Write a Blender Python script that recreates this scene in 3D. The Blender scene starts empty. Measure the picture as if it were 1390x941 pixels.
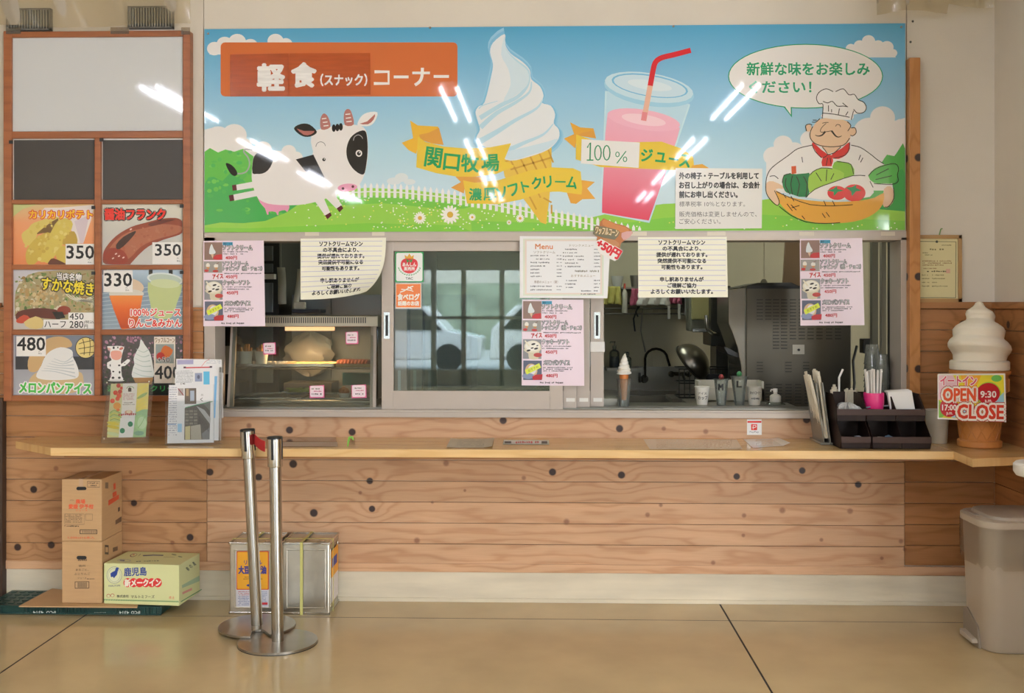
import bpy, math, random
from mathutils import Vector, Matrix
from mathutils.geometry import tessellate_polygon
R = random.Random(7)
sc = bpy.context.scene
COL = sc.collection

# ------------------------------------------------------------------ camera, world, light, exposure
FPX, CX, HY, CAMY, CAMZ = 1450.0, 695.0, 413.0, -5.37, 1.5
YAW = math.atan(42.0 / FPX)
cam_d = bpy.data.cameras.new('camera'); cam = bpy.data.objects.new('camera', cam_d); COL.objects.link(cam)
cam.location = (0, CAMY, CAMZ); cam.rotation_euler = (math.pi / 2, 0, YAW)
cam_d.sensor_width = 36; cam_d.lens = FPX / 1390 * 36; cam_d.shift_y = -(470.5 - HY) / 1390
cam_d.clip_start = 0.05; cam_d.clip_end = 200
sc.camera = cam
w = bpy.data.worlds.new('sky'); sc.world = w; w.use_nodes = True
nt = w.node_tree; nt.nodes.clear()
bg = nt.nodes.new('ShaderNodeBackground'); out = nt.nodes.new('ShaderNodeOutputWorld')
tc = nt.nodes.new('ShaderNodeTexCoord'); sx = nt.nodes.new('ShaderNodeSeparateXYZ'); rp = nt.nodes.new('ShaderNodeValToRGB')
nt.links.new(tc.outputs['Generated'], sx.inputs[0]); nt.links.new(sx.outputs[2], rp.inputs[0])
rp.color_ramp.elements[0].color = (0.78, 0.86, 0.95, 1); rp.color_ramp.elements[1].color = (0.55, 0.75, 1.0, 1)
nt.links.new(rp.outputs[0], bg.inputs[0]); nt.links.new(bg.outputs[0], out.inputs[0])
bg.inputs[1].default_value = 8.0
sc.view_settings.view_transform = 'Standard'; sc.view_settings.look = 'None'
sc.view_settings.gamma = 1; sc.view_settings.use_curve_mapping = False
sc.view_settings.exposure = 0.17
sc.cycles.use_denoising = True
sc.cycles.max_bounces = 8; sc.cycles.transparent_max_bounces = 16; sc.cycles.caustics_reflective = False; sc.cycles.caustics_refractive = False
sc.cycles.sample_clamp_indirect = 4.0

def area(name, loc, rot, sx_, sy_, power, col=(1, 1, 1), portal=False):
    l = bpy.data.lights.new(name, 'AREA'); l.shape = 'RECTANGLE'; l.size = sx_; l.size_y = sy_; l.energy = power; l.color = col
    o = bpy.data.objects.new(name, l); COL.objects.link(o); o.location = loc; o.rotation_euler = rot
    if portal: l.cycles.is_portal = True
    return o
H = math.pi / 2
area('window_portal', (-1.47, -13.99, 1.06), (H, 0, 0), 7.4, 2.1, 1, portal=True)
sun = bpy.data.lights.new('sun', 'SUN'); sun.energy = 9.0; sun.angle = .02; so = bpy.data.objects.new('sun', sun); COL.objects.link(so); so.rotation_euler = (math.radians(-28), math.radians(34), 0)
area('window_daylight', (9.0, -13.85, 1.75), (H, 0, math.radians(18)), 5.6, 2.5, 620, (0.97, 0.98, 1.0))
TUBE_STRENGTH = 80.0
KITCHEN_FILL = 5.2

# ------------------------------------------------------------------ helpers
def ray(px, py):
    c, s = math.cos(YAW), math.sin(YAW); a = px - CX
    return Vector((-s * FPX + a * c, c * FPX + a * s, HY - py))
def W(px, py, y=0.0):
    r = ray(px, py); t = (y - CAMY) / r.y
    return Vector((r.x * t, y, CAMZ + r.z * t))
def WZ(px, py, z):
    r = ray(px, py); t = (z - CAMZ) / r.z
    return Vector((r.x * t, CAMY + r.y * t, z))
def X(px, y=0.0): return W(px, 413, y).x
def Zm(py, y=0.0, px=737): return W(px, py, y).z
def lin(h):
    if not isinstance(h, str): return tuple(h)[:3]
    h = h.lstrip('#'); h = ''.join(c * 2 for c in h) if len(h) == 3 else h; o = []
    for i in (0, 2, 4):
        v = int(h[i:i + 2], 16) / 255
        o.append(v / 12.92 if v < .04045 else ((v + .055) / 1.055) ** 2.4)
    return tuple(o)
def mixc(a, b, t):
    a, b = lin(a), lin(b); return tuple(a[i] * (1 - t) + b[i] * t for i in range(3))
def ramp(stops, t):
    for (t0, c0), (t1, c1) in zip(stops, stops[1:]):
        if t <= t1: return mixc(c0, c1, max(0, (t - t0) / (t1 - t0)))
    return lin(stops[-1][1])

MATS = {}
def mat(name, col='#888888', rough=.5, metal=0, noise=0, nscale=20, bump=0, bscale=60, trans=0, alpha=1, spec=.5, emit=None, es=1, coat=0, stretch=None, attr=False, rnoise=0):
    if name in MATS: return MATS[name]
    m = bpy.data.materials.new(name); m.use_nodes = True; n = m.node_tree.nodes; L = m.node_tree.links
    b = n['Principled BSDF']; c = lin(col)
    b.inputs['Base Color'].default_value = (*c, 1); b.inputs['Roughness'].default_value = rough; b.inputs['Metallic'].default_value = metal
    b.inputs['Specular IOR Level'].default_value = spec; b.inputs['Coat Weight'].default_value = coat; b.inputs['Coat Roughness'].default_value = .06
    b.inputs['Transmission Weight'].default_value = trans; b.inputs['Alpha'].default_value = alpha
    if emit: b.inputs['Emission Color'].default_value = (*lin(emit), 1); b.inputs['Emission Strength'].default_value = es
    if attr:
        a = n.new('ShaderNodeAttribute'); a.attribute_name = 'Col'; L.new(a.outputs['Color'], b.inputs['Base Color'])
    g = n.new('ShaderNodeNewGeometry'); vec = g.outputs['Position']
    if stretch:
        mp = n.new('ShaderNodeMapping'); mp.inputs['Scale'].default_value = stretch; L.new(vec, mp.inputs[0]); vec = mp.outputs[0]
    if noise:
        t = n.new('ShaderNodeTexNoise'); t.inputs['Scale'].default_value = nscale; t.inputs['Detail'].default_value = 5; L.new(vec, t.inputs[0])
        mr = n.new('ShaderNodeMapRange'); mr.inputs[1].default_value = .3; mr.inputs[2].default_value = .7; mr.inputs[3].default_value = 1 - noise; mr.inputs[4].default_value = 1 + noise * .5
        L.new(t.outputs[0], mr.inputs[0])
        mx = n.new('ShaderNodeVectorMath'); mx.operation = 'SCALE'; mx.inputs[0].default_value = c; L.new(mr.outputs[0], mx.inputs['Scale'])
        if attr: L.new(a.outputs['Color'], mx.inputs[0])
        L.new(mx.outputs[0], b.inputs['Base Color'])
    if rnoise:
        t = n.new('ShaderNodeTexNoise'); t.inputs['Scale'].default_value = 6; t.inputs['Detail'].default_value = 6; L.new(vec, t.inputs[0])
        mr = n.new('ShaderNodeMapRange'); mr.inputs[3].default_value = max(0, rough - rnoise); mr.inputs[4].default_value = rough + rnoise
        L.new(t.outputs[0], mr.inputs[0]); L.new(mr.outputs[0], b.inputs['Roughness'])
    if bump:
        t = n.new('ShaderNodeTexNoise'); t.inputs['Scale'].default_value = bscale; t.inputs['Detail'].default_value = 4; L.new(vec, t.inputs[0])
        bp = n.new('ShaderNodeBump'); bp.inputs['Strength'].default_value = bump; bp.inputs['Distance'].default_value = .01; L.new(t.outputs[0], bp.inputs['Height']); L.new(bp.outputs[0], b.inputs['Normal'])
    MATS[name] = m; return m
def glass(name, tint='#F2F7F5', refl=1.0, rough=.01, haze=0.0, hazecol='#C8D0CC'):
    if name in MATS: return MATS[name]
    m = bpy.data.materials.new(name); m.use_nodes = True; n = m.node_tree.nodes; L = m.node_tree.links; n.clear()
    o = n.new('ShaderNodeOutputMaterial'); t = n.new('ShaderNodeBsdfTransparent'); g = n.new('ShaderNodeBsdfGlossy'); mx = n.new('ShaderNodeMixShader')
    f = n.new('ShaderNodeFresnel'); f.inputs[0].default_value = 1.5; mu = n.new('ShaderNodeMath'); mu.operation = 'MULTIPLY'; mu.inputs[1].default_value = refl; mu.use_clamp = True
    t.inputs[0].default_value = (*lin(tint), 1); g.inputs['Roughness'].default_value = rough
    L.new(f.outputs[0], mu.inputs[0]); L.new(mu.outputs[0], mx.inputs[0])
    L.new(t.outputs[0], mx.inputs[1]); L.new(g.outputs[0], mx.inputs[2]); last = mx
    if haze:
        df = n.new('ShaderNodeBsdfDiffuse'); df.inputs[0].default_value = (*lin(hazecol), 1); tl = n.new('ShaderNodeBsdfTranslucent'); tl.inputs[0].default_value = (*lin(hazecol), 1)
        d = n.new('ShaderNodeMixShader'); L.new(df.outputs[0], d.inputs[1]); L.new(tl.outputs[0], d.inputs[2]); m2 = n.new('ShaderNodeMixShader'); m2.inputs[0].default_value = haze
        L.new(mx.outputs[0], m2.inputs[1]); L.new(d.outputs[0], m2.inputs[2]); last = m2
    L.new(last.outputs[0], o.inputs[0]); MATS[name] = m; return m

LOC = {}
def tag(o, label=None, cat=None, group=None, kind=None):
    if label: o['label'] = label
    if cat: o['category'] = cat
    if group: o['group'] = group
    if kind: o['kind'] = kind
    return o
def thing(name, loc, label=None, cat=None, group=None, kind=None, rot=None):
    o = bpy.data.objects.new(name, None); o.empty_display_size = .05; COL.objects.link(o); o.location = loc
    LOC[o.name] = Vector(loc)
    return tag(o, label, cat, group, kind)
class MB:
    def __init__(s, M=None): s.v = []; s.f = []; s.c = []; s.M = M; s.col = None
    def add(s, vs, fs, col=None):
        b = len(s.v)
        for p in vs:
            p = Vector(p); s.v.append(s.M @ p if s.M else p)
        for f in fs: s.f.append(tuple(b + i for i in f)); s.c.append(col or s.col)
        return s
    def box(s, x0, x1, y0, y1, z0, z1, col=None):
        vs = [(x, y, z) for x in (x0, x1) for y in (y0, y1) for z in (z0, z1)]
        return s.add(vs, [(0, 1, 3, 2), (4, 6, 7, 5), (0, 4, 5, 1), (2, 3, 7, 6), (0, 2, 6, 4), (1, 5, 7, 3)], col)
    def px(s, p0, q0, p1, q1, yf, yb, col=None):   # box whose front face at depth yf covers this photo rectangle
        m = (p0 + p1) / 2
        return s.box(X(p0, yf), X(p1, yf), yf, yb, Zm(q1, yf, m), Zm(q0, yf, m), col)
    def lathe(s, prof, c=(0, 0, 0), n=24, col=None, axis='z', cap=True):
        vs = []; fs = []
        for r, z in prof:
            for i in range(n):
                a = 2 * math.pi * i / n; x, y = r * math.cos(a), r * math.sin(a)
                p = (x, y, z) if axis == 'z' else ((x, z, y) if axis == 'y' else (z, x, y))
                vs.append((c[0] + p[0], c[1] + p[1], c[2] + p[2]))
        m = len(prof)
        for j in range(m - 1):
            for i in range(n): fs.append((j * n + i, j * n + (i + 1) % n, (j + 1) * n + (i + 1) % n, (j + 1) * n + i))
        if cap: fs.append(tuple(range(n - 1, -1, -1))); fs.append(tuple((m - 1) * n + i for i in range(n)))
        return s.add(vs, fs, col)
    def tube(s, pts, r, n=10, col=None, cap=True):
        pts = [Vector(p) for p in pts]; vs = []; fs = []; m = len(pts); up = None
        for j, p in enumerate(pts):
            t = (pts[min(j + 1, m - 1)] - pts[max(j - 1, 0)]).normalized()
            if up is None: up = Vector((0, 0, 1)) if abs(t.z) < .9 else Vector((1, 0, 0))
            a = t.cross(up).normalized(); b = a.cross(t).normalized(); up = b
            rr = r[j] if isinstance(r, (list, tuple)) else r
            for i in range(n):
                k = 2 * math.pi * i / n; vs.append(p + a * rr * math.cos(k) + b * rr * math.sin(k))
        for j in range(m - 1):
            for i in range(n): fs.append((j * n + i, j * n + (i + 1) % n, (j + 1) * n + (i + 1) % n, (j + 1) * n + i))
        if cap: fs.append(tuple(range(n - 1, -1, -1))); fs.append(tuple((m - 1) * n + i for i in range(n)))
        return s.add(vs, fs, col)
    def prism(s, pts, lo, hi, axis='z', col=None):   # closed outline pts (a,b), extruded along axis
        n = len(pts)
        def P(a, b, c): return (a, b, c) if axis == 'z' else ((a, c, b) if axis == 'y' else (c, a, b))
        vs = [P(a, b, lo) for a, b in pts] + [P(a, b, hi) for a, b in pts]
        tri = tessellate_polygon([[Vector((a, b, 0)) for a, b in pts]])
        fs = [tuple(reversed(t)) for t in tri] + [tuple(i + n for i in t) for t in tri]
        fs += [(i, (i + 1) % n, n + (i + 1) % n, n + i) for i in range(n)]
        return s.add(vs, fs, col)
    def grid(s, fn, nu, nv, col=None):
        vs = [fn(i / nu, j / nv) for j in range(nv + 1) for i in range(nu + 1)]
        return s.add(vs, [(j * (nu + 1) + i, j * (nu + 1) + i + 1, (j + 1) * (nu + 1) + i + 1, (j + 1) * (nu + 1) + i) for j in range(nv) for i in range(nu)], col)
    def build(s, name, m, parent=None, smooth=False, bevel=0, origin=None, label=None, cat=None, group=None, kind=None, solid=0, sub=0, recalc=True):
        if parent is not None: L = LOC[parent.name]
        elif origin is not None: L = Vector(origin)
        else:
            xs = [p.x for p in s.v]; ys = [p.y for p in s.v]; zs = [p.z for p in s.v]
            L = Vector(((min(xs) + max(xs)) / 2, (min(ys) + max(ys)) / 2, min(zs)))
        me = bpy.data.meshes.new(name); me.from_pydata([p - L for p in s.v], [], s.f)
        if any(c is not None for c in s.c):
            at = me.color_attributes.new('Col', 'FLOAT_COLOR', 'CORNER'); data = []
            for f, c in zip(s.f, s.c):
                if c is None: c = (.8, .8, .8)
                if isinstance(c, str): c = lin(c)
                if isinstance(c, list):
                    for q in c: data += [*q, 1.0]
                else: data += [*c, 1.0] * len(f)
            at.data.foreach_set('color', data)
        me.materials.append(m)
        if recalc:
            import bmesh
            bm = bmesh.new(); bm.from_mesh(me); bmesh.ops.recalc_face_normals(bm, faces=bm.faces); bm.to_mesh(me); bm.free()
        if smooth:
            me.polygons.foreach_set('use_smooth', [True] * len(me.polygons))
            me.set_sharp_from_angle(angle=math.radians(40))
        o = bpy.data.objects.new(name, me); COL.objects.link(o)
        if parent is not None: o.parent = parent
        else: o.location = L
        LOC[o.name] = L
        if bevel:
            b = o.modifiers.new('bevel', 'BEVEL'); b.width = bevel; b.segments = 2; b.limit_method = 'ANGLE'; b.angle_limit = .6
        if solid:
            b = o.modifiers.new('solid', 'SOLIDIFY'); b.thickness = solid
        if sub:
            b = o.modifiers.new('sub', 'SUBSURF'); b.levels = sub; b.render_levels = sub
        return tag(o, label, cat, group, kind)
def copy_tree(o, parent=None):
    c = o.copy(); COL.objects.link(c); c.parent = parent
    for ch in list(o.children): copy_tree(ch, c)
    return c
def smoothp(pts, k=4, closed=True):
    n = len(pts); o = []
    rng = range(n) if closed else range(n - 1)
    for i in rng:
        p0, p1, p2, p3 = (pts[(i - 1) % n], pts[i], pts[(i + 1) % n], pts[(i + 2) % n]) if closed else (pts[max(i - 1, 0)], pts[i], pts[i + 1], pts[min(i + 2, n - 1)])
        for j in range(k):
            t = j / k
            o.append(tuple(.5 * (2 * p1[a] + (p2[a] - p0[a]) * t + (2 * p0[a] - 5 * p1[a] + 4 * p2[a] - p3[a]) * t * t + (3 * p1[a] - p0[a] - 3 * p2[a] + p3[a]) * t ** 3) for a in (0, 1)))
    if not closed: o.append(tuple(pts[-1]))
    return o
GL = {}
def glyph(t, off):
    k = (t, off)
    if k not in GL:
        cu = bpy.data.curves.new('f', 'FONT'); cu.body = t; cu.resolution_u = 2; cu.offset = off
        o = bpy.data.objects.new('f', cu); me = o.to_mesh()
        vs = [(v.co.x, v.co.y) for v in me.vertices]; fs = [tuple(p.vertices) for p in me.polygons]
        o.to_mesh_clear(); bpy.data.objects.remove(o); bpy.data.curves.remove(cu)
        xs = [v[0] for v in vs]; ys = [v[1] for v in vs]
        GL[k] = (vs, fs, min(xs), max(xs), min(ys), max(ys))
    return GL[k]
class Art:
    """flat print: coloured shapes laid in thin layers over a sheet; fr maps drawing units to the sheet"""
    def __init__(s, fr, mb=None, eps=5e-5, k=1): s.fr = fr; s.mb = mb or MB(); s.eps = eps; s.k = k; s.T = (1, 0, 0); s.clamp = None
    def t(s, sc_=1, ox=0, oy=0): s.T = (sc_, ox, oy); return s
    def P(s, u, v):
        a, ox, oy = s.T; u, v = ox + u / a, oy + v / a
        if s.clamp: c = s.clamp; u = min(max(u, c[0]), c[2]); v = min(max(v, c[1](u)), c[3](u))
        return s.fr(u, v, s.k * s.eps)
    def nx(s): s.k += 1
    def poly(s, pts, col, sm=0):
        if sm: pts = smoothp(pts, sm)
        tri = tessellate_polygon([[Vector((a, b, 0)) for a, b in pts]])
        s.mb.add([s.P(a, b) for a, b in pts], tri, lin(col)); s.nx(); return s
    def rect(s, x0, y0, x1, y1, col): return s.poly([(x0, y0), (x1, y0), (x1, y1), (x0, y1)], col)
    def rrect(s, x0, y0, x1, y1, r, col):
        p = []
        for cx, cy, a in ((x1 - r, y0 + r, -90), (x1 - r, y1 - r, 0), (x0 + r, y1 - r, 90), (x0 + r, y0 + r, 180)):
            for i in range(5): b = math.radians(a + i * 22.5); p.append((cx + r * math.cos(b), cy + r * math.sin(b)))
        return s.poly(p, col)
    def ell(s, cx, cy, rx, ry, col, rot=0, n=24, a0=0, a1=360):
        c, q = math.cos(math.radians(rot)), math.sin(math.radians(rot)); p = []
        for i in range(n if a1 - a0 == 360 else n + 1):
            a = math.radians(a0 + (a1 - a0) * i / n); x, y = rx * math.cos(a), ry * math.sin(a); p.append((cx + x * c - y * q, cy + x * q + y * c))
        return s.poly(p, col)
    def line(s, pts, wd, col, sm=0, closed=False):
        if sm: pts = smoothp(pts, sm, closed)
        if closed: pts = list(pts) + [pts[0], pts[1]]
        n = len(pts); L = []; Rr = []
        for i in range(n):
            a = pts[max(i - 1, 0)]; b = pts[min(i + 1, n - 1)]; dx, dy = b[0] - a[0], b[1] - a[1]; l = math.hypot(dx, dy) or 1
            ww = (wd[0] + (wd[1] - wd[0]) * i / (n - 1)) if isinstance(wd, tuple) else wd
            ox, oy = -dy / l * ww / 2, dx / l * ww / 2; L.append((pts[i][0] + ox, pts[i][1] + oy)); Rr.append((pts[i][0] - ox, pts[i][1] - oy))
        s.mb.add([s.P(*p) for p in L + Rr], [(i, i + 1, n + i + 1, n + i) for i in range(n - 1)], lin(col)); s.nx(); return s
    def lines(s, ls, wd, col, sm=0):
        for l in ls: s.line(l, wd, col, sm); s.k -= 1
        s.nx(); return s
    def strip(s, rows):   # rows (y, xl, xr, col[, dy on the right])
        vs = []; fs = []; cs = []
        b = len(s.mb.v)
        for r in rows:
            dy = r[4] if len(r) > 4 else 0
            vs += [s.P(r[1], r[0]), s.P(r[2], r[0] + dy)]
        for i in range(len(rows) - 1):
            c0, c1 = lin(rows[i][3]), lin(rows[i + 1][3])
            s.mb.add([vs[2 * i], vs[2 * i + 1], vs[2 * i + 3], vs[2 * i + 2]], [(0, 1, 2, 3)], [c0, c0, c1, c1])
        s.nx(); return s
    def text(s, t, box, col, off=0.0, rot=0, out=None, shear=0, out2=None):
        if out2: s.text(t, box, out2[0], off + out2[1], rot, None, shear)
        if out: s.text(t, box, out[0], off + out[1], rot, None, shear)
        vs, fs, a0, a1, b0, b1 = glyph(t, 0.0)
        x0, y0, x1, y1 = box; cx, cy = (x0 + x1) / 2, (y0 + y1) / 2; c, q = math.cos(math.radians(rot)), math.sin(math.radians(rot))
        hgt = (y1 - y0) / max(b1 - b0, .5); dirs = [(0, 0)]
        nd = 0 if off <= .001 else (4 if off < .045 else 8)
        dirs += [(off * hgt * math.cos((i + .5) * 2 * math.pi / nd), off * hgt * math.sin((i + .5) * 2 * math.pi / nd)) for i in range(nd)]
        if nd == 4: dirs = dirs[1:]
        for ddx, ddy in dirs:
            P = []
            for x, y in vs:
                u = x0 + (x - a0) / (a1 - a0) * (x1 - x0) - cx; v = y1 - (y - b0) / max(b1 - b0, 1e-6) * (y1 - y0) - cy
                u -= shear * v; u += ddx; v += ddy
                P.append(s.P(cx + u * c - v * q, cy + u * q + v * c))
            s.mb.add(P, fs, lin(col)); s.k += .15
        s.nx(); return s
    def dashes(s, x0, y0, x1, y1, col, n=None, h=None):   # a line of print too small to read
        n = n or max(3, int((x1 - x0) / 2)); x = x0; st = (x1 - x0) / n
        vs = []; fs = []
        for i in range(n):
            if R.random() < .88:
                a = x0 + i * st; b = a + st * R.uniform(.55, .85); t0 = y0 + (y1 - y0) * R.uniform(0, .3); t1 = y1 - (y1 - y0) * R.uniform(0, .3)
                k = len(vs); vs += [s.P(a, t0), s.P(b, t0), s.P(b, t1), s.P(a, t1)]; fs.append((k, k + 1, k + 2, k + 3))
        if fs: s.mb.add(vs, fs, lin(col))
        s.nx(); return s
    def blobs(s, n, x0, y0, x1, y1, cols, r0, r1, asp=(.5, 1), inside=None):
        for _ in range(n):
            x, y = R.uniform(x0, x1), R.uniform(y0, y1)
            if inside and not inside(x, y): continue
            r = R.uniform(r0, r1); x = min(max(x, x0 + r), x1 - r); y = min(max(y, y0 + r), y1 - r)
            s.ell(x, y, r, r * R.uniform(*asp), R.choice(cols), R.uniform(0, 180), n=7); s.k -= .6
        s.nx(); return s
    def build(s, name, m, parent=None, **k): return s.mb.build(name, m, parent, recalc=False, **k)
def flat(y): return lambda u, v, k: W(u, v, y - k)
def affine(p0, p1, p2, w0, w1, w2):   # px -> plane through three world points
    w0, w1, w2 = Vector(w0), Vector(w1), Vector(w2); a, b = w1 - w0, w2 - w0
    N = a.cross(b).normalized()
    if N.y > 0: N = -N
    (x0, y0), (x1, y1), (x2, y2) = p0, p1, p2; det = (x1 - x0) * (y2 - y0) - (x2 - x0) * (y1 - y0)
    def f(u, v, k):
        s_ = ((u - x0) * (y2 - y0) - (x2 - x0) * (v - y0)) / det; t_ = ((x1 - x0) * (v - y0) - (u - x0) * (y1 - y0)) / det
        return w0 + a * s_ + b * t_ + N * k
    f.N = N; return f
def inpoly(pts):
    def f(x, y):
        c = False; j = len(pts) - 1
        for i in range(len(pts)):
            if (pts[i][1] > y) != (pts[j][1] > y) and x < (pts[j][0] - pts[i][0]) * (y - pts[i][1]) / (pts[j][1] - pts[i][1]) + pts[i][0]: c = not c
            j = i
        return c
    return f

# ------------------------------------------------------------------ materials
def wood(name, c0, c1, knots=(), rough=.5, along='x', sc_=1.0, dark='#33201C', coat=0, band=90.0, knotcol=True):
    m = bpy.data.materials.new(name); m.use_nodes = True; n = m.node_tree.nodes; L = m.node_tree.links; b = n['Principled BSDF']
    b.inputs['Roughness'].default_value = rough; b.inputs['Coat Weight'].default_value = coat
    g = n.new('ShaderNodeNewGeometry'); s = n.new('ShaderNodeSeparateXYZ'); L.new(g.outputs['Position'], s.inputs[0])
    def M(op, a, b_=0.0, c_=None, clamp=False):
        q = n.new('ShaderNodeMath'); q.operation = op; q.use_clamp = clamp
        for i, x in enumerate((a, b_, c_)):
            if x is None: continue
            if isinstance(x, (int, float)): q.inputs[i].default_value = x
            else: L.new(x, q.inputs[i])
        return q.outputs[0]
    oi = n.new('ShaderNodeObjectInfo')
    if along == 'x': sa = M('ADD', s.outputs[0], s.outputs[1]); sb = s.outputs[2]
    elif along == 'z': sa = s.outputs[2]; sb = M('ADD', s.outputs[0], s.outputs[1])
    else: sa = s.outputs[0]; sb = s.outputs[1]     # 'top': long in x, across in y
    co = n.new('ShaderNodeCombineXYZ'); L.new(sa, co.inputs[0]); L.new(sb, co.inputs[1])
    dist = None; dist2 = None
    for kx, kz, kr in knots:
        if kr < 4.2 / 270:
            v = n.new('ShaderNodeVectorMath'); v.operation = 'DISTANCE'; L.new(co.outputs[0], v.inputs[0]); v.inputs[1].default_value = (kx, kz, 0)
            d = M('DIVIDE', v.outputs['Value'], kr); dist2 = d if dist2 is None else M('MINIMUM', dist2, d); continue
        v = n.new('ShaderNodeVectorMath'); v.operation = 'DISTANCE'; L.new(co.outputs[0], v.inputs[0]); v.inputs[1].default_value = (kx, kz, 0)
        d = M('DIVIDE', v.outputs['Value'], kr); dist = d if dist is None else M('MINIMUM', dist, d)
    off = M('MULTIPLY', oi.outputs['Random'], 37.0)
    c2 = n.new('ShaderNodeCombineXYZ'); L.new(M('ADD', M('MULTIPLY', sa, 1.6 * sc_), off), c2.inputs[0]); L.new(M('MULTIPLY', sb, 9.0 * sc_), c2.inputs[1])
    n1 = n.new('ShaderNodeTexNoise'); n1.inputs['Scale'].default_value = 1.0; n1.inputs['Detail'].default_value = 2.5; L.new(c2.outputs[0], n1.inputs[0])
    c3 = n.new('ShaderNodeCombineXYZ'); L.new(M('ADD', M('MULTIPLY', sa, 8.0), off), c3.inputs[0]); L.new(M('MULTIPLY', sb, 320.0), c3.inputs[1])
    n2 = n.new('ShaderNodeTexNoise'); n2.inputs['Scale'].default_value = 1.0; n2.inputs['Detail'].default_value = 3; L.new(c3.outputs[0], n2.inputs[0])
    ph = M('ADD', M('MULTIPLY', sb, band), M('MULTIPLY', n1.outputs[0], 26.0))
    if dist is not None:
        fall = M('POWER', 2.718, M('MULTIPLY', M('MULTIPLY', dist, dist), -.05))
        ph = M('ADD', ph, M('MULTIPLY', fall, 9.0))
    wv = M('MULTIPLY', M('ADD', M('SINE', ph), 1.0), .5); wv = M('POWER', wv, 4.0)
    fac = M('ADD', M('MULTIPLY', wv, .55), M('MULTIPLY', M('SUBTRACT', n2.outputs[0], .35), .8), clamp=True)
    n3 = n.new('ShaderNodeTexNoise'); n3.inputs['Scale'].default_value = 1.7; L.new(c2.outputs[0], n3.inputs[0])
    mx = n.new('ShaderNodeMix'); mx.data_type = 'RGBA'; L.new(fac, mx.inputs['Factor']); mx.inputs['A'].default_value = (*lin(c0), 1); mx.inputs['B'].default_value = (*lin(c1), 1)
    br = M('ADD', M('MULTIPLY', oi.outputs['Random'], .16), M('MULTIPLY', n3.outputs[0], .35)); br = M('ADD', br, .75)
    vs = n.new('ShaderNodeVectorMath'); vs.operation = 'SCALE'; L.new(mx.outputs['Result'], vs.inputs[0]); L.new(br, vs.inputs['Scale'])
    last = vs.outputs[0]
    if dist is not None:
        kf = n.new('ShaderNodeMapRange'); kf.inputs[1].default_value = 1.15; kf.inputs[2].default_value = .8; L.new(dist, kf.inputs[0])
        m2 = n.new('ShaderNodeMix'); m2.data_type = 'RGBA'; L.new(kf.outputs[0], m2.inputs['Factor']); L.new(last, m2.inputs['A']); m2.inputs['B'].default_value = (*lin(dark), 1); last = m2.outputs['Result']
    if dist2 is not None:
        kf = n.new('ShaderNodeMapRange'); kf.inputs[1].default_value = 1.3; kf.inputs[2].default_value = .6; kf.inputs[4].default_value = .6; L.new(dist2, kf.inputs[0])
        m2 = n.new('ShaderNodeMix'); m2.data_type = 'RGBA'; L.new(kf.outputs[0], m2.inputs['Factor']); L.new(last, m2.inputs['A']); m2.inputs['B'].default_value = (*lin('#6E3524'), 1); last = m2.outputs['Result']
    L.new(last, b.inputs['Base Color'])
    bp = n.new('ShaderNodeBump'); bp.inputs['Strength'].default_value = .15; bp.inputs['Distance'].default_value = .002; L.new(n2.outputs[0], bp.inputs['Height']); L.new(bp.outputs[0], b.inputs['Normal'])
    MATS[name] = m; return m
KN = [(605.5,629,4),(711,649,3),(750,641,5),(843.6,645,5),(1000,647,4.5),(1089,639,4.5),(683,571,5),(841,582,5),(901,582,3),(958,586,3.5),(1095,570,5),(285,641,5),(351,648,5),(398,630,5.5),(502,653,4.5),(338,578,3.5),(393,584,5),(478,586.6,5),(426,696.5,5.5),(505,691,4.5),(489,669,2.5),(566,734,4),(631,666,2),(587,682,2),(45.7,664.6,5),(181.8,683,4.5),(24,743,5),(69.6,740,5),(258,729.7,5),(234,737,3),(177,641,2.5),(769,708.5,4),(879,699,3.2),(1062,693,4),(1154,694,3.8),(1165,658,4.5),(1115,733,2.6),(1223,735,3),(1197,758,2.5),(968,764,3),(897,686,2.5),(1009,727,2.5),(1010,700,3),(1228,746,2.5),(76,636,3.5),(205,590,2),(1307,440,5),(1360,480,5)]
KN = [(W(a, b).x, W(a, b).z, r / 270) for a, b, r in KN]
M_PLANK = wood('plank wood', '#D0A884', '#B58560', KN, rough=.45)
M_PLANK_DK = wood('shaded plank wood', '#B07C4E', '#8A5A30', KN, rough=.45)  # darker plank copy: shade of the side walls and corner put into colour
M_PLANK_MD = wood('half-shaded plank wood', '#BE9066', '#9C6C44', KN, rough=.45)  # in-between plank copy: weaker light at the lower left put into colour
M_COUNTER = wood('counter wood', '#DDB77E', '#CBA066', (), rough=.22, along='top', coat=.3, band=30)
M_EDGE = wood('counter edge wood', '#E6C289', '#D9AE70', (), rough=.35, band=80)
M_POST = wood('post wood', '#C68B52', '#AC7038', [(W(1247, 216).z, sum(W(1247, 216, -.06).xy), .02), (W(1247, 376).z, sum(W(1247, 376, -.06).xy), .02), (W(1247, 500).z, sum(W(1247, 500, -.06).xy), .02)], rough=.45, along='z')
M_FRAME = wood('menu frame wood', '#9C5E38', '#87502E', (), rough=.35)
M_WALL = mat('white wall paper', '#DDD4C6', .8, noise=.05, nscale=2.5, bump=.15, bscale=260)
M_CEIL = mat('ceiling white', '#E6E2DA', .9)
M_KICK = mat('concrete kick', '#E0D6BE', .75, noise=.16, nscale=3, bump=.1, bscale=40, stretch=(.6, 1, 4))
M_ALU = mat('aluminium frame', '#B9AEA4', .42, .25, noise=.03, nscale=8)
M_ALU_D = mat('dark aluminium', '#6A675F', .4, .5)
M_STEEL = mat('brushed steel', '#B5B3AE', .22, 1, noise=.06, nscale=30, stretch=(1, 1, .05), bump=.02, bscale=80)
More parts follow.
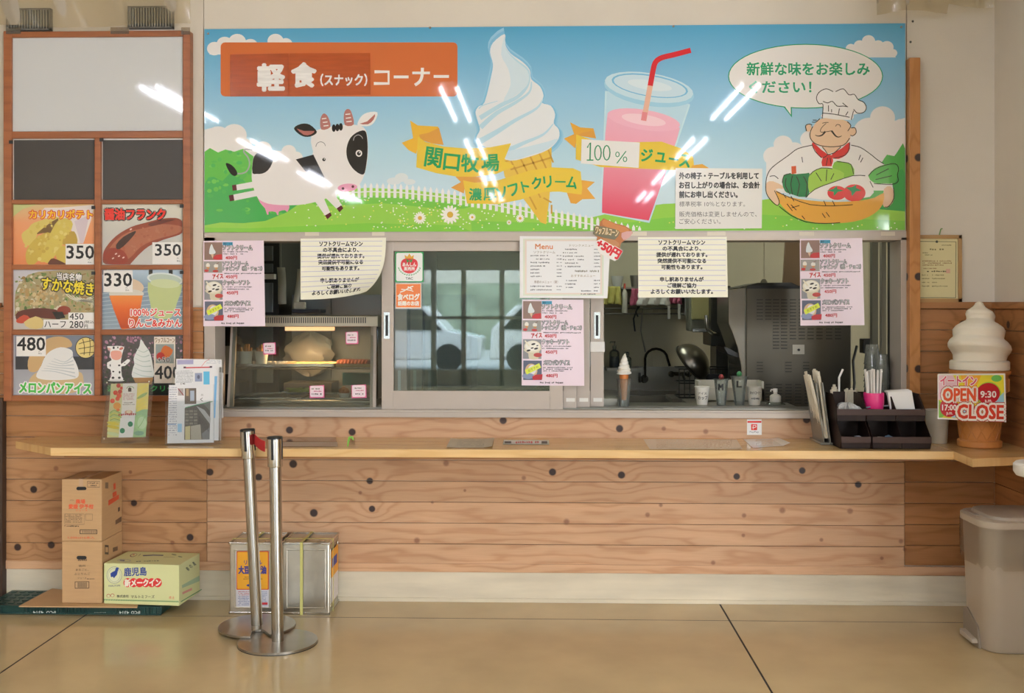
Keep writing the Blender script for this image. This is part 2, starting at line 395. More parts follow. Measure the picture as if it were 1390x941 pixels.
M_POLISH = mat('polished steel', '#C9C7C2', .16, 1, noise=.05, nscale=25)
M_DSTEEL = mat('kitchen steel', '#8E8C84', .32, .85, noise=.1, nscale=4)
M_TIN = mat('tin plate', '#C4C0B4', .28, 1, noise=.1, nscale=14, bump=.05, bscale=16)
M_BLACK = mat('black plastic', '#15171A', .4)
M_SIGN = mat('banner print', '#FFFFFF', .035, attr=True)
M_PRINT = mat('paper print', '#FFFFFF', .5, attr=True)
M_GLOSS = mat('laminated print', '#FFFFFF', .16, attr=True, coat=.2)
M_WHITEB = mat('white board', '#D3D5D6', .05)
M_CARD = mat('corrugated cardboard', '#C7A276', .75, noise=.05, nscale=8, stretch=(1, 1, 12))
M_WHITE = mat('white plastic', '#E6E4DE', .35)
M_BROWNP = mat('brown plastic', '#22140F', .55, noise=.1, nscale=10, spec=.25)
M_GLASS = glass('window glass', '#EEF2F0', 1.6, .015, haze=.03)
M_CLEAR = glass('clear plastic', '#FAFCFB', 1.4, .05, haze=.2)
M_ACRYL = glass('clear acrylic', '#FCFDFD', .7, .04, haze=.01)

# ------------------------------------------------------------------ the room
XR = X(1350); XE = 13.0; STUB = -1.65
XL = -5.2
fl = MB().box(XL, XE, -14.0, 0.3, -.15, -.0008).build('floor', mat('floor joint grout', '#2E2820', .8), kind='structure', origin=(0, 0, 0))
M_FLOOR = mat('polished concrete', '#CDB88C', .15, noise=.13, nscale=2.2, rnoise=.07, spec=.55, bump=.012, bscale=30)
jx = [XL] + [X(113, 0) - .002, W(977, 818, 0).x] + [XR]
g = .0045
jx = [XL, WZ(112, 838, 0).x, W(977, 818, 0).x, 3.98, 7.07, 10.2, XE]
jy = [0.02, -.28, -3.3, -6.4, -9.5, -14.0]
for i in range(6):
    for j in range(5):
        if i > 2 and j == 0: continue
        MB().box(jx[i] + g, jx[i + 1] - g, jy[j + 1] + g, jy[j] - g, -.05, 0).build('slab', M_FLOOR, fl)
MB().box(XL, XE, -14.0, 0.1, 3.35, 3.45).build('ceiling', M_CEIL, kind='structure')
# front wall: white upper part, planks below, hole for the serving window
OX0, OX1, OZ0, OZ1 = X(277), X(1231), Zm(566), Zm(316)
wf = MB()
ZC_L, ZC_R = W(130, 415, 0).z, W(1290, 419, 0).z
wf.box(XL, OX0 - .004, .014, .12, 0, 3.35).box(OX0 - .004, OX1 + .004, .014, .12, OZ1, 3.35).box(OX1 + .004, XR + .12, .014, .12, 0, 3.35).box(OX0 - .004, OX1 + .004, .014, .12, 0, OZ0)
wf = wf.build('wall_front', M_WALL, kind='structure', origin=(0, 0.06, 0))
MB().box(XL, OX0 - .003, 0, .014, ZC_L, 3.35).build('wall_board', M_WALL, wf)
MB().box(OX0, OX1 - .004, 0, .014, OZ1 + .001, 3.35).build('wall_board', M_WALL, wf)
MB().box(OX1, XR, 0, .014, ZC_R, 3.35).build('wall_board', M_WALL, wf)
def planks(x0, x1, rows, parent, px, m, y0=0, y1=.014):
    for a, b in zip(rows, rows[1:]):
        MB().box(x0, x1, y0, y1, W(px, b, 0).z + .0013, W(px, a, 0).z - .0013).build('plank', m, parent, bevel=.0015)
rl = [421 + 28.78 * i for i in range(13)]
XS = X(281)
planks(XL, OX0 - .003, [417] + [r for r in rl if r < 600], wf, 130, M_PLANK_DK)
planks(XL, XS - .001, [r for r in rl if r > 590], wf, 130, M_PLANK_MD)
planks(OX0, OX1, [566.5, 597], wf, 737, M_PLANK)
planks(XS + .001, X(1228) - .001, [597, 625.5, 654, 682.5, 711, 739.5, 768], wf, 737, M_PLANK)
rr = [419, 448, 477, 506, 535, 566, 597, 626, 655, 683.5, 712.5, 741, 768.5]
planks(OX1 + .003, XR, rr[:7], wf, 1290, M_PLANK_DK)
planks(X(1228) + .001, XR, rr[6:], wf, 1290, M_PLANK_DK)
MB().box(XL, XR - .02, -.006, .014, Zm(777.5), Zm(766)).build('trim_1', M_PLANK, kind='structure', bevel=.002)
MB().box(X(1236), XR - .02, -.02, .02, W(1290, 419, 0).z, W(1290, 410, 0).z).build('trim_2', M_PLANK_DK, kind='structure', bevel=.003)
MB().box(XL, X(3), -.02, .014, W(130, 417, 0).z, W(130, 411, 0).z).build('trim_3', M_PLANK_DK, kind='structure', bevel=.003)
kb = MB().box(XL, XR - .02, .002, .014, .0, Zm(777.5)).box(XL, XR - .02, -.006, .004, 0, .02)
kb.build('baseboard_front', M_KICK, kind='structure', bevel=.002)
# dark post at the left edge of the frame
MB().box(X(-22), X(3.2, -.04), -.04, .01, 0, W(0, 540, 0).z).build('trim_4', mat('dark post', '#3E2B22', .5), kind='structure')
# right wall
wr = MB().box(XR + .014, XR + .12, STUB, 0.014, 0, 3.35).build('wall_right', M_WALL, kind='structure', origin=(XR, -7, 0))
MB().box(XR, XR + .014, STUB, 0, ZC_R, 3.35).build('wall_board', M_WALL, wr)
MB().box(XR + .12, XE, STUB, STUB + .12, 0, 3.35).build('wall_return', M_WALL, kind='structure')
MB().box(XE, XE + .1, -14, STUB, 0, 3.35).build('wall_far_right', M_WALL, kind='structure')
for a, b in zip(rr, rr[1:]):
    MB().box(XR, XR + .014, STUB, 0, W(1290, b, 0).z + .0013, W(1290, a, 0).z - .0013).build('plank', M_PLANK_DK, wr, bevel=.0015)
MB().box(XR - .02, XR, STUB, -.001, W(1290, 419, 0).z, W(1290, 410, 0).z).build('trim_5', M_PLANK_DK, kind='structure', bevel=.003)
MB().box(XR - .006, XR, STUB, 0, 0, Zm(768)).build('baseboard_right', M_KICK, kind='structure')
MB().box(XL - .1, XL, -14, .1, 0, 3.35).build('wall_left', M_WALL, kind='structure')
# back wall far behind the camera, with a row of tall windows
wb = MB(); wx = [XL, -5.0, -4.2, -3.5, -2.75, -2.0, -1.45, -.75, 0.0, .75, 1.4, 2.1, XR]
wb.box(XL, XR, -14.12, -14, 2.12, 3.35).box(XR, 6.0, -14.12, -14, 0, 3.35).box(6.0, XE, -14.12, -14, 3.1, 3.35).box(6.0, XE, -14.12, -14, 0, .4).box(12.2, XE, -14.12, -14, .4, 3.1).box(XL, XR, -14.08, -14.02, 1.22, 1.28).box(XL, XR, -14.08, -14.02, 0, .3)
for x in wx: wb.box(x - .045, x + .045, -14.08, -14.02, 0, 2.12)
wb.build('wall_back', mat('back wall', '#8C8A84', .7), kind='structure')
# outdoors as seen in reflections
MB().box(-16, 16, -40, -14.15, -.1, -.02).build('ground', mat('car park asphalt', '#A9A9A6', .9), kind='structure')
MB().box(-16, 16, -31, -30, -.02, 2.2).build('wall_far', mat('far wall', '#929C88', .9, noise=.4, nscale=1.2), kind='structure')
MB().box(-16, 16, -45, -44, -.02, 5.0).build('wall_far', mat('far house', '#B9B4AA', .9), kind='structure')
for xc_, cc_ in ((-3.2, '#D8DADC'), (.6, '#E6E6E4'), (-7.5, '#6E2A2A')):
    t = thing('parked_car', (xc_, -19, 0), '%s parked car outside, seen only in reflections' % {'#D8DADC': 'silver', '#E6E6E4': 'white', '#6E2A2A': 'dark red'}[cc_], 'car')
    MB().prism([(xc_ - 1.8, .25), (xc_ + 1.8, .25), (xc_ + 1.85, .75), (xc_ + 1.1, .9), (xc_ + .6, 1.45), (xc_ - 1.2, 1.48), (xc_ - 1.75, .95)], -20, -18.3, axis='y').build('body', mat('car paint' + cc_, cc_, .25, coat=.6), t, bevel=.05)
    MB().prism([(xc_ + .95, .92), (xc_ + .52, 1.38), (xc_ - 1.1, 1.4), (xc_ - 1.5, .95)], -18.29, -18.27, axis='y').build('side_window', M_BLACK, t)
    for s_ in (-1.1, 1.1): MB().lathe([(.31, 0), (.31, .2)], (xc_ + s_, -18.4, .31), 20, axis='y').build('wheel', M_BLACK, t)

# ceiling lamps: three rows of twin fluorescent tubes
M_TUBE = mat('fluorescent tube', '#FFFFFF', .5, emit='#EBF0FF', es=TUBE_STRENGTH)
M_BODY = mat('lamp body', '#E8E6E0', .5)
def tube_lamp(x, y, z, ln, lab, m, grp=None):
    t = thing('ceiling_lamp', (x, y, z), lab, 'lamp', grp)
    MB().box(x - .11, x + .11, y - ln / 2, y + ln / 2, z - .03, z).build('lamp_body', M_BODY, t, bevel=.005)
    for s in (-1, 1):
        MB().lathe([(.012, -ln / 2 + .02), (.012, ln / 2 - .02)], (x + s * .068, y, z - .06), 8, axis='y').build('tube', m, t)
        for e in (-1, 1): MB().box(x + s * .068 - .012, x + s * .068 + .012, y + e * (ln / 2 - .015) - .01, y + e * (ln / 2 - .015) + .01, z - .08, z - .03).build('lamp_socket', M_WHITE, t)
for ri, x in enumerate((-3.25, -.78, 1.7)):
    for yi, y in enumerate((-4.2, -7.0, -9.8, -12.4)):
        tube_lamp(x, y, 3.35, 1.7, 'twin-tube ceiling lamp in the %s row, %s' % (('left', 'middle', 'right')[ri], ('nearest the counter', 'second from the counter', 'third from the counter', 'furthest from the counter')[yi]), M_TUBE, 'ceiling lamps of the hall')

# ------------------------------------------------------------------ counter
YF = -.444; ZT = W(700, 594.2, 0).z; TH = .037
# left end tapers, right end turns along the wall
P1 = WZ(21, 599, ZT); P2 = WZ(69, 608, ZT); P3 = WZ(1289, 611, ZT); P4 = WZ(1320, 623, ZT); P5 = (XR, P4.y + .1)
out_l = [(P1.x + .02, -.001), (P1.x, P1.y), (P2.x, YF), (P3.x, YF)]
ctr = thing('counter', (0, -.22, ZT - TH), 'long pale wooden counter shelf with a tapered left end under the serving window', 'counter')
pts = [(P1.x + .02, -.001), (P1.x, P1.y), (P2.x, YF), (P3.x, YF), (P3.x, -.001)]
MB().prism(pts, ZT - TH, ZT).build('worktop', M_COUNTER, ctr, bevel=.003)
MB().box(P2.x, P3.x, YF - .0015, YF, ZT - TH, ZT - .001).build('edge_band', M_EDGE, ctr)
MB().box(P2.x + .05, P3.x, YF + .03, YF + .06, ZT - TH - .012, ZT - TH).build('underside_rail', M_PLANK_DK, ctr)
pts = [(P3.x + .001, -.001), (P3.x + .001, YF), (P4.x, P4.y), P5, (XR - .001, -.001)]
MB().prism(pts, ZT - TH, ZT).build('corner_top', M_COUNTER, ctr, bevel=.003)

# ------------------------------------------------------------------ the big banner
YB = -.016
bn = thing('banner_sign', W(753, 314, 0), 'wide glossy illustrated sign above the serving window with cow, ice cream, juice and chef', 'sign')
MB().box(X(277, YB), X(1229.5, YB), YB + .0006, -.0005, Zm(314.5, YB, 753), Zm(35.5, YB, 753)).build('panel', mat('sign edge', '#B9B4AA', .4, .3), bn)
A = Art(flat(YB), eps=1.3e-5); A.clamp = (277.5, lambda u: 39.6 - 8.0 * (u - 277) / 952, 1228.8, lambda u: 315.5 - 3.2 * (u - 277) / 952)
X0, X1_, Y0, Y1 = 277.6, 1228.6, 36.0, 314.0
sky = [(0, '#57A6CE'), (.12, '#70B4DA'), (.35, '#96C8E6'), (.6, '#B4D9EA'), (.85, '#CFE6F0'), (1, '#D5E9F0')]
def skyrow(t): return ramp(sky, t)
def top(x): return 39.6 - 8.0 * (x - 277) / 952
def bot(x): return 315.5 - 3.2 * (x - 277) / 952
N = 16
for i in range(N):
    a, b = i / N, (i + 1) / N; ca, cb = skyrow(a), skyrow(b)
    q = [(277.5, top(277.5) + a * (bot(277.5) - top(277.5))), (1228.8, top(1228.8) + a * (bot(1228.8) - top(1228.8))), (1228.8, top(1228.8) + b * (bot(1228.8) - top(1228.8))), (277.5, top(277.5) + b * (bot(277.5) - top(277.5)))]
    A.mb.add([A.P(*p) for p in q], [(0, 1, 2, 3)], [ca, ca, cb, cb])
A.nx()
CW, CS = '#ECE9E6', '#DDE6EA'
def cloud(circs, base, c=CW):
    for x, y, r in circs: A.ell(x, y, r, r * .92, c); A.k -= .8
    A.poly([(circs[0][0] - circs[0][2] * .7, base)] + [(c_[0], min(base, c_[1])) for c_ in circs] + [(circs[-1][0] + circs[-1][2] * .7, base)], c); A.nx()
cloud([(291, 66, 10), (305, 60, 11), (322, 57, 12), (340, 62, 10), (374, 56, 11), (388, 60, 9)], 74)
cloud([(1155, 66, 7), (1167, 62, 8), (1179, 56, 9), (1192, 62, 8), (1204, 64, 9), (1212, 72, 6)], 78)
cloud([(1050, 212, 14), (1063, 196, 13), (1078, 206, 14), (1100, 190, 14), (1130, 175, 17), (1150, 205, 30), (1180, 180, 22), (1198, 160, 17), (1215, 190, 22), (1222, 168, 7), (1220, 225, 8)], 262)
A.poly([(1040, 214), (1228.5, 160), (1228.5, 262), (1040, 262)], CW)
cloud([(285, 195, 9), (296, 188, 18), (318, 184, 17), (330, 198, 12), (357, 203, 12), (392, 206, 10), (402, 214, 9)], 228)
A.poly([(277.6, 176), (290, 173), (330, 190), (340, 216), (277.6, 216)], CW)
A.ell(545, 241, 9, 6, CS).ell(535, 246, 10, 5, CS).ell(556, 247, 8, 4, CS)
# right bush, left bush
A.poly([(1165, 262), (1170, 244), (1180, 240), (1186, 226), (1196, 222), (1204, 210), (1214, 212), (1222, 200), (1228.5, 202), (1228.5, 296), (1160, 290)], '#58B153', 2)
A.poly([(1190, 290), (1200, 262), (1212, 250), (1220, 232), (1228.5, 236), (1228.5, 296)], '#47A556', 2)
bush = [(277.7, 206), (285, 201), (296, 207), (306, 203), (318, 206), (330, 202), (338, 208), (352, 218), (368, 236), (385, 250), (400, 262), (412, 272), (420, 285), (400, 306), (277.7, 312)]
A.poly(bush, '#66BE55')
A.poly([(277.7, 250), (290, 240), (302, 246), (316, 232), (330, 244), (345, 262), (360, 270), (380, 262), (400, 270), (414, 276), (410, 290), (380, 302), (277.7, 310)], '#4FAE5C', 2)
for _ in range(70):
    x, y = R.uniform(281, 400), R.uniform(206, 296)
    if inpoly(bush)(x, y): A.ell(x, y, R.uniform(2, 5), R.uniform(1.5, 3.5), R.choice(['#6CC35A', '#5DB957', '#55B45C', '#74C85E']), n=7); A.k -= .8
A.nx()
# meadow
mead = [(277.7, 306), (300, 302), (330, 303), (360, 300), (390, 288), (410, 274), (425, 266), (445, 258), (500, 255), (560, 258), (640, 268), (720, 283), (800, 296), (850, 284), (900, 277), (960, 274), (1030, 272), (1060, 268), (1120, 275), (1180, 283), (1228.6, 287), (1228.6, 312.5), (753, 314.3), (277.7, 315.6)]
A.poly(mead, '#9AD158')
A.poly([(420, 275), (460, 266), (560, 268), (640, 280), (600, 284), (520, 276), (450, 280)], '#7CC653', 2)
A.poly([(640, 300), (760, 303), (840, 304), (900, 296), (1000, 290), (1228.6, 300), (1228.6, 312.3), (753, 314.2), (640, 314.5)], '#86CB55')
A.poly([(277.7, 309), (340, 310), (500, 303), (620, 306), (640, 314.5), (277.7, 315.4)], '#86CB4E')
ft = [(440, 252), (500, 248), (542, 249), (607, 256), (665, 265), (751, 283), (799, 292), (875, 308)]
def fy(x):
    for (a, b), (c, d) in zip(ft, ft[1:]):
        if x <= c: return b + (d - b) * (x - a) / (c - a)
    return ft[-1][1]
A.line([(x, fy(x) + 12) for x in range(440, 872, 8)], 1.6, '#E9ECE9')
x = 447
while x < 870:
    y = fy(x); b = min(y + 20, bot(x) - .5)
    if b - y > 5: A.poly([(x - 2, b), (x - 2, y + 4), (x, y), (x + 2, y + 4), (x + 2, b)], '#F0EFEE'); A.k -= 1
    x += 8.1
A.nx()
for _ in range(230):
    x = R.uniform(400, 1226) if R.random() < .4 else R.gauss(560, 60); lo = fy(x) + 20 if x < 860 else 296
    if x < 400 or x > 1226: continue
    y = R.uniform(min(lo, 309), 311); A.ell(x, y, 1.1, .9, R.choice(['#F5F5E6', '#F5F5E6', '#E8E070']), n=6); A.k -= 1
A.nx()
for x, y, r in ((570, 296, 8.5), (611, 291.5, 13), (641, 295, 5), (706, 296.5, 6), (691, 302, 3.5)):
    for i in range(14): a = i * math.pi / 7; A.ell(x + r * .6 * math.cos(a), y + r * .6 * math.sin(a), r * .42, r * .15, '#F6F3EC', math.degrees(a), n=8); A.k -= .95
    A.nx(); A.ell(x, y, r * .33, r * .33, '#D9B04C', n=12)
# orange heading
A.rrect(299.5, 57.5, 621, 131, 6, '#D0703F')
A.t(3.138, 270, 20)
WT = '#F1EEEA'
A.line([(748, 243), (808, 243), (808, 293), (745, 293)], 13, WT).line([(830, 265), (893, 265)], 12, WT).line([(909, 248), (984, 248)], 11, WT).line([(952, 226), (950, 262), (940, 285), (920, 300)], 13, WT, 3).line([(1000, 263), (1065, 263)], 12, WT)
# cow
A.t(5.229, 290, 130)
CWH, BK = '#ECE8E6', '#1B1B1E'
A.line([(275, 385), (225, 380), (215, 400), (245, 440), (255, 490), (235, 535), (200, 552), (165, 552)], 10, '#A9A9A9', 4)
A.poly([(88, 478), (125, 490), (158, 525), (168, 556), (148, 570), (120, 552), (95, 510)], BK, 3)
for p in ([(160, 632), (290, 608), (290, 652), (165, 672)], [(140, 702), (290, 672), (310, 712), (146, 745)], [(712, 740), (770, 700), (828, 830), (790, 850)], [(770, 700), (830, 660), (912, 778), (872, 802)]): A.poly(p, CWH)
for p in ([(130, 635), (160, 630), (165, 670), (135, 675)], [(107, 708), (140, 702), (147, 744), (115, 750)], [(790, 850), (828, 828), (838, 850), (808, 877)], [(873, 800), (905, 778), (921, 798), (893, 828)]): A.poly(p, '#5E2A30')
A.poly([(315, 705), (330, 760), (365, 800), (378, 842), (390, 842), (392, 822), (440, 825), (450, 846), (460, 846), (464, 822), (505, 812), (518, 824), (530, 815), (532, 765), (420, 750)], '#EBA3C0', 2)
A.poly([(273, 610), (272, 520), (285, 430), (330, 398), (420, 420), (470, 440), (580, 452), (700, 425), (690, 330), (700, 270), (745, 240), (900, 208), (1040, 212), (1085, 260), (1095, 350), (1092, 450), (1070, 560), (1035, 630), (990, 670), (900, 690), (820, 720), (740, 750), (600, 776), (420, 772), (335, 745), (300, 700)], CWH, 3)
A.poly([(275, 550), (276, 480), (288, 430), (330, 398), (422, 420), (415, 480), (385, 530), (345, 553), (305, 555)], BK, 2)
A.poly([(583, 452), (708, 418), (788, 582), (720, 572), (650, 535)], BK)
A.poly([(1073, 248), (1090, 300), (1093, 400), (1082, 500), (1065, 558), (1020, 545), (975, 500), (947, 440), (944, 370), (970, 300), (1020, 258)], BK, 3)
A.poly([(570, 230), (620, 200), (680, 204), (733, 255), (700, 285), (650, 292), (605, 272)], BK, 3).poly([(590, 233), (640, 250), (715, 250), (690, 275), (640, 278)], '#B06C66', 2)
A.poly([(1020, 200), (1045, 150), (1090, 120), (1162, 118), (1145, 180), (1105, 214), (1040, 214)], '#EFECEA', 3).poly([(1036, 198), (1090, 182), (1145, 130), (1135, 170), (1095, 203)], '#B06C66', 2)
A.poly([(765, 240), (757, 170), (780, 126), (812, 150), (828, 222)], '#B57871', 3).poly([(932, 208), (925, 130), (945, 95), (975, 110), (995, 203)], '#B57871', 3)
for q in ([(768, 164), (800, 160)], [(775, 190), (808, 186)], [(780, 215), (815, 211)], [(935, 133), (970, 129)], [(938, 160), (975, 155)], [(942, 185), (980, 181)]): A.line(q, 7, WT)
for x, y in ((853, 230), (878, 226), (903, 221)): A.ell(x, y, 14, 27, BK, n=14)
A.lines([[(725, 362), (735, 338), (760, 327), (785, 338), (793, 357)]], 4, '#77777A', 4).lines([[(992, 318), (1000, 292), (1025, 278), (1048, 288), (1058, 305)]], 4, '#B9B9BC', 4)
A.ell(783, 453, 12, 12, BK, n=14).ell(786, 450, 4, 4, WT, n=8).ell(1031, 409, 23, 24, '#EDEBE9', n=18).ell(1031, 409, 14, 15, BK, n=14).ell(1035, 404, 4, 4, WT, n=8)
A.ell(950, 652, 70, 28, '#EBA3C0', -4).ell(918, 659, 10, 10, '#5E2A30', n=12).ell(988, 645, 10, 10, '#5E2A30', n=12)
# soft ice cream with cone
A.t(3.138, 540, 20)
out_ = [(455, 82), (457, 125), (480, 165), (530, 200), (562, 235), (569, 275), (605, 305), (621, 345), (613, 375), (652, 388), (670, 425), (664, 462), (686, 490), (684, 530), (640, 575), (560, 605), (480, 622), (430, 600), (385, 570), (345, 548), (335, 522), (350, 490), (341, 455), (331, 415), (345, 390), (370, 372), (398, 260), (405, 210), (393, 160), (405, 120)]
cxy = (500, 390)
for sc2, c in ((1.09, '#98CCE8'), (1.05, '#84C0E2')): A.poly([(cxy[0] + (x - cxy[0]) * sc2, cxy[1] + (y - cxy[1]) * sc2) for x, y in out_], c, 2)
A.poly([(440, 610), (655, 565), (655, 650), (645, 790), (632, 893), (608, 885), (555, 810), (500, 740), (455, 690)], '#E5C052')
for k in range(7):
    A.line([(445 + k * 35, 630 + k * 30), (655, 560 + k * 48)], 7, '#CFA045'); A.k -= 1
for k in range(5):
    A.line([(470 + k * 42, 600 - k * 8), (590 + k * 18, 830 - k * 50)], 7, '#CFA045'); A.k -= 1
A.nx()
A.poly(out_, '#E7EBEE', 3)
SH = '#BBDDEC'
for l, wd in (([(455, 100), (462, 150), (505, 195), (555, 240), (552, 300), (510, 350), (440, 385), (350, 440)], (3, 20)), ([(569, 285), (560, 330), (500, 375), (420, 420), (352, 480)], (4, 22)), ([(618, 360), (590, 400), (500, 450), (420, 500), (350, 540)], (4, 26)), ([(662, 465), (620, 510), (540, 545), (470, 575), (400, 590)], (4, 26)), ([(345, 400), (365, 385), (425, 368)], (6, 2))):
    A.line(l, wd, SH, 4)
A.poly([(455, 90), (462, 150), (500, 195), (552, 238), (556, 290), (520, 330), (450, 370), (480, 300), (470, 230), (440, 170)], '#D5E7F0', 3)
A.poly([(480, 620), (560, 600), (640, 572), (684, 528), (640, 540), (560, 560), (470, 580), (400, 585)], '#CFE4EF', 2)
# ribbons
A.t(4.793, 540, 150)
GO, GD, GR = '#E8C848', '#DDA04A', '#1E9A5E'
A.poly([(80, 65), (130, 97), (262, 105), (298, 225), (220, 215), (140, 180), (120, 283), (70, 258), (25, 210), (100, 180)], '#E9B840')
A.poly([(138, 158), (200, 145), (268, 112), (298, 225), (200, 208), (150, 190)], GD)
A.poly([(130, 170), (180, 205), (300, 235), (450, 248), (600, 240), (737, 213), (690, 328), (762, 362), (640, 413), (500, 432), (380, 430), (250, 408), (120, 370)], GO)
A.poly([(375, 430), (550, 432), (555, 470), (440, 470), (430, 540), (345, 502), (410, 466)], GD)
A.poly([(1190, 452), (1282, 465), (1232, 508), (1286, 575), (1200, 578), (1160, 608), (1125, 603), (1100, 535)], '#E5A94A')
A.poly([(425, 455), (500, 470), (650, 455), (850, 393), (1000, 370), (1140, 376), (1190, 398), (1200, 510), (1195, 548), (1050, 528), (950, 530), (800, 580), (650, 610), (450, 605)], GO)
for ch, bx_, rt in (('関', (180, 243, 285, 368), 8), ('口', (300, 285, 400, 388), 6), ('牧', (415, 285, 525, 400), 2), ('場', (545, 285, 657, 395), -3)): A.text(ch, bx_, GR, .035, rt)
for ch, bx_, rt in (('濃', (465, 507, 545, 585), 0), ('厚', (558, 505, 638, 583), -3), ('ソ', (645, 500, 708, 575), -12), ('フ', (722, 480, 785, 552), -16), ('ト', (808, 460, 852, 530), -14), ('ク', (872, 435, 936, 508), -10), ('リ', (950, 428, 1000, 500), -6)): A.text(ch, bx_, GR, .035, rt)
A.line([(1022, 463), (1092, 465)], 10, GR).text('ム', (1100, 432, 1166, 506), GR, .035, 8)
# juice cup
A.t(3.62, 760, 50)
A.poly([(222, 265), (640, 330), (520, 690), (440, 915), (200, 868), (212, 560)], '#BFDFEE')
A.strip([(372, 235, 590, '#F0B5C9', 75), (500, 220, 560, '#EFA9BC', 60), (640, 216, 520, '#E98FA3', 45), (760, 208, 480, '#E5748A', 35), (868, 207, 438, '#E2586F', 35)])
A.ell(412, 408, 181, 50, '#F3B9CB', 9).ell(412, 408, 110, 26, '#F8D3DC', 9)
A.line([(226, 270), (216, 560), (200, 866), (438, 908), (530, 650), (636, 335)], 8, '#CBE8F2')
A.ell(438, 262, 224, 78, '#A4D4EA', 9).ell(438, 248, 220, 70, '#C9E4F0', 9).ell(442, 240, 190, 54, '#7FC0E2', 9).ell(442, 241, 180, 48, '#CDE4F0', 9).ell(442, 238, 110, 24, '#DDECF3', 9)
A.line([(445, 235), (412, 412)], 26, '#E9B9A3').line([(418, 370), (411, 412)], 26, '#E58D92')
A.line([(643, 66), (560, 88), (500, 103), (470, 125), (458, 165), (444, 240)], 26, '#D9303A', 4)
A.poly([(50, 420), (100, 445), (165, 450), (178, 500), (85, 485), (75, 548), (20, 500), (70, 478)], '#E3A944').poly([(85, 485), (178, 500), (165, 460), (110, 470)], GD)
A.poly([(80, 480), (200, 520), (390, 517), (500, 515), (600, 550), (655, 590), (660, 645), (560, 655), (400, 648), (200, 640), (78, 602)], GO)
A.poly([(650, 632), (700, 625), (740, 650), (700, 668), (640, 655)], '#E3A944')
A.text('ジ', (400, 552, 455, 612), GR, .035, 4).text('ュ', (472, 570, 520, 615), GR, .03, 6).line([(535, 598), (582, 604)], 10, GR).text('ス', (590, 580, 640, 640), GR, .035, 8)
# speech bubble
A.t(3.138, 880, 20)
BG = '#2A9E6E'
A.ell(670, 262, 330, 138, BG, n=48)
A.poly([(557, 368), (612, 438), (611, 365)], BG).ell(670, 262, 326, 134, '#EDEAE6', n=48).poly([(564, 366), (607, 426), (606, 360)], '#EDEAE6')
A.text('新鮮な味をお楽しみ', (420, 203, 942, 258), BG, .03).text('ください！', (430, 283, 694, 333), BG, .03)
# chef with a basket of vegetables
A.t(4.705, 1030, 110)
INK, SKIN, JK = '#2B2422', '#E9C7A6', '#EFECE8'
A.poly([(340, 408), (250, 430), (180, 480), (90, 550), (50, 620), (45, 660), (140, 700), (860, 700), (850, 640), (800, 530), (700, 452), (640, 420), (590, 408), (480, 470)], JK)
A.poly([(50, 650), (90, 640), (155, 672), (150, 690), (110, 690), (128, 760), (125, 795), (100, 780), (60, 735), (45, 700)], SKIN, 2).poly([(800, 690), (840, 672), (862, 710), (862, 760), (840, 795), (810, 810), (790, 780)], SKIN, 2)
A.ell(318, 299, 19, 25, SKIN, n=16).ell(603, 324, 20, 27, SKIN, n=16)
A.poly([(400, 240), (350, 285), (328, 330), (332, 370), (370, 405), (430, 425), (500, 425), (555, 405), (582, 370), (590, 310), (575, 262), (500, 242)], SKIN, 3)
A.poly([(405, 420), (435, 465), (480, 455), (525, 420)], SKIN)
A.poly([(410, 205), (405, 235), (590, 250), (605, 215), (660, 205), (686, 175), (670, 140), (630, 115), (610, 85), (575, 88), (540, 52), (490, 65), (430, 50), (385, 75), (368, 115), (395, 150), (410, 150)], '#F3F0EC', 2)
A.poly([(340, 402), (350, 395), (400, 440), (438, 470), (400, 492), (365, 450)], '#D6393A', 2).poly([(575, 392), (582, 430), (560, 470), (510, 498), (470, 490), (470, 465), (530, 430)], '#D6393A', 2).poly([(410, 480), (440, 468), (470, 475), (475, 510), (465, 545), (405, 545), (400, 520)], '#D6393A')
A.poly([(700, 608), (740, 560), (800, 535), (860, 528), (900, 560), (885, 600), (870, 650), (800, 655), (735, 650)], '#5FB85A', 2)
A.poly([(150, 650), (160, 600), (200, 592), (240, 595), (300, 590), (330, 600), (315, 740), (200, 720), (165, 700)], '#237A4B', 2)
A.poly([(470, 545), (500, 510), (545, 520), (590, 530), (610, 600), (500, 620)], '#8CC34A', 2).poly([(320, 700), (315, 650), (330, 590), (400, 555), (480, 560), (545, 590), (520, 640), (440, 660), (340, 710)], '#A4D055', 2)
A.poly([(210, 595), (208, 545), (238, 542), (240, 590)], '#D7603E')
A.poly([(310, 745), (360, 695), (460, 650), (560, 615), (650, 598), (700, 615), (730, 680), (710, 740), (500, 762)], '#F2EFE9', 2)
A.ell(500, 715, 62, 45, '#D8363A').ell(610, 715, 72, 55, '#D8363A')
A.poly([(435, 700), (475, 690), (500, 670), (500, 690), (545, 700), (505, 708), (480, 735), (478, 708)], '#1E8A56').poly([(555, 680), (595, 678), (625, 662), (620, 682), (655, 700), (620, 705), (595, 735), (590, 705)], '#1E8A56')
A.poly([(110, 700), (160, 728), (250, 752), (380, 768), (500, 772), (640, 765), (740, 745), (800, 715), (790, 790), (740, 845), (660, 885), (560, 905), (450, 908), (350, 903), (250, 875), (180, 830), (130, 775)], '#E8AE52', 2)
A.lines([[(340, 410), (250, 432), (190, 475), (90, 548), (55, 600), (45, 660), (50, 720), (85, 770), (120, 795), (130, 765), (100, 700)], [(590, 410), (650, 425), (710, 465), (760, 505), (800, 530)], [(860, 680), (862, 750), (830, 800), (805, 805)], [(700, 605), (740, 565), (800, 540), (870, 528), (893, 560), (885, 600), (890, 640), (850, 660), (735, 655)]], 5, INK, 3)
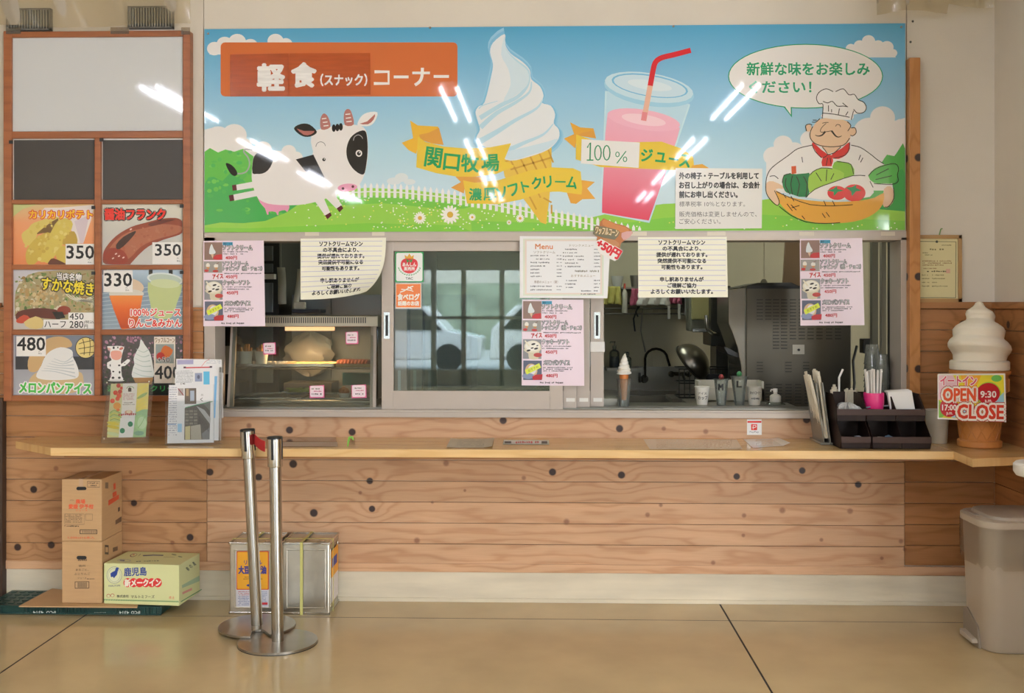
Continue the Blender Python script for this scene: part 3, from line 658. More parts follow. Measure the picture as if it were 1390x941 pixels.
A.lines([[(305, 320), (300, 285), (325, 275), (340, 282)], [(590, 300), (615, 300), (622, 330), (600, 350), (585, 345)], [(345, 290), (328, 330), (332, 370), (370, 405), (450, 420), (540, 410), (580, 365)], [(340, 262), (365, 262), (390, 240)], [(345, 250), (370, 250)], [(565, 260), (588, 285), (568, 320)]], 5, INK, 3)
A.lines([[(405, 240), (410, 150), (385, 145), (368, 110), (385, 72), (430, 50), (475, 68)], [(490, 68), (540, 50), (575, 88), (610, 85), (635, 120), (670, 135), (687, 170), (670, 200), (630, 205), (605, 180)], [(590, 248), (605, 190)], [(405, 205), (480, 212), (580, 232)], [(410, 130), (440, 140), (470, 130), (500, 160), (540, 160), (570, 165)], [(445, 155), (445, 195)], [(465, 180), (465, 200)], [(515, 175), (508, 215)], [(570, 195), (555, 220)], [(535, 140), (565, 165)]], 5, INK, 3)
A.lines([[(405, 270), (425, 265), (445, 265)], [(430, 270), (400, 300), (395, 325), (425, 325), (465, 318)], [(490, 290), (500, 278), (518, 282), (522, 295)]], 4, INK, 3)
A.line([(425, 322), (405, 345), (380, 352), (360, 345)], (12, 3), INK, 3).line([(465, 318), (490, 350), (510, 358), (530, 350)], (12, 3), INK, 3)
A.lines([[(340, 405), (360, 450), (400, 490)], [(580, 390), (578, 430), (550, 475), (475, 495)], [(405, 420), (440, 470), (410, 490)], [(525, 420), (480, 460), (440, 470)], [(440, 490), (430, 540)], [(455, 490), (462, 530)], [(275, 485), (280, 520)], [(650, 472), (638, 505)], [(665, 490), (650, 520)], [(70, 610), (100, 605), (125, 625)]], 5, INK, 2)
A.lines([[(150, 650), (160, 605), (205, 590)], [(175, 620), (170, 670), (200, 725)], [(215, 605), (205, 660), (215, 725)], [(240, 610), (260, 660), (245, 735)], [(285, 610), (310, 660), (300, 740)], [(330, 600), (345, 580), (400, 555), (470, 560)], [(365, 585), (400, 640)], [(435, 565), (430, 640)], [(480, 590), (460, 630)], [(500, 515), (550, 520), (590, 535), (605, 595)], [(300, 745), (360, 690), (480, 645), (600, 605), (680, 605)], [(730, 680), (710, 640)], [(750, 600), (830, 560)], [(745, 630), (850, 605)]], 5, INK, 2)
A.lines([[(110, 705), (200, 745), (330, 790), (480, 797), (600, 790)], [(130, 800), (200, 855), (300, 900), (420, 910), (520, 905)], [(155, 720), (175, 748)], [(205, 735), (225, 768)], [(415, 765), (428, 795)], [(470, 765), (485, 795)], [(180, 785), (215, 830)], [(205, 790), (240, 825)], [(210, 810), (260, 795)], [(405, 845), (425, 875)], [(430, 838), (452, 868)], [(275, 860), (295, 885)]], 5, INK, 2)
A.t()
A.build('printed_picture', M_SIGN, bn)
for px, py in ((283, 46), (584, 38), (914, 36), (1223, 37)):
    c = W(px, py, YB); MB().lathe([(.0055, 0), (.0055, .003), (.003, .005)], (c.x, c.y - .006, c.z), 10, axis='y').build('screw', M_STEEL, bn)

# papers stuck on the banner
def sheet(name, quad, y, lab, cat, art=None, m=None, col='#E9E7E2', group=None, th=.0012, curl=None):
    """a sheet on the wall plane y; quad = TL, TR, BR, BL in photo pixels; art(Art) draws in photo pixels"""
    fr = curl or flat(y)
    A = Art(fr, eps=3e-5, k=th / 3e-5)
    n = 60 if curl else 1
    (ax, ay), (bx, by), (cx, cy), (dx, dy) = quad
    def q(s, t): return (ax + (bx - ax) * s + (dx - ax) * t + (ax - bx + cx - dx) * s * t, ay + (by - ay) * s + (dy - ay) * t + (ay - by + cy - dy) * s * t)
    if curl:
        A.mb.grid(lambda s, t: A.P(*q(s, t)), n, n, lin(col)); k1_ = A.k
        A.k = 0; A.mb.grid(lambda s, t: A.P(*q(s, t)), n, n, lin(col)); A.k = k1_
    else:
        k0 = [fr(*q(s, t), th) for s, t in ((0, 0), (1, 0), (1, 1), (0, 1))]; k1 = [fr(*q(s, t), 0) for s, t in ((0, 0), (1, 0), (1, 1), (0, 1))]
        A.mb.add(k0 + k1, [(3, 2, 1, 0), (4, 5, 6, 7)] + [(i, (i + 1) % 4, 4 + (i + 1) % 4, 4 + i) for i in range(4)], lin(col))
    if art: A.nx(); art(A)
    return A.mb.build(name, m or M_PRINT, None, recalc=False, label=lab, cat=cat, group=group)
YS = YB - A.k * A.eps - .001
print('BANNER', A.k)
M_BROWNSH = mat('brown laminate print', '#FFFFFF', .22, attr=True, noise=.15, nscale=8, stretch=(1, 1, 8))
def a1(A):
    A.t(3.138, 270, 20); A.text('軽', (252, 212, 362, 322), WT, .05)
def a2(A):
    A.t(3.138, 270, 20); A.text('食', (397, 207, 497, 306), WT, .05).text('（スナック）', (518, 252, 716, 303), WT, .035)
sheet('title_patch', [(312.5, 74), (392, 72.5), (392, 130), (312.5, 131)], YS, 'dark orange laminated patch reading 軽 at the left of the sign heading', 'patch', a1, M_BROWNSH, '#AE4E1E')
sheet('title_patch', [(392.5, 72.5), (502.5, 72), (503, 128.5), (392.5, 130)], YS, 'dark orange laminated patch reading 食（スナック） beside the コーナー lettering', 'patch', a2, M_BROWNSH, '#B5521F')
def a3(A):
    A.t(3.62, 760, 50); c = '#1C8A58'
    A.line([(135, 545), (150, 520), (148, 605)], 7, c).line([(132, 606), (165, 606)], 6, c)
    for x in (187, 230): A.line([(x + 16 * math.cos(a * .5236), 570 + 36 * math.sin(a * .5236)) for a in range(12)], 6, c, closed=True)
    A.line([(325, 562), (280, 622)], 5, c)
    for x, y in ((283, 578), (320, 602)): A.line([(x + 9 * math.cos(a * .785), y + 12 * math.sin(a * .785)) for a in range(8)], 4.5, c, closed=True)
sheet('taped_label', [(789.5, 189), (868.5, 193.5), (867, 228), (788.5, 222)], YS, 'white paper strip with green handwritten 100 % taped over the yellow ribbon', 'label', a3)
def a4(A):
    A.t(3.138, 880, 20); c = '#2A2A2C'
    for i, (t, x0, x1) in enumerate((('外の椅子・テーブルを利用して', 132, 470), ('お召し上がりの場合は、お会計', 132, 474), ('前にお申し出ください。', 132, 380))): A.text(t, (x0, 672 + i * 40, x1, 700 + i * 40), c, .045)
    for t, x1, y in (('標準税率 10％となります。', 412, 795), ('販売価格は変更しませんので、', 462, 838), ('ご安心ください。', 308, 869)): A.text(t, (132, y, x1, y + 23), '#4A4A4C', 0)
sheet('eat_in_notice', [(917, 228), (1035, 229), (1034, 310), (916.5, 311)], YS, 'white printed notice about outdoor chairs and tables, stuck low on the sign beside the chef', 'notice', a4, M_GLOSS)

# ------------------------------------------------------------------ serving window frame
wn = MB()
wn.px(277, 314.5, 1232, 327, -.012, .16); wn.px(277, 322, 292, 566, -.012, .16); wn.px(1223, 322, 1232, 566, -.012, .16)
wn.box(X(277), X(1110), -.03, .12, Zm(566.5), Zm(559)).box(X(292), X(1223), -.02, .16, Zm(560), Zm(556.5))
wn.box(X(1110), X(1232), -.03, .12, Zm(566.5), Zm(559))
wn = wn.build('window_1', M_ALU, kind='structure', bevel=.002)
for q in ((Zm(553), Zm(551)),):
    for y in (.035, .07, .105, .14): MB().box(X(293), X(1222), y - .002, y + .002, Zm(557), Zm(554.5)).build('track', M_DSTEEL, wn)
for a, b in ((414, 433), (505, 522), (850, 878), (960, 985), (1085, 1105), (1196, 1215)):   # tape remnants
    MB().px(a, 314.5, b, 320, -.0135, -.0121).build('tape', mat('old tape', '#D8CFBE', .5), wn)
def sash(x0, x1, y, lab, k):
    s = thing('sliding_window', ((X(x0, y) + X(x1, y)) / 2, y, Zm(557, 0)), lab, 'window', 'four sliding window panels')
    f = MB(); yb = y + .028
    zt, zb = Zm(326, y), Zm(557.5, 0)
    f.box(X(x0, y), X(x0 + 16, y), y, yb, zb, zt).box(X(x1 - 18, y), X(x1, y), y, yb, zb, zt)
    f.box(X(x0 + 15, y), X(x1 - 17, y), y + .002, yb - .002, zt - .055, zt).box(X(x0 + 15, y), X(x1 - 17, y), y + .002, yb - .002, zb, Zm(531, y))
    f.build('frame', M_ALU, s, bevel=.0015)
    MB().box(X(x0 + 15, y), X(x1 - 17, y), y + .012, y + .016, Zm(533, y), zt - .05).build('pane', M_GLASS, s)
    for a in ((x0 + 7,) if k == 0 else ((x1 - 9,) if k == 3 else ())):
        h = MB().px(a - 4, 424, a + 4, 460, y - .003, y).build('finger_pull', M_POLISH, s); MB().px(a - 1.8, 428, a + 1.8, 456, y - .0035, y - .003).build('pull_recess', M_BLACK, h)
    return s
SX = [(518, 764), (536, 782.5), (557, 800.5), (577, 819.5)]
names = ['front sliding window panel with two stickers on its glass', 'second sliding window panel just behind the front one', 'third sliding window panel, second from the back', 'rearmost sliding window panel with a finger pull and white tag on its right stile']
for k, (a, b) in enumerate(SX):
    s = sash(a, b, .012 + .034 * k, names[k], k)
    if k:
        y = .012 + .034 * k
        MB().px(b - 14, 540.5, b - 2, 545.5, y - .002, y).build('label_plate', M_WHITE, s)
        MB().px(a + 4, 503, a + 8, 530, y - .002, y).build('corner_bracket', mat('bracket', '#D5D9D8', .4), s)
# white tag wrapped on the stile
MB().px(801, 464, 821, 478, .108, .112).build('stile_tag', mat('white tag', '#E9E7E4', .5), bevel=.002, label='small white plastic tag wrapped round the right stile of the sliding windows', cat='tag')
YW = .011
def tac(A):
    A.t(3.36, 500, 300)
    A.rrect(122, 141, 252, 280, 10, '#2E9B55').rrect(127, 146, 247, 275, 8, '#EEEEEC')
    A.poly([(186, 172), (205, 172), (222, 182), (225, 205), (212, 230), (186, 240), (160, 230), (148, 205), (152, 182), (168, 172)], '#D8323C', 3)
    A.poly([(168, 172), (165, 155), (178, 163), (187, 148), (196, 163), (208, 155), (205, 172)], '#DFA63C')
    A.poly([(172, 172), (187, 182), (202, 172), (197, 190), (187, 184), (177, 190)], '#3D9A50')
    A.text('あんしん', (156, 190, 218, 207), '#F5F2EE', .04).text('直売所', (162, 210, 212, 226), '#F5F2EE', .04).text('TAC', (170, 257, 203, 268), '#3A3A3A', .03)
    for i in range(13):
        a = math.radians(15 + i * 12.5); A.ell(187 + 50 * math.cos(a), 205 + 42 * math.sin(a), 5, 2.4, '#4AA15E', math.degrees(a) + 60, n=6); A.k -= .9
sheet('round_cornered_sticker', [(536.3, 342), (575, 342), (575, 383.3), (536.3, 383.3)], YW + .012, 'white sticker with green border, red tomato, crown and TAC lettering', 'sticker', tac, M_GLOSS, '#2E9B55', th=.001)
def tabe(A):
    A.t(3.36, 500, 300); w = '#F3EBDD'; A.rect(127, 288, 238, 394, '#E9792B')
    A.line([(145, 325), (165, 318), (185, 305), (205, 298)], 5, w, 2).line([(150, 312), (190, 316), (205, 322)], 4, w, 2).line([(180, 300), (200, 312)], 5, w)
    A.text('食べログ', (133, 332, 233, 361), w, .05).text('話題のお店', (135, 366, 231, 386), w, .05)
sheet('orange_sticker', [(537, 384.6), (572, 384.6), (572, 418.8), (537, 418.8)], YW + .012, 'orange square sticker with a white hand and lettering under the TAC sticker', 'sticker', tabe, M_GLOSS, '#EED9C8', th=.001)

# ------------------------------------------------------------------ posters on the window
def price_poster(A):
    A.t(7.526, 270, 320); w = '#EFEDEE'
    A.rect(55, 68, 240, 248, '#8C6E63').poly([(105, 180), (110, 130), (130, 85), (150, 130), (170, 165), (160, 185), (120, 190)], '#DDE2E4', 3).poly([(122, 190), (152, 190), (140, 235)], '#D9B79A')
    A.poly([(150, 215), (175, 195), (235, 190), (240, 240), (195, 248), (145, 240)], '#C62E33')
    A.rect(50, 262, 238, 378, '#9A9691').ell(92, 305, 20, 25, '#E8E2D8').ell(175, 310, 22, 22, '#E3DED5').poly([(70, 320), (110, 320), (95, 350)], '#C98C55').poly([(155, 325), (195, 325), (180, 350)], '#C98C55').ell(78, 358, 22, 14, '#B93434').ell(170, 362, 30, 12, '#B93434').line([(175, 290), (205, 275)], 5, '#7A3B2A')
    A.poly([(140, 400), (245, 385), (245, 420), (140, 450)], '#EFE6EC').text('アイス', (140, 392, 245, 440), '#B5222B', .05, -4)
    A.rect(55, 455, 242, 655, '#8D8C90').poly([(60, 560), (110, 600), (120, 655), (210, 655), (220, 580), (238, 540)], '#D5CBB0', 2).ell(152, 530, 84, 62, '#E3DCC8', n=20).ell(152, 524, 70, 48, '#F0ECE2', n=20)
    for x, y, r in ((160, 505, 14), (148, 545, 10), (188, 550, 14), (112, 570, 14), (200, 520, 8)): A.ell(x, y, r * 1.6, r * .7, '#2E2724', -15, n=8)
    A.line([(75, 470), (120, 525)], 14, '#E9E0C8').ell(205, 615, 42, 22, '#B23A35')
    A.rect(60, 672, 246, 870, '#5A5F74').ell(140, 775, 62, 72, '#D3B48E').ell(150, 765, 40, 50, '#E6E3E4').ell(110, 830, 60, 30, '#8C97B8').poly([(150, 835), (185, 815), (255, 810), (250, 865), (160, 870)], '#B5222B')
    A.poly([(78, 768), (220, 698), (240, 742), (95, 815)], '#DCE84A').text('おすすめ', (105, 742, 215, 768), '#6B7A2A', 0, -25)
    A.rect(243, 66, 345, 98, '#3D9CC0').text('濃厚ミルク', (248, 70, 340, 94), '#173E52', .02)
    def ol(t, b): A.text(t, b, '#F8F6F8', .0, 0, ('#202022', .085))
    ol('ソフトクリーム', (242, 98, 545, 148)); ol('ソフトクリーム', (244, 262, 505, 308)); ol('トッピング（桃・チョコ）', (246, 312, 645, 358)); ol('クッキーソフト', (248, 455, 518, 505)); ol('メロンパンアイス', (262, 665, 525, 715))
    for x0, y0, x1 in ((246, 158, 505), (246, 180, 455), (246, 380, 640), (246, 518, 545), (246, 540, 530), (260, 735, 560), (260, 752, 575), (260, 770, 475)): A.dashes(x0, y0, x1, y0 + 13, '#55505A', int((x1 - x0) / 14))
    for t, x, y in (('400円', 272, 208), ('450円', 274, 402), ('450円', 282, 566), ('480円', 288, 806)): A.text(t, (x, y, x + 116, y + 36), '#C2242E', .04)
    A.dashes(228, 886, 492, 906, '#333036', 20)
Q1 = [(276, 327), (358, 326.5), (360, 443), (276, 443)]
pp = sheet('menu_poster', Q1, -.016, 'pink soft-ice price poster at the far left of the window, beside the menu board', 'poster', price_poster, M_GLOSS, '#F0DDEA', group='pink soft-ice price posters')
def place(o, tl, y, lab, rz=0):
    c = o.copy(); COL.objects.link(c); a = W(276, 327, -.016); b = W(*tl, y); c.location = o.location + (b - a); c['label'] = lab; c.rotation_euler = (0, rz, 0); return c
place(pp, (708, 407), .004, 'pink soft-ice price poster on the sliding windows below the white Menu sheet', .006)
place(pp, (1086.5, 324), -.016, 'pink soft-ice price poster at the right end of the window opening', -.008)
NT = ['ソフトクリームマシン', 'の不具合により、', '提供が遅れております。', '突然提供不可能になる', '可能性もあります。', None, '申し訳ありませんが', 'ご理解ご協力', 'よろしくお願いいたします。']
def machine(x0, wd, yt, dy, cx, wmax):
    wr_ = [.75, .62, .82, .78, .66, 0, .7, .46, 1.0]
    def f(A):
        for i in range(11):
            y = yt - 1 + i * dy * .83; A.rect(x0 + 1, y, x0 + wd - 1, y + .9, '#C9C6DD'); A.k -= 1
        A.nx()
        for i, t in enumerate(NT):
            if t: h = wmax * wr_[i] / 2; A.text(t, (cx - h, yt + i * dy, cx + h, yt + i * dy + 6.2), '#202024', .05)
    return f
sheet('machine_notice', [(866, 322), (986.5, 321.5), (988, 403.5), (866.5, 404)], -.0165, 'flat cream striped notice about the soft-ice machine in the middle of the right-hand opening', 'notice', machine(866, 120, 326, 8.35, 925.5, 84), M_PRINT, '#F3F1DE', group='soft-ice machine notices')
def curl1(u, v, k):
    s, t = (u - 408) / 116, (v - 324) / 83; c = max(0, (s * .9 + t - 1.05)) / .85; c2 = c * c
    return W(u - 24 * c2 * (.4 + .6 * t) - 3 * t * s, v - 9 * c2 - 2 * t * s, -.0165 - k - .075 * c2 - .003)
def mn2(A): A.t(); machine(408, 112, 328, 8.35, 463, 78)(A)
sheet('machine_notice', [(408, 324), (524, 322.5), (524, 407), (408, 407)], -.0165, 'cream striped notice about the soft-ice machine with a curled-up lower right corner', 'notice', mn2, M_PRINT, '#F3F1DE', group='soft-ice machine notices', curl=curl1)
def menu_a(A):
    A.t(10.454, 700, 315)
    A.rect(105, 95, 1248, 905, '#DCE3D2').rect(130, 110, 1225, 885, '#E8D9CF').rect(155, 130, 1200, 865, '#EEEEF0')
    A.text('Menu', (278, 170, 525, 242), '#D9895C', .03, 0)
    A.text('ソフトクリーム', (255, 268, 560, 305), '#7C6A4E').text('ドリンクメニュー', (765, 175, 1105, 207), '#8A7D5A').text('おすすめメニュー', (785, 605, 1130, 640), '#9A7C50').text('季節のメニュー（夏）', (262, 690, 600, 730), '#7A5A4A')
    for i in range(7):
        A.dashes(210 + (80 if i == 1 else 0), 325 + i * 49, (480, 480, 480, 420, 360, 350, 365)[i], 347 + i * 49, '#77777E', 14).dashes(582, 327 + i * 49, 656, 345 + i * 49, '#77777E', 5)
    for i in range(6):
        A.dashes(700, 235 + i * 49, (870, 875, 970, 970, 890, 920)[i], 257 + i * 49, '#77777E', 12).dashes(1112, 237 + i * 49, 1205, 255 + i * 49, '#77777E', 5)
    for i in (1, 2, 3): A.ell(678, 245 + i * 49, 9, 9, '#555', n=8)
    A.dashes(825, 540, 1182, 572, '#8A857A', 22)
    for i in range(4): A.dashes(700 + (230 if i == 3 else 0), 678 + i * 49, (870, 850, 820, 1075)[i], 700 + i * 49, '#77777E', 10).dashes(1110, 678 + i * 49, 1200, 698 + i * 49, '#77777E', 5)
    for i in range(2): A.dashes(210, 760 + i * 50, 515, 782 + i * 50, '#77777E', 18).dashes(582, 762 + i * 50, 656, 780 + i * 50, '#77777E', 5)
    A.dashes(925, 872, 1140, 892, '#77777E', 14)
sheet('white_menu_sheet', [(705.5, 320.5), (829, 321.5), (824.5, 405), (705.5, 404.5)], -.014, 'white laminated Menu sheet with drink and snack columns over the sliding windows', 'menu', menu_a, M_GLOSS, '#EDEDEE')
def waf(A):
    A.t(12.55, 780, 290)
    A.poly([(490, 78), (560, 110), (700, 170), (850, 205), (960, 270), (990, 330), (900, 420), (800, 500), (740, 560), (620, 560), (440, 440), (350, 380), (330, 300), (370, 200), (450, 215), (445, 130)], '#B9764A')
    A.poly([(500, 95), (700, 185), (860, 230), (930, 290), (800, 320), (600, 250), (480, 190)], '#D08A55', 2).poly([(800, 330), (980, 300), (940, 400), (830, 450)], '#D8A9A6', 2).poly([(470, 420), (700, 460), (760, 540), (640, 560)], '#C58A5E', 2)
    A.poly([(365, 205), (700, 270), (770, 330), (700, 430), (640, 440), (340, 370), (330, 300)], '#7C7862', 2)
    A.text('ワッフルコーン', (355, 250, 745, 370), '#E8DDC0', .02, 8, ('#A57A24', .05))
    A.poly([(360, 470), (450, 430), (640, 540), (800, 640), (790, 700), (690, 810), (600, 770), (430, 680), (380, 600)], '#F3EDEA')
    A.text('+50円', (365, 520, 795, 680), '#D62A36', .06, 31, ('#F3EDEA', .05))
sheet('waffle_cone_cutout', [(815, 300), (848, 307), (838, 352), (809, 330)], -.018, 'tilted brown and red +50円 waffle-cone cutout between the white menu and the cream notice', 'sign', waf, M_GLOSS, '#B9764A')

# ------------------------------------------------------------------ the kitchen behind the window
KB = 2.3; KX0, KX1 = -2.35, 2.95
M_KWALL = mat('kitchen wall panel', '#C6C0A8', .45, noise=.06, nscale=2)
M_KFL = mat('kitchen floor', '#5C564C', .5)
MB().box(KX0, KX1, .12, KB, -.1, 0).build('kitchen_floor', M_KFL, kind='structure')
MB().box(KX0, KX1, .12, KB, 2.75, 2.85).build('kitchen_ceiling', M_CEIL, kind='structure')
kw = MB().box(KX0, KX1, KB + .01, KB + .1, 0, 2.75).build('wall_kitchen', M_KWALL, kind='structure')
kxs = [KX0, X(560, KB), X(700, KB), X(885, KB), X(1037, KB), X(1180, KB), KX1]
for a, b in zip(kxs, kxs[1:]): MB().box(a + .002, b - .002, KB, KB + .01, 0, 2.75).build('panel', M_KWALL, kw)
MB().box(KX0 - .1, KX0, .12, KB, 0, 2.75).build('wall_kitchen_left', M_KWALL, kind='structure')
MB().box(KX1, KX1 + .1, .12, KB, 0, 2.75).build('wall_kitchen_right', M_KWALL, kind='structure')
kt = mat('kitchen fill tube', '#FFFFFF', .5, emit='#F4FFF0', es=KITCHEN_FILL * 8)
tube_lamp(.3, 1.2, 2.75, 1.2, 'unseen twin-tube ceiling lamp added to light the kitchen', kt)  # out-of-view lamp, added to brighten the interior

ZL = W(950, 552, .16).z     # ledge inside the window
led = thing('steel_ledge', (X(950, .16), .25, ZL - .03), 'stainless steel ledge just inside the right-hand window opening', 'shelf')
MB().px(836, 552, 1083, 563, .165, .40).build('ledge_top', M_DSTEEL, led, bevel=.003)
MB().px(818.5, 541, 838.5, 562, .165, .34).build('end_box', M_DSTEEL, led, bevel=.003)
MB().box(X(840, .2), X(1080, .2), .18, .2, 0, ZL - .05).build('skirt', M_DSTEEL, led)
# sink at the back wall
yk = KB - .02; ZS = W(870, 536, 1.85).z
sk = thing('sink_unit', (X(880, 2), 2.0, 0), 'long stainless sink bench with a splashback along the kitchen back wall', 'sink')
MB().box(X(790, KB), X(1010, KB), yk, KB - .001, ZS, W(870, 498, yk).z).build('splashback', M_DSTEEL, sk)
x0, x1, ya, yb = X(790, KB), X(952, KB), 1.75, yk
bx0, bx1 = X(842, 2), X(922, 2)
m = MB().box(x0, bx0, ya, yb, ZS - .04, ZS).box(bx1, x1, ya, yb, ZS - .04, ZS).box(bx0, bx1, ya, ya + .06, ZS - .04, ZS).box(bx0, bx1, yb - .1, yb, ZS - .04, ZS)
m.build('bench_top', M_DSTEEL, sk)
MB().box(bx0, bx0 + .01, ya + .06, yb - .1, ZS - .25, ZS - .04).box(bx1 - .01, bx1, ya + .06, yb - .1, ZS - .25, ZS - .04).box(bx0, bx1, ya + .06, ya + .07, ZS - .25, ZS - .04).box(bx0, bx1, yb - .11, yb - .1, ZS - .25, ZS - .04).box(bx0, bx1, ya + .06, yb - .1, ZS - .26, ZS - .25).build('basin', M_DSTEEL, sk)
for xx in (x0 + .04, x1 - .04):
    for yy in (ya + .04, yb - .04): MB().lathe([(.02, 0), (.02, ZS - .04)], (xx, yy, 0), 10).build('leg', M_DSTEEL, sk)
def faucet(px, name, lab, sgn=1, hgt=.22):
    c = W(px, 515, yk - .03)
    t = thing(name, (c.x, yk - .001, c.z), lab, 'tap')
    MB().lathe([(.03, 0), (.03, .02)], (c.x, yk - .0005, c.z), 14, axis='y').lathe([(.026, 0), (.018, -.09)], (c.x, yk, c.z), 12, axis='y').build('body', M_DARKM, t, smooth=True)
    p = [(c.x, yk - .07, c.z)] + [(c.x + sgn * (.075 - .075 * math.cos(a)), yk - .07 - .02 * a, c.z + hgt - .07 + .07 * math.sin(a)) for a in [i * math.pi / 8 for i in range(9)]] + [(c.x + sgn * .165, yk - .14, c.z + hgt - .12)]
    MB().tube(p, .009, 8).build('spout', M_DARKM, t, smooth=True)
    MB().box(c.x - .045, c.x - .03, yk - .08, yk - .06, c.z - .02, c.z + .05).tube([(c.x - .045, yk - .07, c.z), (c.x, yk - .07, c.z)], .008, 8).build('lever', M_DARKM, t)
    return t
M_DARKM = mat('dark chrome', '#4E4B46', .22, 1)
faucet(875, 'faucet', 'curved gooseneck kitchen tap over the sink basin')
c = W(921, 507, yk); t = thing('faucet', (c.x, yk - .001, c.z), 'low mixer tap with two knobs right of the gooseneck tap', 'tap')
MB().tube([(c.x - .07, yk - .05, c.z), (c.x + .07, yk - .05, c.z)], .014, 10).tube([(c.x, yk - .05, c.z), (c.x + .01, yk - .12, c.z + .01), (c.x + .02, yk - .17, c.z - .03)], .009, 8).build('body', M_DARKM, t, smooth=True)
for s in (-.06, .06): MB().lathe([(.022, 0), (.022, -.03), (.012, -.035)], (c.x + s, yk - .06, c.z), 10, axis='y').tube([(c.x + s, yk, c.z), (c.x + s, yk - .06, c.z)], .012, 8).build('knob', M_DARKM, t)
# wall-hung rack above the sink with clutter
yr = 2.0; zr = W(870, 390, yr).z
rk = thing('utensil_shelf', (X(880, yr), yr + .15, zr - .15), 'steel wall rack with bottles and cloths above the sink', 'rack')
MB().box(X(800, yr), X(931, yr), yr - .12, KB - .001, zr - .012, zr).build('shelf', M_DSTEEL, rk)
for q in (412, 419, 426): 
    z = W(870, q, yr).z; MB().tube([(X(800, yr), yr, z), (X(931, yr), yr, z)], .006, 6).build('rail', M_DSTEEL, rk)
for q in (812, 929): MB().box(X(q, yr) - .01, X(q, yr) + .01, yr - .1, KB - .001, W(870, 428, yr).z, zr).build('bracket', M_DSTEEL, rk)
def cloth(name, px0, q0, px1, q1, y, m, lab, cat='cloth', th=.01, wv=.012):
    a, b = W(px0, q0, y), W(px1, q1, y)
    def f(s, t): return (a.x + (b.x - a.x) * (s + .04 * math.sin(9 * t) * (s - .5)), y + wv * math.sin(s * 17 + t * 3) * (.4 + t), a.z + (b.z - a.z) * t * (1 - .06 * math.sin(3.1 * s)))
    return MB().grid(f, 14, 10).build(name, m, smooth=True, solid=th, label=lab, cat=cat)
cloth('kitchen_cloth', 818, 389, 842, 414, yr - .16, mat('yellow cloth', '#BDB766', .9), 'yellow cloth hanging over the left end of the wall rack')
cloth('kitchen_cloth', 857, 392, 872, 415, yr - .16, mat('pink cloth', '#B25C78', .9), 'narrow pink cloth hanging beside the spray bottle on the wall rack')
cloth('kitchen_cloth', 866, 398, 908, 415, yr - .2, mat('white cloth', '#D8D6D2', .9), 'white cloth hanging on the wall rack below the cream notice')
cloth('kitchen_cloth', 906, 400, 924, 413, yr - .17, mat('pink cloth', '#B25C78', .9), 'wide pink cloth hanging to the right of the white cloth')
def bottle(name, px, qb, qt, wpx, y, m, capm, lab, pump=False, cat='bottle', liq=None):
    b = W(px, qb, y); tz = W(px, qt, y).z; r = wpx / 2 * (y - CAMY) / FPX; h = tz - b.z
    t = thing(name, b, lab, cat)
    bh = h * (.66 if pump else .78)
    MB().lathe([(r * .9, 0), (r, .01), (r, bh * .82), (r * .75, bh * .93), (r * .35, bh), (r * .35, bh + .01)], b, 18).build('body', m, t, smooth=True)
    if liq: MB().lathe([(r * .93, .004), (r * .94, bh * .62)], b, 18).build('liquid', liq, t, smooth=True)
    z = b.z + bh + .01
    if pump:
        MB().lathe([(r * .4, 0), (r * .4, .018)], (b.x, b.y, z), 12).lathe([(r * .12, .018), (r * .12, h - bh - .02)], (b.x, b.y, z), 8).tube([(b.x + r * .2, b.y, tz - .012), (b.x - r * .75, b.y, tz - .012), (b.x - r * .85, b.y, tz - .022)], r * .14, 8).build('pump', capm, t, smooth=True)
    else: MB().lathe([(r * .4, 0), (r * .34, h - bh - .01)], (b.x, b.y, z), 12).build('cap', capm, t, smooth=True)
    return t
M_CLR2 = glass('bottle plastic', '#DDE4E0', 1.5, .05, haze=.12)
bottle('squeeze_bottle', 848, 425, 385, 8, yr - .14, mat('cloudy plastic', '#B9B8AC', .4), mat('red cap', '#B5432E', .4), 'slim squeeze bottle with a red collar on the wall rack')
bottle('soap_bottle', 834, 499, 462, 14, yk - .14, M_CLR2, M_CLR2, 'pump bottle of dark blue liquid standing at the left of the sink splashback', True, liq=mat('blue soap', '#0E2A55', .2))
MB().box(X(822, yk), X(866, yk), yk - .2, yk - .001, W(834, 499, yk).z - .016, W(834, 499, yk - .14).z).build('soap_shelf', M_DSTEEL, label='small steel shelf under the soap bottles above the sink', cat='shelf')
bottle('soap_bottle', 852, 499, 476, 10, yk - .14, M_CLR2, M_CLR2, 'clear pump bottle right of the blue liquid bottle', True, liq=mat('pale soap', '#8FA0A0', .2))
for i, (a, q0, b, q1) in enumerate(((866, 416, 862, 450), (872, 420, 876, 478), (868, 416, 866, 430))):
    p0, p1 = W(a, q0, yr - .1), W(b, q1, yr - .1)
    MB().tube([p0, (p0 + p1) / 2 + Vector((-.02, 0, 0)), p1], .006, 6).build('hanging_utensil', M_BLACK if i != 1 else M_DSTEEL, label=('long dark wire whisk hanging from the wall rack', 'steel ladle handle hanging lowest from the wall rack', 'short dark strap hanging from the wall rack')[i], cat='utensil')
for a in (908, 922):
    p0, p1 = W(a, 391, yr - .12), W(a, 433, yr - .12); MB().box(p0.x - .008, p0.x + .008, p0.y, p0.y + .01, p1.z, p0.z).build('hanging_bar', M_WHITE, label='pale bar hanging %s under the pink cloth' % ('left' if a == 908 else 'right'), cat='utensil')
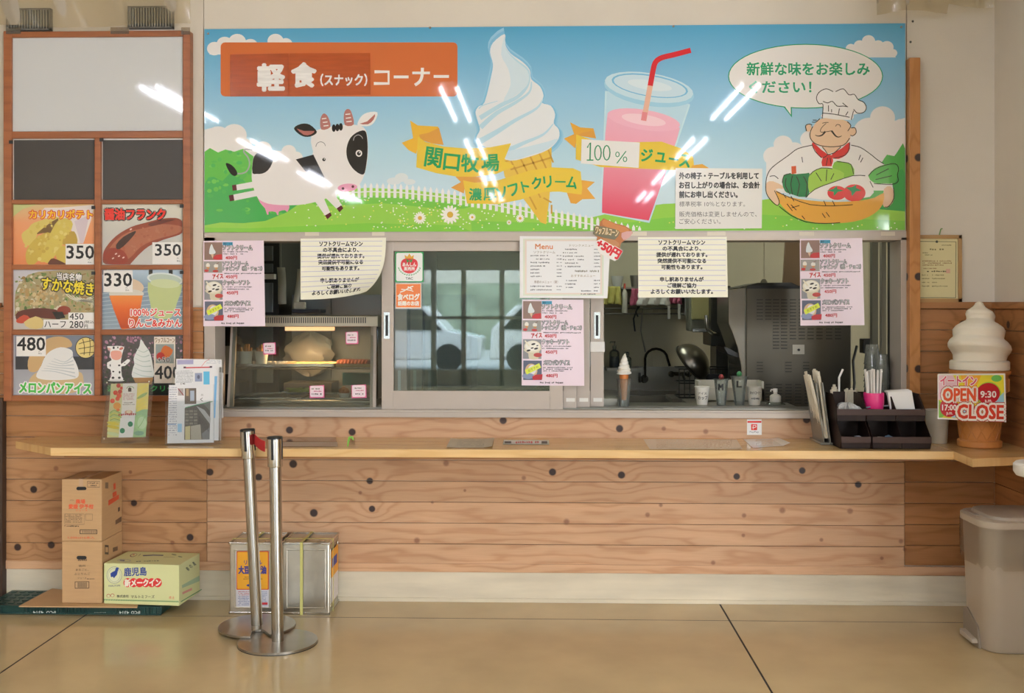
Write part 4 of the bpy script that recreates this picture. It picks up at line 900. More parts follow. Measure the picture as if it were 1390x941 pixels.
for k, (px, qb, qt, wd) in enumerate(((838, 389, 374, 16), (862, 388, 372, 14))):
    b = W(px, qb, yr - .05); r = wd / 2 * 7.3 / FPX; h = W(px, qt, yr - .05).z - b.z; z0 = zr
    MB().lathe([(r * .7, 0), (r, h * .9), (r, h)], (b.x, b.y, z0), 16).build('bowl' if k == 0 else 'wire_basket', mat('pale bowl', '#C9CBC8', .4) if k == 0 else M_DSTEEL, smooth=True, label=('pale plastic bowls stacked on the wall rack', 'small steel basket on the wall rack next to the notice')[k], cat='bowl')
# towel dispenser
t = thing('paper_dispenser', W(950, 433, 1.7), 'yellow-fronted towel dispenser hanging left of the drinks machine', 'dispenser')
MB().px(936, 395, 961, 450, 1.72, 1.9).build('housing', mat('dispenser grey', '#77786C', .5), t, bevel=.01)
MB().px(939, 388, 964, 434, 1.69, 1.72).build('front_cover', mat('dispenser yellow', '#B5AE78', .5), t, bevel=.006)
MB().px(940, 446, 962, 451, 1.66, 1.72).build('tray', M_STEEL, t, bevel=.003)
MB().box(X(945, 1.9), X(955, 1.9), 1.9, KB - .001, W(950, 440, 1.9).z, W(950, 400, 1.9).z).build('wall_bracket', M_DSTEEL, t)
# narrow dark machine with a chrome dispensing lever
t = thing('drink_dispenser', (X(972, 1.6), 1.7, 0), 'narrow dark steel drink machine with a chrome lever, left of the soft-ice machine', 'machine')
MB().px(965, 388, 992, 470, 1.6, 1.95).build('head', mat('dark steel', '#4A4A46', .35, .8), t, bevel=.006)
MB().box(X(974, 1.6), X(1002, 1.6), 1.65, 1.9, 0, W(980, 468, 1.6).z).build('column', mat('dark steel', '#4A4A46', .35, .8), t)
a, b, c_ = W(958.5, 428, 1.5), W(959.5, 447, 1.5), W(975, 454, 1.6)
MB().tube([a, b, b + Vector((.03, 0, -.02)), c_], .013, 10).build('lever', M_POLISH, t, smooth=True)
# big steel bowl upside down on the dish rack
cb = W(944, 488, 1.2)
Mx = Matrix.Translation(cb) @ Matrix.Rotation(math.radians(48), 4, 'Y') @ Matrix.Rotation(math.radians(20), 4, 'X')
rb = .125
MB(Mx).lathe([(rb * math.cos(a) + .002, rb * .85 * math.sin(a) - .04) for a in [i * math.pi / 2 / 9 for i in range(10)]] + [(0.001, rb * .85 - .04)], n=28, cap=False).lathe([(rb + .008, -.04), (rb + .008, -.034), (rb - .002, -.036)], n=28, cap=False).build('mixing_bowl', mat('worn steel', '#6E6A62', .28, .95), smooth=True, solid=.003, label='large steel mixing bowl drying tilted on the dark dish rack', cat='bowl')
t = thing('dish_rack', W(975, 548, 1.1), 'black wire dish rack behind the white storage box', 'rack')
zt, zb = W(970, 501, 1.27).z, W(970, 540, 1.27).z; xa, xb = X(922, 1.27), X(1000, 1.27)
for k in range(12): xx = xa + (xb - xa) * k / 11; MB().tube([(xx, 1.27, zb), (xx, 1.27, zt)], .003, 5).build('wire', M_BLACK, t)
for zz in (zt, (zt + zb) / 2, zb): MB().tube([(xa, 1.27, zz), (xb, 1.27, zz), (xb, 1.5, zz), (xa, 1.5, zz), (xa, 1.27, zz)], .005, 6).build('rim', M_BLACK, t)
MB().box(xa - .05, xb, 1.24, 1.56, zb - .03, zb - .004).box(xa, xa + .04, 1.25, 1.29, 0, zb - .03).box(xb - .04, xb, 1.25, 1.29, 0, zb - .03).box(xa, xa + .04, 1.5, 1.54, 0, zb - .03).box(xb - .04, xb, 1.5, 1.54, 0, zb - .03).build('prep_table', M_DSTEEL, label='steel prep table carrying the dish rack', cat='table')
MB().px(951, 508, 978, 520, 1.245, 1.262).build('tablet', M_BLACK, bevel=.002, label='small black screen in front of the dish rack', cat='screen')
# white storage box lying on the ledge
t = thing('storage_box', W(998, 551, .45), 'white open plastic storage box lying behind the paper cups', 'box')
yb0, yb1 = .47, .6
m = MB(); za, zc = ZL - .0, W(998, 518, .47).z
m.box(X(948, .47), X(1037, .47), yb0, yb0 + .004, za, W(998, 527, .47).z).box(X(948, .47), X(1037, .47), yb1, yb1 + .004, za, zc).box(X(1034, .47), X(1037, .47), yb0, yb1, za, zc).box(X(948, .47), X(951, .47), yb0, yb1, za, zc).box(X(948, .47), X(1037, .47), yb0, yb1, za, za + .004)
m.build('box_body', mat('cream plastic', '#CFCBBD', .45), t)
MB().px(948, 525.5, 1037, 528, .465, .475).build('box_rim', mat('cream plastic', '#CFCBBD', .45), t, bevel=.002)
MB().box(X(930, .47), X(1045, .47), .405, .61, ZL - .03, ZL - .001).build('steel_table', M_DSTEEL, label='steel table top behind the ledge under the white box', cat='table')
# soft-ice machine
ym = .62
SM = thing('soft_ice_machine', (X(1070, ym), ym + .3, .75), 'large stainless soft-ice machine with louvred side panel behind the right opening', 'machine')
M_MACH = mat('machine steel', '#57534A', .3, .75, noise=.15, nscale=2.5)
MB().px(1013, 390, 1156, 560, ym, ym + .6).build('cabinet', M_MACH, SM, bevel=.006)
pr = [(989, 394), (1014, 390), (1014, 562), (1009, 562), (1006, 498), (1001, 472), (994, 452), (989, 440)]
pr = [(W(a, b, ym + .02).x, W(a, b, ym + .02).z) for a, b in pr]
MB().prism(pr, ym + .02, ym + .42, axis='y').build('front_head', mat('machine head steel', '#77736B', .25, .85), SM, bevel=.004)
pr = [(985, 472), (993, 474), (1010, 484), (1007, 487), (990, 481)]
MB().prism([(W(a, b, ym).x, W(a, b, ym).z) for a, b in pr], ym + .05, ym + .35, axis='y').build('drip_hood', M_BLACK, SM)
MB().px(1014, 388, 1156, 392, ym - .006, ym + .61).build('lid_edge', M_BLACK, SM, bevel=.002)
pr = [(1003, 389), (1028, 383), (1040, 382), (1095, 384), (1110, 389)]
pr2 = [(W(a, b, ym).x, W(a, b, ym).z) for a, b in [(1008, 390), (1034, 383.5), (1080, 383), (1096, 390)]]
MB().prism(pr2, ym + .1, ym + .5, axis='y').build('hopper_lid', mat('hopper black', '#25241F', .3), SM, bevel=.004)
MB().lathe([(.018, 0), (.02, .02), (.01, .035)], (X(1037, ym + .2), ym + .2, W(1037, 387, ym + .1).z), 12).build('lid_knob', mat('lid knob', '#6A614E', .4), SM, smooth=True)
def louvre_cols(cols, q0, q1, st, wd):
    out = []
    for cx_ in cols:
        q = q0
        while q < q1: out.append((cx_, q)); q += st
    return out
lv = louvre_cols((1031, 1042.5), 407, 435, 4.4, 9) + louvre_cols((1053, 1064), 407, 477, 4.4, 9) + louvre_cols((1076, 1088, 1100, 1112), 407, 462, 4.4, 9) + louvre_cols((1031,), 492, 507, 4.2, 8) + louvre_cols((1070, 1094), 492, 507, 4.2, 8) + louvre_cols((1043, 1057, 1070, 1083, 1096), 522, 550, 4.2, 9) + louvre_cols((1125, 1137), 407, 462, 4.4, 9)
lm = MB().box(-.019, .019, -.004, 0, -.002, .005).add([(-.019, -.004, .005), (.019, -.004, .005), (.019, 0, .011), (-.019, 0, .011)], [(0, 1, 2, 3)])
lo = None
M_LOUV = mat('louvre dark', '#33312C', .4, .5)
for a, q in lv:
    p = W(a, q, ym)
    if lo is None: lo = MB(Matrix.Translation(p)).box(-.018, .018, -.004, 0, -.003, .003).build('louvre', M_LOUV, SM); base = p.copy()
    else:
        o = lo.copy(); COL.objects.link(o); o.parent = SM; o.location = p - base
MB().px(1076, 468, 1092, 481, ym - .004, ym).build('lock_plate', mat('lock plate', '#A9A69C', .4, .5), SM)
c = W(1084, 475, ym); MB().lathe([(.007, 0), (.007, -.006)], (c.x, ym - .003, c.z), 12, axis='y').build('keyhole', M_BLACK, SM)
MB().box(X(1013, ym), X(1156, ym), ym, ym + .6, .05, Zm(560, ym)).build('base', M_DSTEEL, SM)
# brown board with plastic behind the machine, cable, side frames
MB(Matrix.Translation(W(1078, 392, 1.35)) @ Matrix.Rotation(.06, 4, 'Y')).box(-.07, .06, 0, .03, -1.6, .42).build('brown_board', mat('brown board', '#7A6248', .6), label='tall brown board standing behind the soft-ice machine', cat='board')
p = [W(1163, 470, .7), W(1158, 490, .65), W(1160, 520, .65), W(1156, 560, .65)]
MB().tube(p, .008, 6).build('power_cable', M_BLACK, smooth=True, label='black power cable hanging right of the soft-ice machine', cat='cable')
MB().px(1172, 460, 1190, 480, .7, .78).build('power_plug', M_BLACK, bevel=.005, label='black plug box at the wall right of the soft-ice machine', cat='plug')
for a, b, y, c in ((1184, 1192, .5, '#6F6E64'), (1197, 1203, .35, '#8F8C80'), (1208, 1222, .2, '#3C3B36')):
    MB().box(X(a, y), X(b, y), y, y + .04, Zm(566, y) - .3, 2.2).build('trim_6', mat('profile' + c, c, .45, .3), kind='structure')
# items on the ledge -----------------------------------------------------
yl = .27
def cup(name, px, qt, wt, wb, y, zb, m, lab, cat='cup', art=None, th=.0015, lid=None, group=None):
    d = y - CAMY; cx_ = X(px, y); zt = W(px, qt, y).z; rt, r0 = wt / 2 * d / FPX, wb / 2 * d / FPX
    t = thing(name, (cx_, y, zb), lab, cat, group)
    MB().lathe([(r0 - th, .004), (r0, 0), (rt, zt - zb - .004), (rt + .0025, zt - zb - .002), (rt + .0015, zt - zb), (rt - th, zt - zb - .002), (r0 - th, .005)], (cx_, y, zb), 24).build('cup_wall', m, t, smooth=True)
    if art:
        def fr(u, v, k):
            z = W(px, v, y).z; r = r0 + (rt - r0) * (z - zb) / (zt - zb) + .0008 + k; a = (u - px) * d / FPX / r; a = max(-1.4, min(1.4, a))
            return Vector((cx_ + r * math.sin(a), y - r * math.cos(a), z))
        A = Art(fr); art(A); A.build('lettering', M_PRINT, t)
    return t
M_PAPERC = mat('paper cup', '#D8D5CB', .6)
def cupa(l1, l2, px, q, n=0):
    return lambda A: A.text(l1, (px - 7, q, px + 7, q + 3), '#333', .02).text(l2, (px - 6, q + 5, px + 6, q + 10), '#222', .03)
cup('paper_cup', 953, 524.5, 20, 14, yl, ZL, M_PAPERC, 'white paper cup marked カップ leftmost among the sample cups', art=lambda A: A.text('アイス', (946, 532, 958, 535), '#444', .02).text('カップ', (946, 537, 960, 542), '#333', .03))
cup('paper_cup', 1024, 524.5, 20, 15, yl, ZL, M_PAPERC, 'white paper cup with handwriting right of the clear L cup', art=lambda A: A.text('ホットコーヒー', (1016, 530.5, 1032, 535), '#222', .03).dashes(1018, 539, 1030, 542, '#555', 6))
for px, qt, l, w0 in ((979, 515, 'M', 19), (1003.5, 511, 'L', 22)):
    t = cup('sample_cup', px, qt, w0, 12, yl - .03, ZL, M_CLEAR, 'clear plastic sample cup marked %s on the ledge' % l, art=(lambda A, px=px, qt=qt, l=l: A.text(l, (px - 5, qt + 6, px + 1, qt + 14), '#151515', .05)))
    b = W(px, qt, yl - .03)
    MB().lathe([(w0 / 2 * 5.6 / FPX + .006, 0), (w0 / 2 * 5.6 / FPX + .006, .004), (.001, .006)], (b.x, b.y, b.z - .002), 20).build('cup_lid', M_CLEAR, t, smooth=True)
    MB().lathe([(.009, 0), (.014, .006), (.014, .012), (.007, .022), (.001, .024)], (b.x, b.y, b.z + .003), 12).build('lid_figure', mat('red topping', '#7A2A2A', .5) if l == 'M' else mat('green topping', '#3E8A55', .5), t, smooth=True)
# pump dispenser
t = bottle('hand_soap_pump', 1052.5, 552, 526, 15, yl + .02, M_PAPERC, M_WHITE, 'white hand pump bottle with a wide base near the soft-ice machine', True)
MB().lathe([(.055, 0), (.05, .008), (.02, .022)], (X(1052.5, yl + .02), yl + .02, ZL - .004), 20).build('base_dish', M_CLR2, t, smooth=True)
# plastic cone sample in a cup
zb = W(851, 557, .16).z
t = cup('sample_cone_cup', 847, 514, 20, 13, .13, Zm(557) + .002, M_CLEAR, 'clear cup holding a tall miniature soft-ice cone at the left of the right opening', cat='cup')
c = W(847, 514, .13)
def swirl(mb, c, r0, h, turns=4, lay=26, n=26, tip=.08, lobes=0, pw=.75):
    prof = []
    pts = []
    vs = []; fs = []
    m = lay * turns // 2
    for j in range(m + 1):
        t_ = j / m; env = r0 * (1 - t_) ** pw * (1 - .12 * (t_ < .02))
        for i in range(n):
            a = 2 * math.pi * i / n; ph = (t_ * turns - i / n) % 1.0
            r = env * (.84 + .2 * math.sin(math.pi * ph) ** .6) + .001
            vs.append((c[0] + r * math.cos(a) + r0 * .12 * t_ ** 3, c[1] + r * math.sin(a), c[2] + h * t_))
    for j in range(m):
        for i in range(n): fs.append((j * n + i, j * n + (i + 1) % n, (j + 1) * n + (i + 1) % n, (j + 1) * n + i))
    fs.append(tuple(range(n - 1, -1, -1))); fs.append(tuple(m * n + i for i in range(n)))
    return mb.add(vs, fs)
M_CREAM = mat('cream plastic gloss', '#EFECE2', .35)
MB().lathe([(.012, -.11), (.022, .0), (.024, .022)], (c.x, .13, c.z), 18).build('wafer_cone', mat('orange wafer', '#C97A3A', .5), t, smooth=True)
swirl(MB(), (c.x, .13, c.z + .022), .038, .105, 6, 20, 20).build('soft_ice', M_CREAM, t, smooth=True)

# ---------------------------------------------- left opening: heated food cabinet
fc = thing('food_warmer', (X(410, .2), .3, Zm(557)), 'glass-fronted heated food cabinet in the left window opening', 'display case')
M_CASE = mat('case steel', '#A39A88', .35, .6)
zb, zt, zh = Zm(557) + .004, Zm(429, .2), Zm(444, .2)
xa, xb = X(318, .2), X(513, .2)
MB().box(xa, xb, .2, .62, zh, zt).build('top_housing', M_CASE, fc, bevel=.004)
MB().box(xa, xb, .14, .62, zb, zb + .03).build('base_tray', M_DSTEEL, fc, bevel=.003)
def post(pa, pb, nm):   # slanted front posts
    a = W(pa[0], pa[1], .2); b = W(pb[0], pb[1], .06)
    MB().add([(a.x - .014, a.y, a.z), (a.x + .014, a.y, a.z), (a.x + .014, a.y + .02, a.z), (a.x - .014, a.y + .02, a.z), (b.x - .016, b.y, zb), (b.x + .016, b.y, zb), (b.x + .016, b.y + .02, zb), (b.x - .016, b.y + .02, zb)], [(0, 1, 2, 3), (4, 7, 6, 5), (0, 4, 5, 1), (1, 5, 6, 2), (2, 6, 7, 3), (3, 7, 4, 0)]).build(nm, M_ALU, fc)
    return a, b
l0, l1 = post((317, 443), (312, 555), 'post'); r0_, r1_ = post((507, 443), (506, 555), 'post')
MB().add([(l0.x, .195, zh), (r0_.x, .195, zh), (r1_.x, .055, zb), (l1.x, .055, zb), (l0.x, .199, zh), (r0_.x, .199, zh), (r1_.x, .059, zb), (l1.x, .059, zb)], [(0, 3, 2, 1), (4, 5, 6, 7), (0, 1, 5, 4), (1, 2, 6, 5), (2, 3, 7, 6), (3, 0, 4, 7)]).build('glass_front', glass('case glass', '#EDF1EE', 1.8, .012, haze=.012), fc)
for k in range(46):
    a = 361 + k * 3.0
    p = W(a, 434, .2)
    if k == 0: vs0 = MB(Matrix.Translation(p)).box(-.0028, .0028, -.0008, .001, -.018, .012).build('vent_slot', M_BLACK, fc); pb_ = p.copy()
    else: o = vs0.copy(); COL.objects.link(o); o.parent = fc; o.location = p - pb_; o.location.z = 0
zm = W(410, 501, .2).z; zl = W(410, 547, .15).z
for nm, z, y0 in (('middle_rack', zm, .2), ('lower_rack', zl, .14)):
    mb = MB(); mb.tube([(xa + .02, y0, z), (xb - .02, y0, z)], .004, 6).tube([(xa + .02, .58, z), (xb - .02, .58, z)], .004, 6)
    for k in range(24): x = xa + .03 + (xb - xa - .06) * k / 23; mb.tube([(x, y0, z), (x, .58, z)], .0018, 4, cap=False)
    mb.build(nm, M_DSTEEL, fc)
MB().box(xa, xa + .006, .2, .62, zb + .03, zh).box(xb - .006, xb, .2, .62, zb + .03, zh).build('side_glass', M_GLASS, fc)
lamp = MB().box(X(388, .35), X(452, .35), .33, .40, zh - .024, zh - .002).build('heat_lamp', mat('heat lamp', '#FFC890', .5, emit='#FFC08A', es=1.7), fc)
al = area('heat_lamp_light', (X(420, .38), .38, zh - .05), (0, 0, 0), .25, .08, 6, (1, .62, .3))
M_FOIL = mat('aluminium foil', '#BDBDBB', .2, .95, bump=1.0, bscale=120)
M_FRY = mat('golden fries', '#B07A3E', .6)
def fry_cup(px, lab):
    c = W(px, 497, .32); c.z = zm + .004; t = thing('fries_cup', c, lab, 'cup', 'cups of fried snacks in the warmer')
    MB().lathe([(.026, 0), (.036, .082), (.037, .084), (.034, .082), (.025, .003)], c, 20).build('paper_cup', M_PAPERC, t, smooth=True)
    rr_ = random.Random(px)
    for k in range(11):
        a = rr_.uniform(0, 6.28); q = rr_.uniform(0, .022); dx, dy = q * math.cos(a), q * math.sin(a)
        MB().tube([(c.x + dx, c.y + dy, c.z + .05), (c.x + dx * 1.4, c.y + dy * 1.4, c.z + rr_.uniform(.1, .125))], .007, 5).build('fry', M_FRY, t)
fry_cup(334, 'leftmost paper cup of fries on the middle rack'); fry_cup(355, 'second paper cup of fries behind the pink card')
def tray(px0, px1, y0, y1, z, lab, m=M_FOIL, h=.018, cat='tray'):
    return MB().box(X(px0, y0), X(px1, y0), y0, y1, z, z + .003).box(X(px0, y0), X(px1, y0), y0, y0 + .003, z, z + h).box(X(px0, y0), X(px1, y0), y1 - .003, y1, z, z + h).box(X(px0, y0), X(px0, y0) + .003, y0, y1, z, z + h).box(X(px1, y0) - .003, X(px1, y0), y0, y1, z, z + h).build('food_tray', m, label=lab, cat=cat)
tray(384, 453, .28, .54, zm + .005, 'steel tray of golden fried pieces under the heat lamp', M_STEEL)
tray(455, 503, .26, .54, zm + .005, 'dark tray of sausages at the right of the middle rack', mat('bronze tray', '#7C6A48', .4, .6))
tray(323, 390, .26, .54, zm + .005, 'foil-lined tray under the fries cups')
tray(322, 410, .2, .54, zl + .005, 'crumpled foil tray on the lower rack, left half')
tray(413, 500, .2, .54, zl + .005, 'shallow steel tray on the lower rack, right half', M_DSTEEL)
rr_ = random.Random(3)
for k in range(22):
    x = X(392 + 56 * (k % 11) / 10, .34); y = .33 + .13 * (k // 11) + rr_.uniform(-.02, .02)
    MB(Matrix.Translation((x, y, zm + .014)) @ Matrix.Rotation(rr_.uniform(-1.2, 1.2), 4, 'Z')).tube([(-.03, 0, 0), (0, 0, .003), (.03, 0, 0)], .0085, 6).build('fried_piece', mat('fried golden', '#D09A58', .5), smooth=True, label='golden fried piece on the tray under the heat lamp', cat='food', group='fried pieces under the heat lamp')
for k in range(9):
    x = X(460 + 4.8 * k, .34)
    MB().tube([(x, .29, zm + .02), (x, .34, zm + .028), (x, .46, zm + .028), (x, .5, zm + .02)], [.006, .013, .013, .006], 8).build('sausage', mat('sausage skin', '#9A5540', .3), smooth=True, label='reddish sausage in the row on the dark tray', cat='food', group='sausages on the dark tray')
c = W(403, 526, .34)
t = thing('salad_plate', (c.x, .36, zl + .03), 'oval plate of chopped green salad on the lower rack', 'plate')
MB().lathe([(.03, 0), (.05, .005), (.085, .016), (.086, .018), (.05, .009)], (c.x, .36, zl + .025), 24).build('plate', M_PAPERC, t, smooth=True)
mb = MB()
for k in range(120): a = rr_.uniform(0, 6.28); q = rr_.uniform(0, .07); mb.box(*(lambda x, y, z: (x - .008, x + .008, y - .003, y + .003, z, z + .003))(c.x + q * math.cos(a), .36 + q * math.sin(a), zl + .036 + rr_.uniform(0, .022)))
mb.build('chopped_salad', mat('salad green', '#8FA24A', .6), t, kind='stuff')
c = W(467, 540, .3); t = thing('fried_chicken_bowl', (c.x, .3, zl + .008), 'small bowl heaped with fried chicken on the lower rack', 'bowl')
MB().lathe([(.02, 0), (.036, .03), (.037, .032), (.033, .03)], (c.x, .3, zl + .008), 20).build('bowl', M_PAPERC, t, smooth=True)
for k in range(7): a = k * .9; MB().lathe([(.001, -.012), (.012, -.006), (.014, .003), (.008, .012), (.001, .014)], (c.x + .016 * math.cos(a), .3 + .016 * math.sin(a), zl + .045 + .007 * (k % 3)), 9).build('chicken_piece', mat('fried brown', '#A86A38', .6, bump=.6), t, smooth=True)
MB().box(X(462, .5), X(505, .5), .56, .57, W(480, 524, .5).z, W(480, 507, .5).z).build('teal_card', mat('teal', '#3E8C8C', .5), label='teal card behind the right end of the lower rack', cat='card')
# wrapped bread bag and round boxes behind, seen through the case
c = W(418, 486, .8)
t = MB().grid(lambda s, q: (c.x + .13 * math.cos(6.283 * s) * math.sin(3.14 * q) * (1 + .12 * math.sin(19 * s + 7 * q) + .12 * math.sin(37.7 * s - 19 * q) + .1 * math.cos(56.5 * s + 15 * q)), .85 + .09 * math.sin(6.283 * s) * math.sin(3.14 * q), c.z + .02 + .12 * math.cos(3.14 * q) * (1 + .12 * math.sin(25 * s + 6 * q))), 28, 14).build('plastic_bag', mat('hazy bag', '#C9BFB0', .35), smooth=True, label='bulging pale plastic bag behind the heated cabinet', cat='bag')
MB().box(X(385, .72), X(450, .72), .72, .93, 0, W(418, 520, .72).z).build('carton', mat('dull carton', '#5B564E', .7), label='dark carton under the pale plastic bag behind the cabinet', cat='box')
def card(q, y, lab):
    (x0, y0, x1, y1) = q; cc = W((x0 + x1) / 2, (y0 + y1) / 2, y)
    def f(A):
        A.rrect(x0 + 1, y0 + 1, x1 - 1, y1 - 1, 2, '#F0DDE4').dashes(x0 + 3, y0 + 4, x1 - 6, y0 + 6, '#553', 7).dashes(x0 + 6, y0 + 7.5, x1 - 3, y0 + 9, '#B06', 5).dashes(x0 + 3, y1 - 6, x1 - 3, y1 - 4, '#333', 6)
    sheet('price_card', [(x0, y0 + 1), (x1, y0), (x1 + .5, y1), (x0 + .5, y1 + .5)], y, lab, 'card', f, M_PRINT, '#E56A9C', group='pink price cards on the warmer')
card((357, 465, 374, 481), .13, 'pink-edged price card upper left on the warmer glass beside the fries cups')
card((469, 450, 486, 467), .15, 'pink-edged price card upper right on the warmer glass')
card((420, 523, 440, 540), .06, 'pink-edged price card low in the middle of the warmer glass')
card((477, 522, 497, 540), .06, 'pink-edged price card at the lower right corner of the warmer glass')
# left interior: tall dark cabinet, hanging strips, grey panels
t = thing('tall_cabinet', (X(355, 1.0), 1.2, 0), 'tall dark fridge with grey doors in the kitchen left corner', 'cabinet')
MB().box(X(250, 1.0), X(378, 1.0), 1.02, 1.7, 0, 2.0).build('body', mat('cabinet dark', '#2A2C2E', .4), t)
for q0, q1 in ((334, 354), (358, 370), (384, 424), (428, 520)): MB().px(290, q0, 370, q1, 1.0, 1.02).build('door', mat('cabinet grey', '#6E777B', .4, .3), t, bevel=.003)
MB().px(300, 372, 372, 379, .97, 1.02).build('handle_strip', M_WHITE, t)
MB().px(376, 334, 396, 420, 1.75, 2.29).build('upper_unit', mat('unit brown', '#3F3C36', .5), label='dark brown unit hanging above the warmer next to the fridge', cat='cabinet')
def strip(px0, q0, px1, q1, y, col, lab, tilt=0):
    a, b = W(px0, q0, y), W(px1, q1, y)
    def f(s, t_): return (a.x + (b.x - a.x) * s + tilt * t_, y + .01 * math.sin(5 * t_), a.z + (b.z - a.z) * t_)
    MB().grid(f, 2, 8).tube([(a.x + (b.x - a.x) / 2, y, a.z - .01), (a.x + (b.x - a.x) / 2, y, 2.75)], .0015, 4).build('hanging_strip', mat('strip' + col, col, .6), solid=.004, smooth=True, label=lab, cat='paper')
strip(376, 363, 387, 413, .9, '#A8A79A', 'narrow pale printed strip hanging above the warmer', .01)
strip(404, 365, 412, 420, .85, '#C2BFAE', 'pale plastic bag strip hanging left of the curled notice', -.03)
MB().px(398, 410, 414, 420, .82, .86).build('tissue_pack', mat('tissue pack', '#BDB9A8', .6), bevel=.006, label='small pale packet on top of the warmer shelf', cat='packet')
MB().px(396, 420, 435, 425, .8, 1.0).build('blue_tray', mat('dark blue tray', '#252E3C', .5), bevel=.004, label='flat dark blue tray behind the warmer top', cat='tray')
t = thing('steel_cupboard', (X(470, .95), 1.2, 0), 'low grey steel cupboard behind the warmer under the curled notice', 'cupboard')
MB().box(X(395, .95), X(640, .95), .97, 1.5, 0, W(470, 400, .95).z).build('body', mat('grey cupboard', '#8A8E90', .4, .4), t)
for a, b in ((396, 449), (450.5, 517), (519, 580), (582, 640)): MB().box(X(a, .95), X(b, .95), .955, .97, .1, W(470, 401, .95).z).build('door', mat('grey cupboard', '#8A8E90', .4, .4), t)
MB().px(296, 470, 312, 508, .308, .3195).build('switch_card', mat('pale card', '#B9B7AC', .5), label='pale card with a switch left of the warmer', cat='card')
MB().box(X(293, .3), X(316, .3), .32, .4, 0, Zm(445, .3)).build('dark_side_panel', M_BLACK, label='dark panel between the window jamb and the warmer', cat='panel')

# ------------------------------------------------------------------ left: menu board and vents
YM = -.05
mbx = thing('menu_board', W(131, 545, YM), 'tall wooden-framed menu board with food photos left of the serving window', 'menu board')
def fbar(x0, q0, x1, q1, yf=YM, yb=-.001, nm='frame_bar'): return MB().px(x0, q0, x1, q1, yf, yb).build(nm, M_FRAME, mbx, bevel=.003)
fbar(4.5, 42, 15.5, 545); fbar(248, 42, 258, 545); fbar(15.5, 42, 248, 50); fbar(15.5, 537, 248, 545)
fbar(15.5, 178, 248, 187.5); fbar(128, 187.5, 136.5, 537)
for a, b in ((271, 277), (359.5, 366), (447.5, 455)): fbar(15.5, a, 128, b, YM + .004); fbar(136.5, a, 248, b, YM + .004)
MB().px(13, 47, 250, 540, -.02, -.002).build('backing_board', mat('backing', '#B9B2A4', .6), mbx)
MB().px(15.5, 50, 248, 178, -.036, -.0205).build('whiteboard', M_WHITEB, mbx)
YP = -.03
def cell(x0, y0, x1, y1, nm, art, base, m=M_GLOSS):
    A = Art(flat(YP), eps=2e-5); A.clamp = (x0 + .3, lambda u: y0 + .3, x1 - .3, lambda u: y1 - .3)
    b = MB().px(x0, y0, x1, y1, YP, -.0205, col=lin(base)); A.mb = b; A.k = 4; price = art(A); k = A.k; A.t()
    ph = b.build(nm, m, mbx, recalc=False)
    if price:
        B = Art(flat(YP - k * 2e-5 - .0006), eps=2e-5); B.clamp = A.clamp; price(B); B.build('price_card', M_PRINT, ph)
    return ph
M_DK = mat('black board', '#3E3A36', .45)
for x0, x1 in ((16, 128), (136.5, 248)):
    MB().px(x0 + 3, 190, x1, 271, -.034, -.0205).build('black_panel', M_DK, mbx)
    MB().px(x0, 188, x1, 190, -.032, -.0205).build('panel_edge', M_WHITE, mbx); MB().px(x0, 190, x0 + 3, 271, -.032, -.0205).build('panel_edge', M_WHITE, mbx)
T4 = (4.954, 0, 270); T5 = (5.346, 0, 440)
def pot(A):
    A.t(*T4); A.strip([(38, 88, 640, '#D9C08C'), (160, 88, 640, '#E8A070'), (445, 88, 640, '#E08A58')])
    A.poly([(88, 38), (250, 38), (150, 70), (88, 120)], '#C8CC8A').poly([(240, 120), (300, 60), (400, 60), (640, 40), (610, 150), (560, 300), (520, 300), (450, 150)], '#E8DDD8')
    A.poly([(500, 150), (600, 110), (560, 300), (540, 300)], '#D6C6CC')
    for pts, c in (([(145, 240), (190, 200), (230, 160), (380, 120), (390, 150), (300, 190), (250, 240), (230, 300), (170, 310)], '#D8C46A'), ([(250, 230), (390, 130), (360, 220), (290, 230)], '#6E5228'), ([(180, 340), (260, 250), (340, 230), (330, 330), (230, 440), (180, 430)], '#C9AE4E'), ([(270, 400), (370, 170), (440, 130), (490, 170), (440, 280), (340, 420), (300, 425)], '#D3BE5A'), ([(440, 240), (500, 220), (520, 300), (450, 310), (420, 300)], '#B89A44'), ([(375, 380), (400, 330), (440, 320), (440, 430), (400, 425)], '#CDB453'), ([(330, 420), (360, 400), (440, 435), (440, 444), (330, 444)], '#5E3020')): A.poly(pts, c, 3)
    A.blobs(60, 150, 150, 470, 420, ['#E0D07A', '#CFB85A', '#D8C66C', '#BFA348'], 6, 16, inside=inpoly([(150, 240), (240, 170), (400, 140), (490, 170), (430, 300), (300, 420), (190, 430)]))
    A.text('カリカリポテト', (197, 76, 622, 132), '#F2C230', .04, 0, ('#CF3A24', .09))
    return lambda A: A.t(*T4).rect(441, 303, 640, 444, '#EFECE8').text('350', (448, 315, 632, 402), '#141416', .02).text('円', (592, 405, 602, 416), '#222').text('税込', (590, 422, 614, 432), '#222')
cell(16, 277, 128, 359.5, 'menu_photo', pot, '#D9A070')
